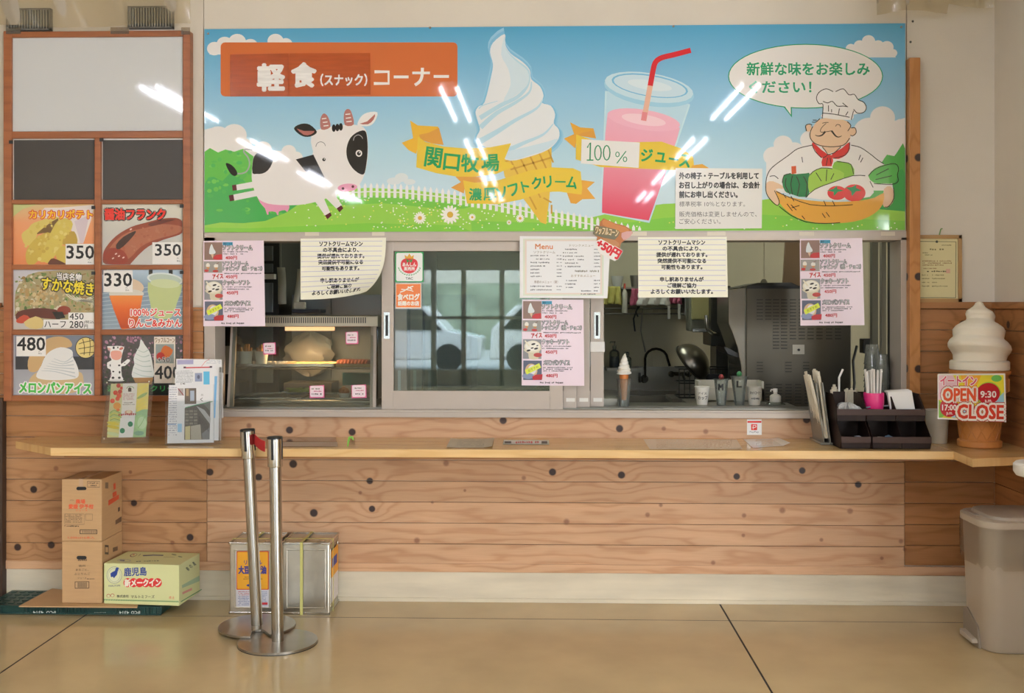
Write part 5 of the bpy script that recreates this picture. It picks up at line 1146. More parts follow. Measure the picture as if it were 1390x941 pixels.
def frank(A):
    A.t(*T4); A.strip([(38, 680, 1240, '#D9D5C6'), (440, 680, 1240, '#B5B5B8')]); A.ell(960, 430, 300, 260, '#C9C6C0')
    sa = [(692, 390), (710, 330), (780, 250), (880, 190), (980, 160), (1080, 135), (1180, 128), (1225, 150), (1236, 200), (1210, 240), (1100, 275), (1000, 320), (930, 380), (880, 435), (860, 444), (710, 440)]
    A.poly(sa, '#8A3F2A', 3).poly([(710, 400), (760, 300), (860, 225), (980, 195), (1100, 170), (1230, 190), (1190, 235), (1060, 270), (950, 320), (870, 400), (780, 430)], '#A9654A', 3)
    A.blobs(110, 720, 150, 1225, 420, ['#B06E52', '#9C5840', '#B87A5C', '#A5573C'], 5, 13, inside=inpoly([(720, 400), (780, 300), (880, 220), (1000, 185), (1210, 180), (1180, 230), (1050, 265), (930, 330), (860, 400)]))
    A.poly([(705, 420), (700, 360), (750, 330), (830, 350), (860, 420), (780, 442)], '#8E3524', 3).poly([(780, 310), (830, 255), (910, 215), (900, 245), (830, 320), (790, 340)], '#35180F', 2).poly([(1000, 165), (1100, 140), (1180, 138), (1130, 155), (1020, 185)], '#5E2418', 2)
    for x, y in ((780, 370), (800, 385), (760, 400), (830, 395), (880, 205)): A.ell(x, y, 9, 5, '#E8C8B8', -30, n=8)
    A.text('醤油フランク', (705, 68, 1110, 140), '#E2352C', .05, 0, ('#2A1A16', .11), out2=None)
    return lambda A: A.t(*T4).rect(1024, 292, 1240, 440, '#EFECE8').text('350', (1043, 305, 1216, 382), '#141416', .02).text('円', (1190, 395, 1200, 405), '#222').text('税込', (1188, 412, 1214, 424), '#222')
cell(136.5, 277, 248, 359.5, 'menu_photo', frank, '#C9C6C0')
def okono(A):
    A.t(*T4); A.strip([(475, 90, 645, '#C8C6CC'), (885, 90, 645, '#C9C2BA')])
    A.poly([(100, 760), (105, 620), (160, 540), (260, 490), (645, 480), (645, 800), (400, 830), (130, 800)], '#A79A72', 2)
    A.blobs(260, 100, 490, 642, 780, ['#4E6B3A', '#8A9A5E', '#C8BE9A', '#B5A070', '#D8D2B8', '#6F8048', '#94784C'], 7, 20, (.25, .8))
    A.blobs(60, 130, 600, 450, 720, ['#C2A878', '#B0925E', '#CDB88A'], 8, 18, (.5, 1))
    for k in range(8): A.line([(440 + k * 24, 640 + k * 6), (520 + k * 16, 690), (640, 650 + k * 14)], 5, '#DEDCC8', 2); A.k -= 1
    A.poly([(105, 800), (120, 760), (200, 740), (300, 735), (420, 760), (400, 810), (260, 800), (140, 830)], '#5A2A20', 2).poly([(110, 815), (160, 780), (200, 800), (170, 835), (120, 835)], '#C24E38', 2).poly([(160, 830), (240, 790), (290, 820), (280, 870), (200, 872)], '#DCC583', 2).ell(430, 750, 45, 30, '#8A3B2C').poly([(350, 760), (420, 760), (440, 800), (380, 810)], '#1E1814')
    A.text('当店名物', (382, 500, 548, 548), '#F2F0EC', .03, 3, ('#3A3A34', .07)).text('すかな焼き', (278, 545, 632, 632), '#F0DC3C', .03, 7, ('#2E2A20', .08))
    return lambda A: A.t(*T4).rect(460, 765, 645, 815, '#EFECE8').rect(292, 812, 645, 872, '#EFECE8').text('450', (468, 770, 562, 812), '#1A1A1C', .01).text('ハーフ', (298, 824, 442, 866), '#1A1A1C', .01).text('280', (468, 822, 560, 868), '#1A1A1C', .01).text('(税込)', (564, 818, 640, 842), '#1A1A1C', .01).text('円', (566, 846, 590, 870), '#1A1A1C', .02)
cell(16, 366, 128, 447.5, 'menu_photo', okono, '#B9B4A8')
def juice(A):
    A.t(*T4); A.strip([(475, 685, 1240, '#B8CDDD'), (600, 685, 1240, '#7E93A8'), (885, 685, 1240, '#8FA0AC')])
    for k in range(10): A.line([(685, 640 + k * 26), (1240, 560 + k * 32)], 6, '#A9BAC6'); A.k -= 1
    for x in (690, 1000, 1135): A.rect(x, 478, x + 26, 510, '#1E1E22')
    A.ell(1110, 540, 122, 42, '#DDE6E4', 6).ell(1110, 542, 108, 34, '#B9C9BC', 6).poly([(995, 560), (1010, 700), (1040, 800), (1150, 800), (1190, 700), (1225, 575), (1110, 600)], '#BDC98C', 2).ell(1110, 570, 100, 30, '#CBD6A8', 4)
    A.ell(850, 590, 118, 60, '#D9C2A8', 6).ell(850, 640, 118, 34, '#D7D2C6').poly([(735, 655), (960, 650), (940, 760), (905, 870), (820, 880), (770, 760)], '#E0762A').strip([(650, 738, 958, '#E8893C'), (740, 762, 945, '#DB6524'), (870, 812, 912, '#B5431C')])
    A.text('100％ジュース', (880, 738, 1215, 788), '#D8332E', .03, 0, ('#F3EEE8', .08)).text('りんご&みかん', (868, 805, 1222, 862), '#D8332E', .03, 0, ('#F3EEE8', .08))
    return lambda A: A.t(*T4).rect(695, 480, 892, 628, '#EFECE8').text('330', (702, 500, 886, 588), '#141416', .02).text('円', (845, 594, 856, 604), '#222').text('税込', (843, 608, 868, 620), '#222')
cell(136.5, 366, 248, 447.5, 'menu_photo', juice, '#93A3AE')
def melon(A):
    A.t(*T5); A.strip([(85, 112, 698, '#7D8492'), (240, 112, 698, '#6A7080')]); A.rect(112, 236, 698, 332, '#2E3238').strip([(330, 112, 698, '#9FA1A8'), (520, 112, 698, '#B4B6BE')])
    A.poly([(205, 330), (215, 230), (320, 120), (420, 90), (500, 110), (518, 165), (400, 180), (330, 230), (290, 320), (250, 350)], '#C9A777', 3).poly([(215, 400), (300, 340), (560, 340), (605, 400), (590, 470), (480, 508), (300, 490), (225, 440)], '#CFB488', 3)
    A.poly([(262, 380), (300, 300), (320, 250), (360, 200), (440, 168), (520, 190), (530, 240), (550, 280), (570, 340), (560, 390), (470, 405), (330, 405)], '#E8E8E6', 3)
    for k in range(6): A.line([(300 + k * 18, 300 - k * 18 + 40), (400 + k * 14, 345 - k * 14), (548 - k * 4, 385 - k * 30)], (3, 9), '#C3C9CC', 3)
    A.ell(622, 172, 76, 78, '#2E241A', n=28).ell(622, 172, 71, 73, '#E3CE84', n=28)
    for q in ([(572, 145), (610, 132), (690, 115)], [(570, 180), (620, 172), (692, 158)], [(580, 215), (630, 208), (690, 205)], [(600, 108), (612, 160), (610, 225)], [(650, 100), (655, 160), (650, 228)]): A.line(q, 5, '#3A2A18', 3); A.k -= .9
    A.nx()
    A.text('メロンパンアイス', (142, 425, 660, 502), '#4FBF50', .045, 1, ('#F3F3F0', .1))
    return lambda A: A.t(*T5).rect(118, 88, 333, 234, '#EFECE8').text('480', (125, 97, 326, 192), '#141416', .02).text('円', (280, 196, 290, 206), '#222').text('税込', (278, 208, 304, 220), '#222')
cell(16, 455, 128, 537, 'menu_photo', melon, '#A9ABB2')
def cone(A):
    A.t(*T5); A.strip([(85, 745, 1338, '#4E4A4C'), (520, 745, 1338, '#2E3230')])
    A.blobs(260, 748, 88, 1335, 400, ['#8E6478', '#A87A90', '#5A4A50', '#3E4438', '#6E5262', '#B58CA0'], 5, 14)
    A.blobs(70, 748, 300, 1000, 515, ['#2E3A2C', '#3A4636', '#4A4248'], 8, 18)
    A.poly([(960, 385), (965, 320), (975, 290), (970, 250), (990, 200), (1012, 160), (1022, 110), (1050, 150), (1085, 200), (1100, 250), (1110, 310), (1115, 380), (1040, 392)], '#E2E6E2', 3)
    for k in range(6): A.line([(968 + k * 4, 350 - k * 34), (1030 + k * 2, 375 - k * 34), (1108 - k * 6, 385 - k * 40)], (3, 8), '#B9C6C0', 3)
    A.poly([(965, 390), (1112, 388), (1100, 440), (990, 440)], '#B58A5E')
    w = '#F1EFEC'
    A.poly([(775, 165), (800, 160), (830, 160), (850, 158), (900, 165), (895, 190), (888, 215), (880, 255), (880, 290), (925, 255), (945, 268), (905, 305), (880, 310), (885, 380), (892, 405), (795, 405), (808, 380), (802, 330), (780, 320), (778, 280), (810, 262), (795, 225), (800, 190)], w, 2)
    A.poly([(802, 215), (815, 195), (870, 195), (885, 220), (875, 250), (845, 262), (812, 250)], '#E8A696', 3).ell(880, 178, 16, 9, '#C8756A', -25).ell(792, 180, 13, 8, '#E3B5AA', 25)
    for x, y, rx, ry in ((825, 172, 8, 10), (800, 300, 4, 10), (865, 300, 9, 7), (822, 345, 8, 6), (868, 350, 7, 10), (820, 390, 11, 9), (866, 390, 11, 9), (905, 285, 6, 3), (855, 170, 5, 7)): A.ell(x, y, rx, ry, '#2A2628', n=8); A.k -= .8
    A.ell(843, 410, 60, 7, '#DAD9D6')
    def pr_(A):
        A.t(*T5).rect(1118, 92, 1272, 430, '#E4D9CC').text('ワッフルコーン', (1125, 100, 1268, 136), '#7A5A30', .02).rect(1130, 146, 1262, 285, '#8E9894')
        A.poly([(1170, 190), (1200, 155), (1255, 190), (1225, 240), (1160, 265)], '#C9692E', 2).ell(1165, 235, 30, 30, '#B5302A').text('+50', (1142, 242, 1232, 280), '#1A1A1C', .01, 0, ('#EDE8E4', .05)).text('400', (1124, 305, 1310, 398), '#141416', .02)
        A.text('濃厚ソフトクリーム', (780, 445, 1330, 490), '#2F9A4A', .03, 0, ('#2A3A2C', .0))
    return pr_
cell(136.5, 455, 248, 537, 'menu_photo', cone, '#4A4A4A')
M_CLIP = mat('black clip', '#17171A', .4)
for x, y in ((126, 282), (246, 280), (126, 371), (246, 370), (14, 193), (137, 190)): MB().px(x - 2, y - 2.5, x + 3, y + 2, YM - .004, YM + .001).build('clip', M_CLIP, mbx)
# air vents above the board, half hidden by plastic sheeting
for i, (x0, y0, x1, y1) in enumerate(((8, 11, 68, 41), (173, 8, 234, 38))):
    t = thing('air_vent', W((x0 + x1) / 2, y1, -.03), 'dark slatted air vent above the %s half of the menu board' % ('left', 'right')[i], 'vent')
    m = MB(); m.px(x0, y0, x1, y0 + 2, -.03, -.001).px(x0, y1 - 2, x1, y1, -.03, -.001).px(x0, y0, x0 + 2, y1, -.03, -.001).px(x1 - 2, y0, x1, y1, -.03, -.001); m.build('frame', mat('vent frame', '#6C6A66', .5), t)
    MB().px(x0, y0, x1, y1, -.006, -.001).build('backing', M_BLACK, t)
    for k in range(15):
        a = x0 + 2.6 + (x1 - x0 - 5) * k / 15; MB().px(a, y0 + 2, a + 1.6, y1 - 2, -.026, -.007).build('slat', mat('vent slat', '#8D8B86', .5), t)
M_SHEET = glass('plastic sheeting', '#EFE9DA', 1.6, .2, haze=.16, hazecol='#D6CBB2')
def drape(x0, x1, q1, y, lab, seed, dropf, n=70):
    rr_ = random.Random(seed); fs_ = [(rr_.uniform(4, 30), rr_.uniform(0, 6.28), rr_.uniform(.004, .016)) for _ in range(6)]
    a, b = X(x0, y), X(x1, y); zt = 3.34
    def f(s, t):
        zb_ = W((x0 + x1) / 2, q1 - dropf(s), y).z
        d = sum(A_ * math.sin(f_ * s + p_ + 3.5 * t * math.cos(p_ * 3)) for f_, p_, A_ in fs_) * (.35 + .65 * math.sin(3.14159 * min(1, t * .9 + .1)))
        return (a + (b - a) * s, y - .03 + d * .9, zt + (zb_ - zt) * t)
    MB().grid(f, n, 22).build('plastic_sheet', M_SHEET, smooth=True, label=lab, cat='plastic sheet')
drape(-60, 262, 42, -.07, 'wrinkled translucent plastic sheet taped along the top of the menu board', 4, lambda s: 5 + 3 * math.sin(9 * s))
drape(1188, 1345, 22, -.08, 'crumpled plastic sheet hanging from the ceiling above the wooden post', 8, lambda s: 6 * math.sin(5 * s) + (14 if s > .6 else 0))
for a, b in ((150, 175), (246, 258), (8, 28)): MB().px(a, 37, b, 47 if a > 200 else 46, YM - .002, YM - .0002).build('tape_strip', glass('tape film', '#E9D9C6', 1.5, .2, haze=.2), label='strip of clear tape on the top rail of the menu board, %s' % ('middle' if a == 150 else 'right corner' if a == 246 else 'left corner'), cat='tape')
# screws in the upper right wall
for x, y in ((1239, 29), (1236, 57), (1386, 1), (1388, 25)):
    c = W(x, y, 0)
    if c.x < XR - .01: MB().lathe([(.006, 0), (.005, -.003)], (c.x, 0, c.z), 10, axis='y').build('screw_head', mat('screw dark', '#4A4A40', .5), label='small dark screw head, %s of the pair above the wooden post' % ('upper' if y < 40 else 'lower'), cat='screw')
# wooden post
MB().box(X(1235, -.06), X(1249.5, -.06), -.06, -.0005, ZT + .0005, W(1242, 78, -.06).z).build('wooden_post', M_POST, bevel=.003, label='square pine post standing against the wall right of the serving window', cat='post')
# framed certificate
t = thing('framed_certificate', W(1277, 410, -.02), 'cream certificate in a thin wooden frame on the wall right of the post', 'frame')
ya_ = -.02
for q in ((1238, 319, 1306, 324), (1238, 405.5, 1306, 410.5), (1301, 319, 1306, 410.5)): MB().px(*q, ya_, -.001).build('frame_bar', mat('pale frame', '#B08A5A', .4), t, bevel=.001)
A = Art(flat(-.012), eps=2e-5); A.mb.px(1238, 323, 1302, 406, -.012, -.001, col=lin('#DDD3A4')); A.k = 3
A.t(7.24, 1230, 300); A.line([(60, 200), (490, 205), (487, 755), (60, 755)], 7, '#5A6050').ell(302, 204, 13, 13, '#4A5046')
A.dashes(350, 232, 445, 245, '#8A8460', 12).dashes(232, 270, 375, 290, '#7A7450', 6).dashes(160, 308, 215, 320, '#8A8460', 6).dashes(185, 328, 260, 340, '#8A8460', 8)
for k, (x1, y) in enumerate(((445, 388), (450, 408), (370, 427), (300, 460))): A.dashes(160 if k < 3 else 170, y, x1, y + 13, '#9A7A58', 22)
A.dashes(205, 488, 405, 503, '#3E3A2C', 9).rect(392, 472, 432, 514, '#DDB09A')
for y, x1 in ((526, 385), (560, 385), (598, 305), (635, 410)): A.dashes(155, y, 230, y + 12, '#8A8460', 6).dashes(255, y, x1, y + 13, '#8A8460', 10)
A.t(); A.build('certificate', mat('certificate print', '#FFFFFF', .2, attr=True), t)
MB().tube([W(1275, 319, -.015), W(1277, 311, -.012), W(1279, 310.5, -.008)], .003, 6).build('hook', mat('green hook', '#5E8A3E', .5), t)

# ------------------------------------------------------------------ on the counter
# leaflet stand (acrylic, leaning back) and newspaper holder
def leaning(name, BL, BR, TL, yb_, yt_, lab, cat):
    w0, w1 = WZ(*BL, ZT + .001), WZ(*BR, ZT + .001); w0.y = w1.y = (w0.y + w1.y) / 2
    w0 = W(*BL, w0.y); w1 = W(*BR, w0.y); w0.z = w1.z = ZT + .001
    w2 = W(*TL, w0.y + yt_)
    return thing(name, (w0 + w1) / 2, lab, cat), affine(BL, BR, TL, w0, w1, w2), w0.y
def slab_(fr, quad, k0, k1, mb=None, col=None):
    mb = mb or MB(); a = [fr(u, v, k0) for u, v in quad]; b = [fr(u, v, k1) for u, v in quad]
    n = len(quad); return mb.add(a + b, [tuple(range(n - 1, -1, -1)), tuple(range(n, 2 * n))] + [(i, (i + 1) % n, n + (i + 1) % n, n + i) for i in range(n)], col)
t, fr, yl_ = leaning('leaflet_stand', (137.5, 602), (202, 603.5), (147, 521), 0, .09, 'leaning clear acrylic stand holding a vegetable leaflet on the left of the counter', 'stand')
Q = [(147, 521), (210, 520), (202, 603), (137.5, 601.5)]
slab_(fr, Q, 0, .003).build('back_plate', M_ACRYL, t); slab_(fr, Q, .0045, .0075).build('front_plate', M_ACRYL, t)
A = Art(fr, eps=4e-6, k=900); A.t(7.237, 120, 480)
cl = [(225, 300), (605, 300), (565, 828), (185, 825)]
slab_(fr, [(120 + a / 7.237, 480 + b / 7.237) for a, b in cl], .0033, .0035, A.mb, lin('#E8E6E0'))
A.poly([(225, 300), (345, 300), (330, 560), (205, 570)], '#D8D29A').poly([(205, 570), (330, 560), (300, 825), (185, 825)], '#D9D690').poly([(490, 300), (605, 300), (590, 560), (470, 560)], '#E3CF5A').poly([(470, 560), (590, 560), (565, 828), (440, 828)], '#9CC48C')
for x, y, r in ((300, 320, 24), (330, 345, 18), (270, 390, 26), (315, 380, 24), (305, 420, 28), (240, 470, 26), (290, 450, 24)): A.ell(x, y, r * .9, r * .9, R.choice(['#D8442E', '#C93A2C', '#E05A3A']), n=12)
A.ell(285, 520, 38, 36, '#E9A04A', n=14).ell(295, 700 - 140, 18, 12, '#E2703A', n=10)
for k in range(9): A.line([(215, 590 + k * 12), (255, 560 + k * 14), (330, 600 + k * 11)], 7, ('#7FA850', '#B5CC78', '#D7D24E')[k % 3], 2); A.k -= .9
for k in range(4): A.ell(245, 690 + k * 34, 62, 16, ('#E2CE4A', '#D9C23E', '#E8DE90', '#D6E0A8')[k], 12)
for k in range(6): A.ell(545 - k * 4, 340 + k * 42, 60, 14, ('#E8D24A', '#8FA83E')[k == 2], -28)
A.ell(520, 690, 62, 78, '#A8D090').ell(530, 690, 44, 60, '#C2DFAC').line([(490, 740), (530, 690), (560, 630)], 5, '#86B870', 3).ell(500, 790, 50, 22, '#7FA88A')
A.poly([(345, 300), (490, 300), (470, 570), (330, 570)], '#EFE8DC').poly([(318, 640), (462, 640), (440, 828), (300, 828)], '#EEEEE8')
A.poly([(395, 350), (412, 338), (430, 350), (428, 382), (397, 382)], '#4A3A30').lines([[(380, 352), (400, 330), (440, 335), (455, 352)]], 6, '#7A9A50', 2)
for k in range(5): A.dashes(350 - k * 2, 400 + k * 14, 462 - k * 2, 408 + k * 14, '#C26A5A', 14)
A.dashes(352, 485, 450, 497, '#6A5A3A', 9).dashes(342, 505, 465, 514, '#8A7A5A', 14).ell(400, 585, 40, 22, '#D8A48A').ell(400, 580, 22, 16, '#E8D8B8')
A.dashes(300, 592, 480, 618, '#B5484A', 9).ell(416, 700, 25, 26, '#2E8A5E').ell(337, 762, 25, 26, '#2E8A5E')
A.t(); A.build('leaflet', M_GLOSS, t)
for a, b in ((163, 833), (558, 833), (190, 290), (610, 288)):
    p = fr(120 + a / 7.237, 480 + b / 7.237, .008); MB(Matrix.Translation(p)).lathe([(.004, 0), (.004, -.002)], n=10, axis='y').build('screw', M_POLISH, t)
slab_(fr, [(150, 560), (198, 560), (196, 564), (149, 564)], -.004, 0).build('crossbar', M_ACRYL, t)
c0 = fr(170, 575, -.002); c1 = Vector((c0.x, yl_ + .13, ZT + .001))
MB().box(c0.x - .03, c0.x + .03, c0.y, c1.y, ZT + .001, ZT + .004).build('foot', M_ACRYL, t)
t, fr, yl_ = leaning('newspaper_holder', (226, 603), (298, 604.5), (232.5, 486), 0, .05, 'clear acrylic holder full of newspapers left of the window', 'holder')
slab_(fr, [(232, 486), (301, 487), (302, 600), (228, 600)], -.035, -.032).build('back_plate', M_ACRYL, t)
slab_(fr, [(226, 545), (297, 545), (298, 605), (226, 603.5)], .012, .015).build('front_pocket', M_ACRYL, t)
slab_(fr, [(226, 602), (298, 603), (298, 604.5), (226, 603.5)], -.035, .015).build('base', M_ACRYL, t)
slab_(fr, [(299.5, 500), (301, 500), (300, 604), (298, 604)], -.035, .015).build('side_plate', M_ACRYL, t)
def paper(quad, k0, k1, name, lab, art):
    A = Art(fr, eps=1e-5, k=k1 / 1e-5 + 2); A.t(7.237, 120, 480); slab_(fr, [(120 + a / 7.237, 480 + b / 7.237) for a, b in quad], k0, k1, A.mb, lin('#E4E4E6')); art(A); A.t()
    return A.build(name, M_PRINT, None, label=lab, cat='newspaper', group='newspapers in the acrylic holder')
def np1(A):
    A.rect(858, 62, 1018, 106, '#A8A4C8').line([(1100, 130), (1140, 80), (1180, 60)], 4, '#D8584E').rect(925, 134, 1200, 146, '#C8444A').rect(920, 128, 945, 146, '#5A3A48').rect(1180, 128, 1205, 146, '#4A3A48')
    for k in range(4): A.dashes(1150, 70 + k * 10, 1290, 75 + k * 10, '#9AA4B8', 14)
paper([(848, 50), (1300, 65), (1310, 640), (848, 640)], -.028, -.022, 'newspaper', 'rearmost newspaper in the holder, with red and violet bars along its top', np1)
def np2(A):
    A.rect(1125, 182, 1186, 310, '#5FB8E0').rect(1040, 196, 1112, 280, '#8E98B4').ell(1076, 235, 14, 20, '#5A6078').poly([(1235, 230), (1262, 230), (1240, 640), (1225, 640)], '#7FB8E4')
    for k in range(9): A.dashes(855, 170 + k * 14, 1025, 178 + k * 14, '#8E9096', 20)
    A.dashes(900, 290, 945, 308, '#5A4A48', 5)
paper([(845, 155), (1225, 160), (1320, 200), (1290, 860), (840, 850)], -.019, -.012, 'newspaper', 'middle newspaper in the holder, with a small blue box and portrait', np2)
def np3(A):
    A.rect(945, 345, 1060, 500, '#6A5F56').rect(960, 350, 985, 420, '#A89070').rect(1000, 370, 1040, 470, '#A8B4C4').poly([(945, 540), (1060, 510), (1200, 475), (1190, 848), (940, 848)], '#5A5652')
    A.line([(950, 535), (1065, 508), (1220, 480)], 7, '#4EA072').poly([(1060, 520), (1140, 560), (1200, 640), (1195, 700), (1120, 600)], '#A8A8AA').poly([(1130, 500), (1200, 482), (1195, 570)], '#6E7370')
    for k in range(5):
        for j in range(3): A.rect(950 + j * 42, 560 + k * 30, 985 + j * 42, 580 + k * 30, ('#77726A', '#8A847A')[(j + k) % 2]); A.k -= 1
    A.poly([(950, 720), (1000, 712), (998, 846), (950, 846)], '#C4B98A').poly([(1005, 715), (1100, 700), (1110, 846), (1005, 846)], '#A8A294').poly([(1115, 790), (1190, 730), (1190, 848), (1120, 848)], '#77797C')
    for k in range(6): A.line([(1090 + k * 14, 620 + k * 12), (1085 + k * 18, 700 + k * 14)], 4, '#2E2E30'); A.k -= 1
    A.nx(); A.text('く', (1098, 440, 1125, 475), '#333', .02).text('ニ', (1105, 405, 1130, 420), '#333', .02)
    A.rect(875, 690, 917, 772, '#9CC8E4').rect(772, 686, 860, 700, '#8EA8CC').rect(880, 345, 935, 415, '#A8A0A0').line([(880, 345), (935, 415)], 8, '#8A3038')
    for k in range(22): A.dashes(785, 330 + k * 22, 870, 342 + k * 22, ('#A8AABC', '#8E90A0')[k % 2], 9)
paper([(790, 310), (935, 312), (1230, 312), (1228, 880), (772, 880)], -.009, -.002, 'newspaper', 'front newspaper in the holder, with a large grey photo and green line', np3)

# flat papers taped on the counter top
def flatpaper(name, quad, lab, art=None, col='#CFC9BC', m=M_PRINT, up=(0, 0, 0, 0), cat='paper', th=.0012):
    def fr(u, v, k): p = WZ(u, v, ZT + .0003); p.z += k; return p
    A = Art(fr, eps=2e-5, k=th / 2e-5)
    def q(s, t_):
        (a, b), (c, d), (e, f_), (g_, h) = quad; return (a + (c - a) * s + (g_ - a) * t_ + (a - c + e - g_) * s * t_, b + (d - b) * s + (h - b) * t_ + (b - d + f_ - h) * s * t_)
    def lift(s, t_): return up[0] * max(0, 1 - s * 5) * (1 - t_) + up[1] * max(0, s * 5 - 4) * (1 - t_) + up[2] * max(0, s * 5 - 4) * t_ + up[3] * max(0, 1 - s * 5) * t_
    def P(s, t_): p = fr(*q(s, t_), th); p.z += lift(s, t_); return p
    A.mb.grid(P, 20, 4, lin(col))
    if art: A.nx(); art(A)
    return A.mb.build(name, m, None, recalc=False, label=lab, cat=cat)
def lines_(x0, x1, y0, y1, n, col='#8A8478', pad=6):
    def f(A):
        for k in range(n): y = y0 + (y1 - y0) * k / n; A.dashes(x0 + pad, y, x1 - pad, y + .8, col, int((x1 - x0) / 3))
    return f
flatpaper('counter_leaflet', [(612, 596), (671, 596), (668, 608), (606, 608)], 'small yellowed paper taped to the counter below the front sliding window', lines_(612, 666, 597.5, 607, 5), '#C9BEA8', up=(.002, .004, .006, .002))
for q in ([(598, 607.5), (614, 606), (612, 609), (600, 609.5)], [(664, 605.5), (674, 607), (672, 609), (662, 608)]): pass
def stk(A):
    A.poly([(684, 598.4), (744, 598.8), (744, 603.4), (684, 603.2)], '#EDEAE6').poly([(685, 599.5), (694, 599.5), (694, 602.6), (685, 602.6)], '#3A3A3A').poly([(735, 599.5), (743, 599.5), (743, 602.8), (735, 602.8)], '#3A3A3A'); A.dashes(697, 599.3, 732, 602.6, '#C83A38', 12)
flatpaper('counter_sticker', [(684, 597.6), (745, 598), (745.5, 604), (682.5, 603.6)], 'small white and red strip sticker on the counter right of the yellowed paper', stk, '#C8D4C4', cat='sticker')
flatpaper('counter_menu', [(873, 596.4), (1000, 597), (1008, 610), (882, 610.4)], 'wide laminated sheet taped on the counter below the right-hand opening', lines_(885, 1000, 598, 609, 6, '#9A9488'), '#CBC2B0', M_GLOSS)
flatpaper('counter_leaflet', [(1009, 596.6), (1056, 595.4), (1073, 605), (1022, 608.6)], 'white crumpled leaflet with a lifted corner on the counter right of the wide sheet', lines_(1020, 1056, 598, 606, 5, '#77777E'), '#DCDAD6', M_GLOSS, up=(0, .004, .012, 0))
# long dark-edged sheet beside the posts and the green clip
flatpaper('counter_strip', [(352, 593.8), (456, 594), (456, 600), (352, 600)], 'dark brown film strip along the back of the counter behind the barrier posts', None, '#4A382C', M_GLOSS)
flatpaper('counter_strip', [(376, 600.4), (458, 600.4), (458, 606.6), (376, 606.6)], 'pale torn paper strip in front of the dark film on the counter', lines_(380, 455, 601, 606, 3, '#B9A898'), '#BFA68E', M_PRINT)
c = WZ(472, 606, ZT); MB().tube([c, c + Vector((.002, 0, .02)), c + Vector((.008, 0, .042)), c + Vector((.02, 0, .044)), c + Vector((.027, 0, .03))], [.003, .004, .006, .006, .003], 8).build('green_clip', mat('green clip', '#7CC24A', .4), smooth=True, label='small curved green clip sticking up from the counter right of the strip', cat='clip')
# payment sticker on the plank
def pay(A):
    A.t(2.574, 560, 560); A.rect(1169, 25, 1220, 78, '#F0EFEE').rect(1170, 30, 1219, 36, '#E23B3A').rrect(1183, 41, 1204, 62, 2, '#E8453F')
    A.line([(1190, 59), (1190, 45), (1199, 45), (1200, 50), (1196, 53), (1187, 53)], 2.6, '#F5F2F0').text('PayPay', (1178, 65, 1210, 73), '#8A8A8E', .01)
sheet('payment_sticker', [(1014, 569.5), (1034, 569.5), (1034, 590.5), (1014, 590.5)], -.0005, 'small white and red payment sticker on the plank above the counter', 'sticker', pay, M_GLOSS, '#F0EFEE')

# ------------------------------------------------------------------ condiment bins
M_BIN = M_BROWNP
def bin_(px, q, y0, z0, lab):
    """open-fronted hopper bin; px = centre of its front lip"""
    wd, dp, h = .137, .20, .122
    x0 = X(px, y0) - wd / 2; x1 = x0 + wd
    t = thing('parts_bin', ((x0 + x1) / 2, y0 + dp / 2, z0), lab, 'bin', 'stacked brown bins')
    prof = [(y0 + .012, z0), (y0 + dp, z0), (y0 + dp, z0 + h), (y0 + dp * .42, z0 + h), (y0 + .012, z0 + .062), (y0, z0 + .055), (y0, z0 + .028)]
    for a in (x0, x1 - .004): MB().prism([(p, q_) for p, q_ in prof], a, a + .004, axis='x').build('side', M_BIN, t, bevel=.001)
    MB().box(x0, x1, y0 + .012, y0 + dp, z0, z0 + .004).build('bottom', M_BIN, t); MB().box(x0, x1, y0 + dp - .004, y0 + dp, z0, z0 + h).build('back', M_BIN, t)
    MB().box(x0, x1, y0 - .004, y0, z0 + .028, z0 + .057).build('front_lip', mat('brown lip', '#3E2C26', .5, spec=.3), t, bevel=.0015)
    MB().box(x0 + .004, x1 - .004, y0 + .001, y0 + .012, z0 + .004, z0 + .03).build('front_wall', M_BIN, t)
    return t, (x0 + x1) / 2
zb1 = ZT + .001; bins = {}
yb_ = -.385
for k, px in enumerate((1162, 1204.5, 1244)): bins['b%d' % k] = bin_(px, 600, yb_, zb1, 'brown plastic bin in the bottom row, %s' % ('left, beside the straw rack', 'middle', 'right, beside the white beaker')[k])
zb2 = zb1 + .126
for k, px in enumerate((1156, 1196, 1236)): bins['t%d' % k] = bin_(px, 560, yb_ + .02, zb2, 'brown plastic bin in the top row holding %s' % ('crumpled wrapping film', 'the pink straw cup', 'white napkins')[k])
rr_ = random.Random(11)
def packets(key, n, cols, lab, zoff, grp, y0, sz=.022):
    t, cx_ = bins[key]
    for k in range(n):
        a = cx_ + rr_.uniform(-.045, .045); b = y0 + .03 + rr_.uniform(0, .07); c = t.location.z + .006 + zoff + k * .006
        M_ = Matrix.Translation((a, b, c)) @ Matrix.Rotation(rr_.uniform(-.6, .6), 4, 'X') @ Matrix.Rotation(rr_.uniform(0, 3), 4, 'Z')
        MB(M_).box(-sz, sz, -sz * .6, sz * .6, 0, .006).build('sachet', mat('sachet' + cols[k % len(cols)], cols[k % len(cols)], .4), bevel=.002, label=lab, cat='packet', group=grp)
packets('b0', 5, ['#5A7890', '#D8DCE0', '#48647C'], 'small blue or white sachet in the bottom left bin', .008, 'sachets in the bottom left bin', yb_)
packets('b1', 6, ['#E0E0DC', '#6A8AA0', '#C9C2B4'], 'small pale or blue sachet in the bottom middle bin', .008, 'sachets in the bottom middle bin', yb_)
packets('b2', 3, ['#3E5468', '#4A627A'], 'dark blue sachet in the bottom right bin', .008, 'sachets in the bottom right bin', yb_)
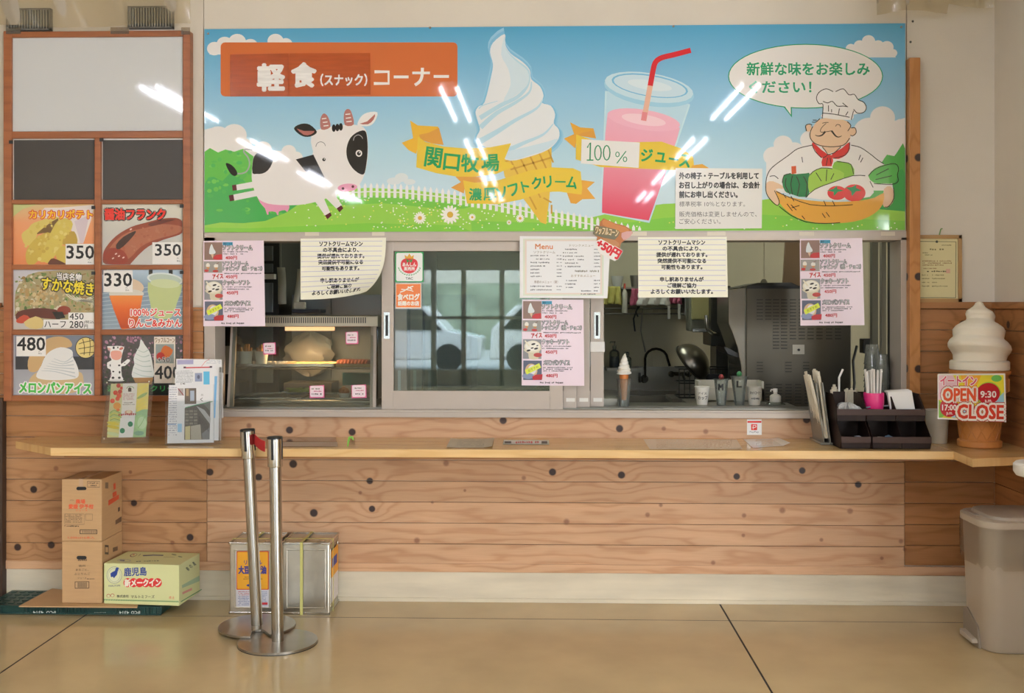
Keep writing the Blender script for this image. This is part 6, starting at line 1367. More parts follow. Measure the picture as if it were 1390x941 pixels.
packets('t1', 7, ['#A8BCC8', '#C4CCD0', '#9AB0BE'], 'pale blue portion cup or sachet in front of the pink cup', .018, 'pale packets in the top middle bin', yb_ + .02, .02)
t, cx_ = bins['t0']
def crum(s, q): a = 6.283 * s; b = 3.14159 * q; r = 1 + .3 * math.sin(5 * a + 3 * b) * math.sin(b) + .2 * math.sin(11 * a); return (cx_ + .048 * math.cos(a) * math.sin(b) * r, yb_ + .085 + .04 * math.sin(a) * math.sin(b) * r, zb2 + .04 + .036 * math.cos(b) * r)
MB().grid(crum, 26, 12).build('crumpled_film', mat('crumpled film', '#B9B9B6', .25, bump=.8, bscale=90), label='crumpled silvery wrapping film in the top left bin', cat='film')
# napkins leaning back
t, cx_ = bins['t2']
for k in range(7):
    M_ = Matrix.Translation((cx_ - .002 + (6 - k) * -.003 + .004, yb_ + .055 + k * .017, zb2 + .006)) @ Matrix.Rotation(-.32, 4, 'X') @ Matrix.Rotation(-.06, 4, 'Y')
    MB(M_).box(-.057, .057, 0, .008, 0, .135).build('napkin', mat('napkin white', '#F0EEEA', .8), bevel=.002, label=('frontmost white folded napkin in the top right bin' if k == 0 else 'white folded napkin leaning behind the front one'), cat='napkin', group='white napkins')
MB().box(cx_ - .05, cx_ + .055, yb_ + .03, yb_ + .05, zb2 + .05, zb2 + .055).build('blue_film', mat('blue film', '#8CB8D4', .4), label='strip of pale blue wrapper in front of the napkins', cat='film')
# pink cup of straws
t, cx_ = bins['t1']; c = Vector((X(1186, yb_ + .1), yb_ + .1, zb2 + .006))
MB().lathe([(.033, 0), (.038, .02), (.047, .07), (.047, .118), (.046, .121), (.043, .118), (.043, .07), (.032, .004)], c, 28).build('pink_cup', mat('pink plastic', '#DE2E7E', .35), smooth=True, label='bright pink plastic cup holding paper-wrapped straws', cat='cup')
M_STRAW = mat('wrapped straw', '#E6E3DF', .6)
for k in range(16):
    a = k * 2.4; q = .034 * math.sqrt((k + .5) / 16); dx, dy = q * math.cos(a), q * math.sin(a)
    p0 = c + Vector((dx * .75, dy * .75, .012)); p1 = c + Vector((dx * 1.25 - .006, dy * 1.25, .226 + .012 * math.sin(k * 3.1)))
    MB().tube([p0, p1], .0052, 6).build('wrapped_straw', M_STRAW, smooth=True, label='white paper-wrapped straw standing in the pink cup', cat='straw', group='straws in the pink cup')
# clear cup stacks inside the window
for px, q0, n in ((1184, 468, 7), (1196, 481, 7)):
    y = .2 if px == 1184 else .14
    top = W(px, q0, y); r = .036
    base = None
    for k in range(n):
        z = ZL - .012 + .0 + k * .026
        zt_ = top.z
        z = zt_ - .10 - (n - 1 - k) * .03
        lab = 'nested clear plastic cup in the %s stack behind the straw cup' % ('taller' if px == 1184 else 'shorter')
        MB().lathe([(r * 1.22, 0), (r * 1.22, .004), (r * 1.15, .005), (r * .85, .1), (r * .82, .1), (r * 1.12, .004)], (top.x, y, z), 20).build('clear_cup', M_CLEAR, smooth=True, label=lab, cat='cup', group='clear cups nested in the %s stack' % ('taller' if px == 1184 else 'shorter'))
MB().box(X(1172, .2), X(1205, .2), .1, .28, ZL - .13, top.z - .10 - 6 * .03).build('cup_stand', M_DSTEEL, label='small steel stand inside the window under the clear cup stacks', cat='stand')
# rack of wrapped chopsticks at the left of the bins
t = thing('straw_rack', WZ(1124, 606, ZT), 'grey leaning rack full of paper-wrapped straws left of the brown bins', 'rack')
c = WZ(1126, 604, ZT)
M_ = Matrix.Translation(c) @ Matrix.Rotation(-.13, 4, 'Y')
MR = mat('grey acrylic', '#7B7A72', .2, coat=.3)
MB(M_).box(-.028, -.022, 0, .2, .003, .30).build('left_panel', MR, t); MB(M_).box(.0, .006, -.01, .2, .003, .30).build('right_panel', MR, t)
MB(M_).box(-.022, 0, .19, .2, .003, .28).build('back_panel', MR, t); MB().box(c.x - .045, c.x + .02, c.y - .01, c.y + .2, ZT + .0005, ZT + .012).build('base', MR, t, bevel=.002)
for k in range(16):
    y = c.y + .012 + (k % 8) * .021; off = -.018 if k < 8 else -.008
    p0 = Vector((c.x + off, y, ZT + .03)); p1 = Vector((c.x + off - .05 + .025 * (k / 16) - .02 * (k < 8), y + .004, ZT + .315 + .015 * math.sin(k * 2.3) + .002 * k))
    MB().tube([p0, p1], .0075, 6).build('wrapped_straw', mat('cream wrapper', '#D9D0BC', .6), smooth=True, label='cream paper-wrapped straw standing in the grey rack', cat='straw', group='straws in the grey rack')
for k in range(7):
    p0 = Vector((X(1131 + k * 2.4, -.2), -.17 + .008 * k, zb2 + .02)); MB().tube([p0, p0 + Vector((0, 0, .135 - .012 * abs(k - 2)))], .007, 6).build('wrapped_straw', mat('cream wrapper', '#D9D0BC', .6), smooth=True, label='cream wrapped straw standing behind the top left bin', cat='straw', group='straws behind the top left bin')
c = Vector((X(1139, -.16), -.16, zb2 + .02)); MB().tube([c, c + Vector((0, 0, .17)), c + Vector((.012, 0, .195)), c + Vector((.018, 0, .21))], .005, 6).build('bent_straw', M_STRAW, smooth=True, label='single white bendy straw standing up behind the top left bin', cat='straw')
for k in range(8):
    p0 = Vector((X(1148 + k * 2.1, -.17), -.165, zb2 + .02)); MB().tube([p0, p0 + Vector((0, 0, .112 + .006 * math.sin(k * 2)))], .006, 6).build('wooden_spoon', mat('cream wrapper', '#D9D0BC', .6), label='short pale wrapped spoon standing behind the bins left of the pink cup', cat='spoon', group='short wrapped spoons behind the bins')
MB().box(X(1128, -.2), X(1172, -.2), -.182, -.12, ZT + .001, zb2 + .018).build('spoon_box', M_BIN, label='dark upright box behind the bins holding spoons and straws', cat='box')
# white beaker
c = WZ(1272, 601, ZT + .001); r1 = 15.5 * (c.y - CAMY) / FPX; h = W(1272, 556, c.y).z - c.z
MB().lathe([(r1 * .8, 0), (r1 * .82, .002), (r1, h - .006), (r1 + .003, h - .003), (r1, h), (r1 - .003, h - .003), (r1 * .8 - .002, .005)], c, 28).build('white_beaker', mat('milky plastic', '#D5D0C2', .4), smooth=True, label='plain milky white plastic beaker between the bins and the ice-cream statue', cat='beaker')

# ------------------------------------------------------------------ soft-ice statue with sign
c = WZ(1333, 607, ZT + .001); c.y += .03
d = c.y - CAMY; u = d / FPX
t = thing('ice_cream_statue', c, 'large plastic soft-ice cone statue at the right end of the counter', 'statue')
M_CONE = mat('cone orange', '#C07F42', .45, noise=.06, nscale=30); M_STAT = mat('statue cream', '#E9E1CF', .38)
zz = lambda q: W(1333, q, c.y).z - c.z
MB().lathe([(27 * u, 0), (28 * u, .004), (28 * u, zz(598)), (26 * u, zz(596))], c, 40).build('base_disc', M_CONE, t, smooth=True, bevel=0)
MB().lathe([(24 * u, zz(597)), (27 * u, zz(572)), (29.5 * u, zz(545)), (31 * u, zz(538)), (31 * u, zz(534)), (35 * u, zz(531)), (36 * u, zz(510)), (38.5 * u, zz(507)), (38.5 * u, zz(503)), (36 * u, zz(502))], c, 40).build('wafer_cone', M_CONE, t, smooth=True)
for s in (1, -1):
    mb = MB()
    for k in range(12):
        a0 = k * math.pi / 6; pts = []
        for j in range(7): f_ = j / 6; a = a0 + s * f_ * 1.0; r = (24.2 + 5.6 * f_) * u + .0005; pts.append((c.x + r * math.cos(a), c.y + r * math.sin(a), c.z + zz(596) + (zz(545) - zz(596)) * f_))
        mb.tube(pts, .0028, 5)
    mb.build('waffle_ribs', M_CONE, t, smooth=True)
for k in range(16):
    a = k * math.pi / 8; r = 36 * u; MB(Matrix.Translation((c.x + r * math.cos(a), c.y + r * math.sin(a), c.z + zz(522))) @ Matrix.Rotation(a, 4, 'Z')).box(-.003, .003, -.012, .012, -.03, .03).build('rim_panel', M_CONE, t, bevel=.002)
MB().lathe([(35 * u, zz(503)), (37.5 * u, zz(501)), (37.5 * u, zz(491)), (36 * u, zz(489.5)), (30 * u, zz(489))], c, 48).build('collar', M_STAT, t, smooth=True)
# swirled cream: radius profile with a rising spiral ridge
prof = [(489, 33), (483, 34), (478, 37), (473, 39.5), (468, 39), (463, 36), (459, 31.5), (454, 32.5), (449, 33), (444, 30), (440, 24), (437, 18), (433, 17.5), (428, 18.5), (423, 16.5), (420, 12), (417, 8), (414, 6), (411.5, 5), (410, 2.5), (409.4, .4)]
N_, vs, fs_ = 56, [], []
pr = []
for (q0, r0_), (q1, r1_) in zip(prof, prof[1:]):
    for j in range(4): f_ = j / 4; pr.append((q0 + (q1 - q0) * f_, r0_ + (r1_ - r0_) * f_))
pr.append(prof[-1])
def rad(q):
    for (q0, r0_), (q1, r1_) in zip(prof, prof[1:]):
        if q0 >= q >= q1: return r0_ + (r1_ - r0_) * (q - q0) / (q1 - q0)
    return prof[0][1] if q > prof[0][0] else .4
for j, (q, r) in enumerate(pr):
    for i in range(N_):
        a = 2 * math.pi * i / N_; env = min(1, (489 - q) / 12) * min(1, (q - 409) / 20)
        qq = q + 5.5 * env * math.cos(a + 2.2); rr2 = rad(min(489, max(409.5, qq)))
        ox = (1.5 * env * math.sin(q * .12)) * u
        vs.append((c.x + rr2 * u * math.cos(a) + ox, c.y + rr2 * u * math.sin(a), c.z + zz(q)))
m_ = len(pr)
for j in range(m_ - 1):
    for i in range(N_): fs_.append((j * N_ + i, j * N_ + (i + 1) % N_, (j + 1) * N_ + (i + 1) % N_, (j + 1) * N_ + i))
fs_.append(tuple(range(N_ - 1, -1, -1))); fs_.append(tuple((m_ - 1) * N_ + i for i in range(N_)))
MB().add(vs, fs_).build('soft_ice_swirl', M_STAT, t, smooth=True)
ys_ = c.y - 39.5 * u - .012
def opn(A):
    A.t(3.92, 1240, 400)
    A.poly([(128, 424), (486, 422), (493, 680), (128, 662)], '#EDEBE6').poly([(134, 430), (480, 428), (487, 672), (134, 655)], '#E9DC3C')
    A.poly([(134, 430), (210, 430), (240, 480), (160, 560), (134, 560)], '#EBC7D0', 1).poly([(134, 560), (160, 640), (134, 655)], '#7CB83E').poly([(134, 560), (200, 620), (150, 655), (134, 655)], '#7CB83E').poly([(250, 430), (360, 430), (330, 500), (280, 520)], '#F2B23A').ell(442, 446, 28, 18, '#6CBE5A').ell(400, 535, 68, 70, '#9CCB4A').ell(420, 600, 60, 60, '#CFE07A').poly([(480, 520), (487, 672), (380, 665), (440, 560)], '#9CCFE0').poly([(200, 655), (240, 600), (330, 640), (340, 664)], '#A8D6E6')
    A.ell(398, 526, 62, 56, '#B91E2A', n=32).ell(190, 600, 50, 52, '#B91E2A', n=32)
    A.text('イートイン', (143, 435, 335, 482), '#E0506E', .03, 0, ('#F5F0EC', .07))
    A.text('OPEN', (158, 500, 330, 566), '#E2572E', .04, 0, ('#F6F2E8', .11), out2=('#A8231E', .15)).text('CLOSE', (236, 588, 478, 660), '#D6402C', .04, 1, ('#F6F2E8', .11), out2=('#A8231E', .15))
    A.text('9:30', (357, 514, 440, 548), '#F5F2EE', .03).text('a.m.', (380, 560, 418, 574), '#F5F2EE', .02).text('17:00', (153, 586, 228, 616), '#F5F2EE', .03).text('p.m.', (176, 626, 208, 644), '#F5F2EE', .02)
sheet('opening_hours_sign', [(1273.5, 507.5), (1364.5, 507), (1366, 573.5), (1273, 569)], ys_, 'colourful laminated OPEN 9:30 CLOSE 17:00 card fixed to the statue', 'sign', opn, M_GLOSS, '#EDEBE6', th=.003)
MB().box(c.x - .1, c.x + .02, ys_ + .0004, c.y - 35 * u, c.z + zz(508), c.z + zz(505)).build('sign_tape', glass('tape film', '#E9D9C6', 1.5, .2, haze=.2), label='clear tape tab holding the opening hours card to the statue', cat='tape')

# ------------------------------------------------------------------ floor: pallet, boxes, tins
PX0, PX1, PY0, PY1 = W(-20, 838, -.27).x, W(220, 838, -.27).x, -.285, -.01
pl = thing('green_pallet', ((PX0 + PX1) / 2, (PY0 + PY1) / 2, 0), 'dark green folded plastic crates lying on the floor under the cartons', 'crate')
M_GRN = mat('crate green', '#123A36', .4)
for a, b in ((PX0, W(92, 838, -.27).x), (W(93, 838, -.27).x, PX1)):
    MB().box(a, b, PY0 + .006, PY1, .004, .044).build('crate_body', M_GRN, pl, bevel=.003)
    for k in range(26):
        x = a + (b - a) * (k + .5) / 26
        if k in (6, 7, 8, 9, 10, 11): continue
        MB().box(x - .003, x + .003, PY0, PY0 + .007, .006, .042).build('rib', M_GRN, pl)
    for zz_ in (.004, .04): MB().box(a, b, PY0 - .002, PY0 + .008, zz_, zz_ + .006).build('rim', M_GRN, pl, bevel=.001)
    for k in range(9):
        for j in range(5): x = a + .03 + (b - a - .06) * k / 8; y = PY0 + .04 + j * .05; MB().box(x - .012, x + .012, y - .009, y + .009, .044, .047).build('tread', M_GRN, pl)
def crt(x0, x1, y, s, fr):
    A = Art(fr, eps=5e-5, k=6); A.text(s, (x0, y, x1, y + 4.2), '#C9D4D0', .02, 180); return A
fr = flat(PY0 - .0005)
A = Art(fr, eps=4e-5, k=6)
for a, b, s in ((63, 75.5, 'IFCO'), (45, 59, '4314'), (178, 190, 'IFCO'), (162, 175, '4314')): A.text(s, (a, 829.8, b, 833.8), '#D2DCD8', .03, 180)
A.dashes(18, 832, 43, 833, '#A8B4B0', 10).dashes(128, 831, 144, 832.5, '#7A8A86', 8)
A.build('lettering', M_PRINT, pl)
# cardboard sheet
qs = [WZ(25, 824, .05), WZ(184, 826.5, .05), WZ(190, 812, .05), WZ(84, 792, .05)]
mb = MB(); vs = [(p.x, max(min(p.y, -.005), -.32), z) for z in (.0475, .053) for p in qs]
mb.add(vs, [(3, 2, 1, 0), (4, 5, 6, 7)] + [(i, (i + 1) % 4, 4 + (i + 1) % 4, 4 + i) for i in range(4)]).build('cardboard_sheet', M_CARD, label='flat torn cardboard sheet lying on the green crates under the cartons', cat='cardboard')
def carton(name, o, rz, wd, dp, h, lab, m, front=None, side=None, topa=None, pf=None, ps=None, pt=None, hole=None, tape=None):
    """o = front left bottom corner; pf/ps/pt = photo px of (TL, TR, BL) of front, side, top face"""
    t = thing(name, o, lab, 'box'); Mx = Matrix.Translation(o) @ Matrix.Rotation(rz, 4, 'Z')
    MB(Mx).box(0, wd, 0, dp, 0, h).build('carton_body', m, t, bevel=.003)
    P_ = lambda x, y, z: Mx @ Vector((x, y, z))
    e = .0008
    for art, p, c3, nm in ((front, pf, (P_(0, -e, h), P_(wd, -e, h), P_(0, -e, 0)), 'front_print'), (side, ps, (P_(wd + e, 0, h), P_(wd + e, dp, h), P_(wd + e, 0, 0)), 'side_print'), (topa, pt, (P_(0, 0, h + e), P_(wd, 0, h + e), P_(0, dp, h + e)), 'top_print')):
        if not art: continue
        f0 = affine(*p, *c3)
        nn = {'front_print': Mx.to_3x3() @ Vector((0, -1, 0)), 'side_print': Mx.to_3x3() @ Vector((1, 0, 0)), 'top_print': Vector((0, 0, 1))}[nm]
        def fr_(u, v, k, f0=f0, nn=nn): return f0(u, v, 0) + nn * k
        A = Art(fr_, eps=3e-5); art(A); A.build(nm, M_PRINT, t)
    if hole:
        x, z = hole
        MB(Mx).prism([(x + (.016 if abs(a) < 90 else -.016) + .0085 * math.cos(math.radians(a)), z + .0085 * math.sin(math.radians(a))) for a in (-90, -60, -30, 0, 30, 60, 89, 91, 120, 150, 180, -150, -120, -91)], -.0012, .001, axis='y').build('hand_hole', M_BLACK, t)
    if tape: tape(Mx, t)
    return t
oz = .0545
def s47(A, ox, oy, k=4.7): A.t(k, 80 - 0 + 0, 630)
def c1(A):
    A.t(4.7, 80, 630); g_ = '#5A4A3A'
    A.lines([[(182, 116), (260, 116), (260, 152), (182, 152), (182, 116)]], 3, g_).dashes(190, 122, 254, 132, g_, 9).dashes(195, 138, 250, 147, g_, 7)
    o_ = '#E0603C'
    A.text('農場', (108, 228, 168, 254), o_, .04).text('愛媛 伊予柑', (64, 258, 220, 286), o_, .04).dashes(72, 231, 98, 234, g_, 5).text('ジュース', (108, 290, 182, 302), o_, .01)
    A.lines([[(38, 318), (162, 318), (162, 382), (38, 382), (38, 318)], [(170, 318), (214, 318), (214, 356), (170, 356), (170, 318)]], 2, g_)
    for k in range(6): A.dashes(42, 322 + k * 9, 150, 327 + k * 9, g_, 16)
    A.dashes(38, 388, 130, 398, '#3A2E24', 14).rect(134, 414, 244, 442, '#3A2E24').rect(139, 418, 239, 438, '#C9A67C')
    for k in range(22): A.rect(148 + k * 4, 420, 148 + k * 4 + 1.2 + 1.2 * (k % 3 == 0), 436, '#3A2E24'); A.k -= 1
    A.nx(); A.text('1,000ml×6本入', (60, 456, 228, 472), o_, .01)
def c1s(A):
    A.t(); g_ = '#4A3A2C'
    A.rect(141.5, 656, 145, 664, '#8A7458'); A.poly([(150.5, 658), (153, 656), (153.5, 664), (151, 666)], '#E0603C').poly([(149.5, 670), (154, 667), (154.5, 673), (150, 676)], '#E0603C').poly([(145, 680), (157, 672), (157, 678), (145, 687)], '#E0603C').poly([(156, 690), (158, 689), (158, 694), (156, 696)], g_).poly([(153, 707), (160, 702), (160, 709), (153, 713)], '#6A5440')
def tp(Mx, t): MB(Mx).box(.085, .105, .0, .25, .300, .3008).box(.085, .105, -.0008, 0, .25, .3008).build('packing_tape', mat('packing tape', '#C9A98A', .25), t)
X0b = W(84, 822, -.27).x; wd_ = W(138.5, 822, -.27).x - X0b
carton('carton', (X0b, -.27, oz), 0, wd_, .25, .298, 'plain brown carton with apple-juice print, lower one of the stack', M_CARD,
       front=lambda A: (A.t(4.7, 80, 630), A.dashes(122, 616, 180, 628, '#5A4A3A', 8), A.text('信州', (126, 652, 168, 667), '#5A4A3A', .01), A.text('まるごと、', (108, 678, 188, 692), '#5A4A3A', .01), A.text('ふじりんご', (98, 704, 200, 720), '#5A4A3A', .01), A.text('ジュース', (120, 734, 176, 745), '#5A4A3A', .01), A.dashes(180, 742, 230, 750, '#6A5A48', 8), A.rect(102, 762, 194, 808, '#4A3A2C'), A.rect(106, 766, 190, 804, '#C9A67C'), [A.rect(118 + k * 5, 768, 120 + k * 5 + (k % 2), 802, '#4A3A2C') for k in range(13)]),
       side=lambda A: (A.t(), A.rect(141.5, 741, 146, 754, '#5A4A3A'), A.rect(142.2, 744, 145.3, 751, '#C9A67C'), A.poly([(151, 744), (157, 741), (157, 747), (151, 750)], '#7A6248')),
       pf=((84, 736), (138.5, 737), (84, 822)), ps=((138.5, 737), (163, 718), (138.5, 822)), hole=(.097, .22))
carton('carton', (X0b - .002, -.268, oz + .299), 0, wd_, .25, .30, 'brown carton with orange fruit-juice lettering on top of the stack', M_CARD, front=c1, side=c1s, pf=((84, 652), (138, 652), (84, 733.5)), ps=((138, 652), (161, 640), (138, 733.5)), hole=(.097, .255), tape=tp)
FLp = WZ(139.5, 822.5, oz); FLp.y = -.275; FLp.x = W(139.8, 822, -.275).x + .004
rz = math.radians(-4.5); wg = .378
M_YG = mat('yellow carton', '#DDE0A6', .55)
def pf_(A):
    A.t(9.267, 130, 740); B_ = '#2E4A9A'; r_ = '#E23A3A'; k_ = '#4A4A46'
    A.ell(240, 405, 102, 108, '#8A94A8', n=36).ell(240, 405, 97, 103, '#DFE3B4', n=36).ell(240, 405, 78, 84, '#9AA2B0', n=36).ell(240, 405, 75, 81, '#E4E8C4', n=36)
    A.poly([(190, 380), (225, 360), (250, 350), (262, 315), (285, 310), (302, 318), (285, 360), (275, 400), (250, 425), (232, 445), (222, 425), (195, 430), (190, 400)], B_, 2)
    A.text('MARUTOMI', (158, 530, 312, 552), '#6A7488', .01)
    A.text('鹿児島', (370, 318, 668, 425), B_, .03)
    for k in range(6): A.ell(412 + k * 80, 508 + k * 3, 54, 58, r_, n=24)
    A.text('新メークイン', (375, 470, 852, 560), '#F5EFE0', .05, 1.5)
    A.ell(155, 665, 26, 22, '#C25A4A').ell(155, 667, 20, 17, '#E0E4B4').ell(208, 662, 26, 22, '#C25A4A').ell(208, 664, 20, 17, '#E0E4B4')
    A.text('株式会社', (265, 660, 425, 695), k_, .02, 1).text('マルトミフーズ', (455, 672, 765, 712), k_, .01, 2)
    A.text('赤土', (955, 700, 1030, 735), r_, .0, 3)
    g_ = '#2F8A5A'
    for k in range(44): x = 90 + k * 22.6; y = 705 + k * 1.35; A.poly([(x, y), (x + 12, y), (x + 22, y + 18), (x + 10, y + 18)], g_); A.k -= 1
    A.nx()
def ps_(A):
    A.t(9.267, 130, 740); k_ = '#5A6A58'
    for x, y, s, h, c in ((1170, 340, '春', 45, k_), (1205, 300, 'の', 38, k_), (1245, 260, '風', 45, k_)): A.text(s, (x, y - h * .5, x + 30, y + h * .5), c, .02, -35)
    A.poly([(1115, 555), (1310, 400), (1310, 470), (1115, 590)], '#A8C4A0').poly([(1115, 640), (1220, 570), (1220, 600), (1115, 668)], '#E0A090').line([(1095, 760), (1328, 575)], 8, '#2F8A5A')
def pt_(A):
    A.t(9.267, 130, 740)
    A.ell(490, 130, 50, 28, '#7A4A48', -20).ell(494, 128, 42, 22, '#DDE0A6', -20).ell(492, 124, 14, 8, '#D05A4A').line([(555, 150), (590, 110)], 4, '#4A4A46')
    A.poly([(612, 135), (760, 132), (900, 140), (895, 155), (760, 147), (625, 152)], '#3E4A70').line([(900, 175), (1050, 182)], 3, '#5A5A50').ell(1045, 140, 36, 12, '#8A9A6A', 15).ell(1125, 178, 30, 10, '#8A9A6A', 15)
    A.ell(368, 216, 90, 24, '#A8AEB8', 5).ell(368, 216, 82, 19, '#DDE0A6', 5).poly([(300, 205), (380, 210), (370, 226), (320, 218)], '#2E4A9A').dashes(530, 230, 840, 245, '#7A8A70', 9)
carton('potato_carton', tuple(FLp), rz, wg, .25, .196, 'pale yellow-green potato carton with red and blue lettering', M_YG, front=pf_, side=ps_, topa=pt_,
       pf=((141, 766.6), (248.5, 773.5), (139.5, 822.5)), ps=((248.5, 773.5), (273.7, 751.5), (246, 828)), pt=((141, 766.6), (248.5, 773.5), (174, 746)))
# tins
def tin(x0, yf, zt_, lab, label_front):
    wd = .236; t = thing('oil_tin', (x0 + wd / 2, yf + wd / 2, 0), lab, 'tin'); h = zt_
    x1, y1 = x0 + wd, yf + wd
    MB().box(x0 + .004, x1 - .004, yf + .004, y1 - .004, .004, h - .006).build('tin_body', M_TIN, t, bevel=.006)
    for z in (0, h - .012): 
        mb = MB(); mb.box(x0, x1, yf, yf + .006, z, z + .012).box(x0, x1, y1 - .006, y1, z, z + .012).box(x0, x0 + .006, yf, y1, z, z + .012).box(x1 - .006, x1, yf, y1, z, z + .012); mb.build('rim', M_POLISH, t, bevel=.002)
    for a, b, c_, d_ in ((.022, wd - .022, .03, .036), (.022, wd - .022, h - .04, h - .034), (.022, .028, .03, h - .034), (wd - .028, wd - .022, .03, h - .034)):
        MB().box(x0 + a, x0 + b, yf + .001, yf + .006, c_, d_).build('pressed_ridge', M_TIN, t, bevel=.002)
        MB().box(x1 - .006, x1 - .001, yf + a, yf + b, c_, d_).build('pressed_ridge', M_TIN, t, bevel=.002)
    MB().lathe([(.022, 0), (.022, .006), (.01, .009)], (x1 - .05, yf + .05, h - .008), 16).build('cap', M_POLISH, t, smooth=True)
    sm = mat('strap yellow', '#CFCB7C', .4)
    if not label_front:
        a = X(409, yf) - .006
        MB().box(a, a + .014, yf - .002, yf, 0, h + .002).box(a, a + .014, yf - .002, y1 + .002, h, h + .002).build('strap', sm, t)
        MB().box(x0 - .001, x1 + .002, yf + .07, yf + .078, h + .002, h + .004).box(x1, x1 + .002, yf + .07, yf + .078, 0, h + .004).build('strap', sm, t)
        MB().box(x1 + .0001, x1 + .001, yf + .03, yf + .20, .17, .3, col=lin('#EFA92E')).box(x1 + .0001, x1 + .001, yf + .03, yf + .20, .05, .17, col=lin('#E4E0E0')).box(x1 + .0001, x1 + .0014, yf + .05, yf + .17, .215, .26, col=lin('#3A4AA0')).build('paper_label', M_PRINT, t)
    else:
        a = x0 + .1; MB().box(a, a + .014, yf - .0, y1 + .002, h, h + .002).build('strap', sm, t); MB().box(x0 - .002, x1, yf + .07, yf + .078, h + .002, h + .004).box(x0 - .002, x0, yf + .07, yf + .078, 0, h + .004).build('strap', sm, t)
        A = Art(flat(yf + .003), eps=3e-5, k=20)
        A.t(4.953, 280, 710); A.rrect(200, 190, 420, 570, 6, '#D8D8E0').rrect(203, 190, 420, 450, 6, '#D2502E').rrect(208, 196, 414, 444, 5, '#F2B02E')
        bl = '#3A3A8C'
        A.text('リノール', (255, 252, 375, 280), bl, .03).text('大豆白絞油', (218, 290, 402, 342), bl, .05).dashes(258, 362, 370, 368, '#8A5A2A', 14).dashes(250, 374, 380, 380, '#8A5A2A', 14).ell(300, 420, 30, 9, bl)
        for k in range(9): A.dashes(215, 460 + k * 11, 290, 466 + k * 11, ('#C25A5A', '#6A7AA8')[k > 2], 10).dashes(330, 460 + k * 11, 410, 466 + k * 11, '#7A88B0', 10)
        A.rect(370, 535, 412, 550, '#C8343A'); A.t(); A.build('paper_label', M_PRINT, t)
    return t
tin(W(310.5, 836, -.245).x, -.247, .348, 'silver square oil tin with an orange label, left one behind the posts', True)
tin(W(382, 836, -.245).x, -.247, .350, 'silver square oil tin with a pale yellow strap, right one', False)

# ------------------------------------------------------------------ barrier posts
M_BASE = mat('barrier base steel', '#A8A49C', .28, 1, noise=.12, nscale=9)
def post_(cx_, cy, zb_, lean, h, notch, lab, tiltb=0):
    t = thing('barrier_post', (cx_, cy, 0), lab, 'barrier post', 'belt barrier posts'); r = .174; pts = []
    for k in range(64):
        a = 2 * math.pi * k / 64
        if notch is not None and abs((a - notch + math.pi) % (2 * math.pi) - math.pi) < .2: continue
        pts.append((cx_ + r * math.cos(a), cy + r * math.sin(a), a))
    if notch is not None:
        pts.sort(key=lambda p: (p[2] - notch) % (2 * math.pi)); pts = [(p[0], p[1]) for p in pts]
        n_ = Vector((math.cos(notch), math.sin(notch))); s_ = Vector((-n_.y, n_.x)); c0 = Vector((cx_, cy))
        for k in range(9):
            a = math.pi * k / 8; q = c0 + n_ * (r - .065 - .030 * math.sin(a)) - s_ * .030 * math.cos(a); pts.append((q.x, q.y))
    else: pts = [(p[0], p[1]) for p in pts]
    MB().prism(pts, zb_, zb_ + .010).build('base', M_BASE, t, bevel=.003)
    if notch is None: MB().lathe([(.175, 0), (.174, .003)], (cx_, cy, 0), 48).build('rubber_ring', M_BLACK, t)
    top = Vector((cx_ + lean[0], cy + lean[1], h)); b = Vector((cx_, cy, zb_ + .009)); dr = (top - b).normalized()
    MB().tube([b, top - dr * .13], .0265, 28).build('pole', M_STEEL, t, smooth=True)
    q = dr.to_track_quat('Z', 'Y').to_matrix().to_4x4(); Mh = Matrix.Translation(top - dr * .135) @ q
    MB(Mh).lathe([(.0265, 0), (.0325, .002), (.033, .006), (.033, .127)], n=32).build('head', M_POLISH, t, smooth=True)
    MB(Mh).lathe([(.0345, .125), (.0345, .132), (.031, .135)], n=32).build('cap', M_BLACK, t, smooth=True)
    az = Mh.to_3x3()
    for ang in (-90, 0, 180, 90):
        Ms = Mh @ Matrix.Rotation(math.radians(ang - 6), 4, 'Z')
        MB(Ms).box(.031, .0342, -.0055, .0055, .035, .127).build('slot', M_BLACK, t)
    Ms = Mh @ Matrix.Rotation(math.radians(180), 4, 'Z')
    MB(Ms).box(.030, .045, -.02, .02, .060, .118).build('belt_clip', M_BLACK, t, bevel=.003)
    return t, top
c1_ = WZ(377, 870, 0); c1_.y = -.68; c1_.x = W(377, 413, -.68).x
c2_ = WZ(349, 850, 0); c2_.y = -.487; c2_.x = W(349, 413, -.487).x
_, tA = post_(c1_.x, c1_.y, .003, (-.013, .0), .915, None, 'front stainless belt-barrier post, right of the pair')
ang = math.atan2(c1_.y - c2_.y, c1_.x - c2_.x)
_, tB = post_(c2_.x, c2_.y, .014, (-.045, .0), .925, -1.25, 'rear stainless belt-barrier post leaning slightly left')
a = tB + Vector((.034, -.004, -.045)); b = tA + Vector((-.044, .004, -.045))
mb = MB(); n = 8; vs = []
for k in range(n + 1):
    f_ = k / n; p = a.lerp(b, f_); p.z -= .006 * math.sin(math.pi * f_)
    vs += [(p.x, p.y, p.z - .024), (p.x, p.y, p.z + .024)]
mb.add(vs, [(2 * k, 2 * k + 2, 2 * k + 3, 2 * k + 1) for k in range(n)]).build('red_belt', mat('red belt', '#C8202A', .7), solid=.002, label='short red webbing belt linking the two barrier posts', cat='belt')

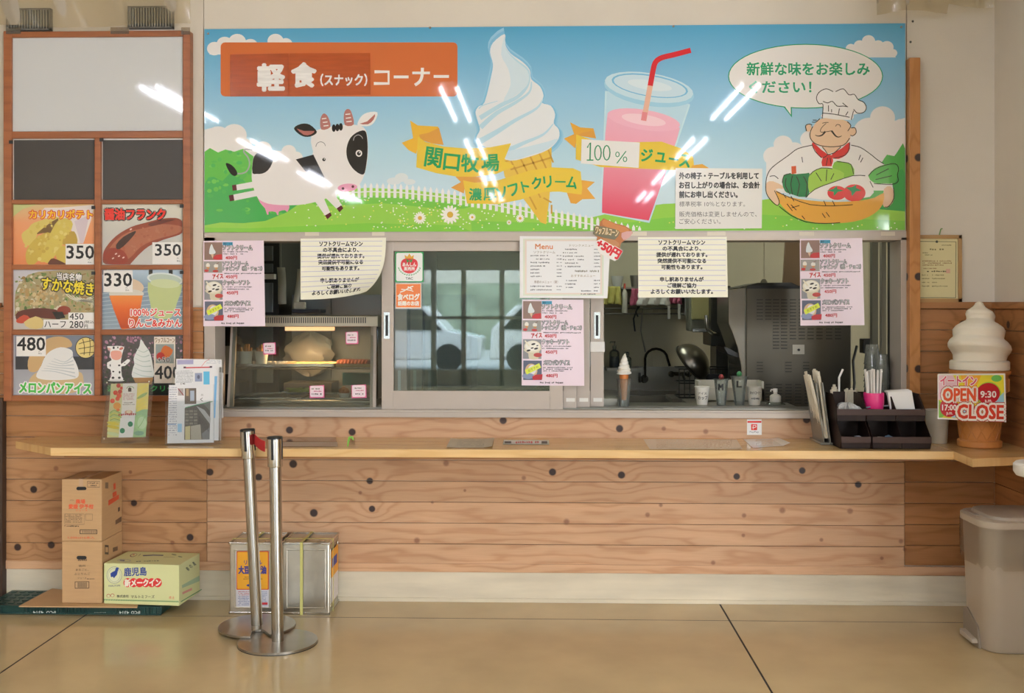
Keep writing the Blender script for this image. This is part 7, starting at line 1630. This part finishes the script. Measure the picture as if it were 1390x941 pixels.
# ------------------------------------------------------------------ waste bin at the right
bx = X(1297, -.45); bx1 = XR - .012; y0, y1 = -.765, -.44
t = thing('waste_bin', ((bx + bx1) / 2, (y0 + y1) / 2, 0), 'beige plastic pedal bin with liner bag in the right corner', 'waste bin')
M_BIN2 = mat('beige plastic', '#B5A998', .38)
def rr_rect(x0, x1, y0, y1, r, n=6):
    p = []
    for cx_, cy, a in ((x1 - r, y1 - r, 0), (x0 + r, y1 - r, 90), (x0 + r, y0 + r, 180), (x1 - r, y0 + r, 270)):
        for i in range(n + 1): b = math.radians(a + 90 * i / n); p.append((cx_ + r * math.cos(b), cy + r * math.sin(b)))
    return p
def loft(secs, m, name, cap=True, smooth=True):
    mb = MB(); n = len(secs[0][1]); vs = [(x, y, z) for z, pts in secs for x, y in pts]; fs = []
    for j in range(len(secs) - 1):
        for i in range(n): fs.append((j * n + i, j * n + (i + 1) % n, (j + 1) * n + (i + 1) % n, (j + 1) * n + i))
    if cap: fs += [tuple(range(n - 1, -1, -1)), tuple((len(secs) - 1) * n + i for i in range(n))]
    return mb.add(vs, fs).build(name, m, t, smooth=smooth)
zt_ = W(1340, 709, y0).z
loft([(0.002, rr_rect(bx + .035, bx1 - .02, y0 + .03, y1 - .02, .07)), (.015, rr_rect(bx + .03, bx1 - .015, y0 + .02, y1 - .015, .075)), (zt_ - .03, rr_rect(bx + .008, bx1 - .005, y0 + .008, y1 - .005, .08))], M_BIN2, 'bin_body')
def bagz(k): return .012 * math.sin(k * 1.7)
nb = len(rr_rect(0, 1, 0, 1, .1, 10))
secs = []
for j in range(7):
    f_ = j / 6; z = zt_ - .03 - .17 * f_; pts = rr_rect(bx - .004, bx1 + .003, y0 - .006, y1 + .004, .085, 10)
    cx_, cy = (bx + bx1) / 2, (y0 + y1) / 2
    secs.append((z, [(cx_ + (x - cx_) * (1 - .012 * f_ + .007 * math.sin(i * 1.9 + j * 1.3) * (1 if x < bx1 - .02 else 0)), cy + (y - cy) * (1 - .012 * f_ + .014 * math.sin(i * 2.3 + j))) for i, (x, y) in enumerate(pts)]))
mb = MB(); vs = []; 
for z, pts in secs: vs += [(x, y, z + (bagz(i) if z < zt_ - .19 else 0)) for i, (x, y) in enumerate(pts)]
mb.add(vs, [(j * nb + i, j * nb + (i + 1) % nb, (j + 1) * nb + (i + 1) % nb, (j + 1) * nb + i) for j in range(6) for i in range(nb)]).build('liner_bag', glass('liner film', '#FCFAF7', .7, .12, haze=.08, hazecol='#DAD2C6'), t, smooth=True)
loft([(zt_ - .032, rr_rect(bx - .003, bx1, y0 - .004, y1, .085)), (zt_ - .004, rr_rect(bx - .003, bx1, y0 - .004, y1, .085)), (zt_ + .002, rr_rect(bx + .006, bx1 - .004, y0 + .006, y1 - .006, .08))], M_BIN2, 'rim')
loft([(zt_ + .002, rr_rect(bx + .045, bx1 - .008, y0 + .015, y1 - .014, .075)), (zt_ + .014, rr_rect(bx + .048, bx1 - .01, y0 + .018, y1 - .017, .075)), (zt_ + .018, rr_rect(bx + .06, bx1 - .02, y0 + .03, y1 - .03, .07))], mat('beige lid', '#A5998A', .3), 'lid')
MB().box(bx + .012, bx + .03, y0 + .12, y1 - .06, zt_ + .002, zt_ + .008).build('lid_hinge', mat('beige lid', '#A5998A', .3), t, bevel=.003)
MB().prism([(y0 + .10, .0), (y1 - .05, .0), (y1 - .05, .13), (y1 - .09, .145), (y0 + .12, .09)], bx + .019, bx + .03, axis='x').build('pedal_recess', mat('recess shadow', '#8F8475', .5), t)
MB().prism([(y0 + .11, .02), (y1 - .07, .02), (y1 - .07, .045), (y0 + .12, .035)], bx - .006, bx + .03, axis='x').build('pedal', M_BIN2, t, bevel=.004)
# white round high table just entering the frame on the right
c = W(1378, 640, -1.25); zt2 = W(1385, 628, -1.25).z; rt_ = .10
t = thing('white_round_table', (c.x + rt_, -1.25, 0), 'white round table edge just visible at the right border above the bin', 'table')
MB().lathe([(.05, zt2 - .06), (rt_ - .01, zt2 - .05), (rt_, zt2 - .035), (rt_, zt2 - .008), (rt_ - .008, zt2), (.001, zt2 + .001)], (c.x + rt_, -1.25, 0), 40).build('top', M_WHITE, t, smooth=True)
MB().lathe([(.018, .02), (.018, zt2 - .055)], (c.x + rt_, -1.25, 0), 16).build('stem', M_WHITE, t, smooth=True)
MB().lathe([(.05, 0), (.05, .012), (.02, .025)], (c.x + rt_, -1.25, 0), 28).build('foot', M_WHITE, t, smooth=True)
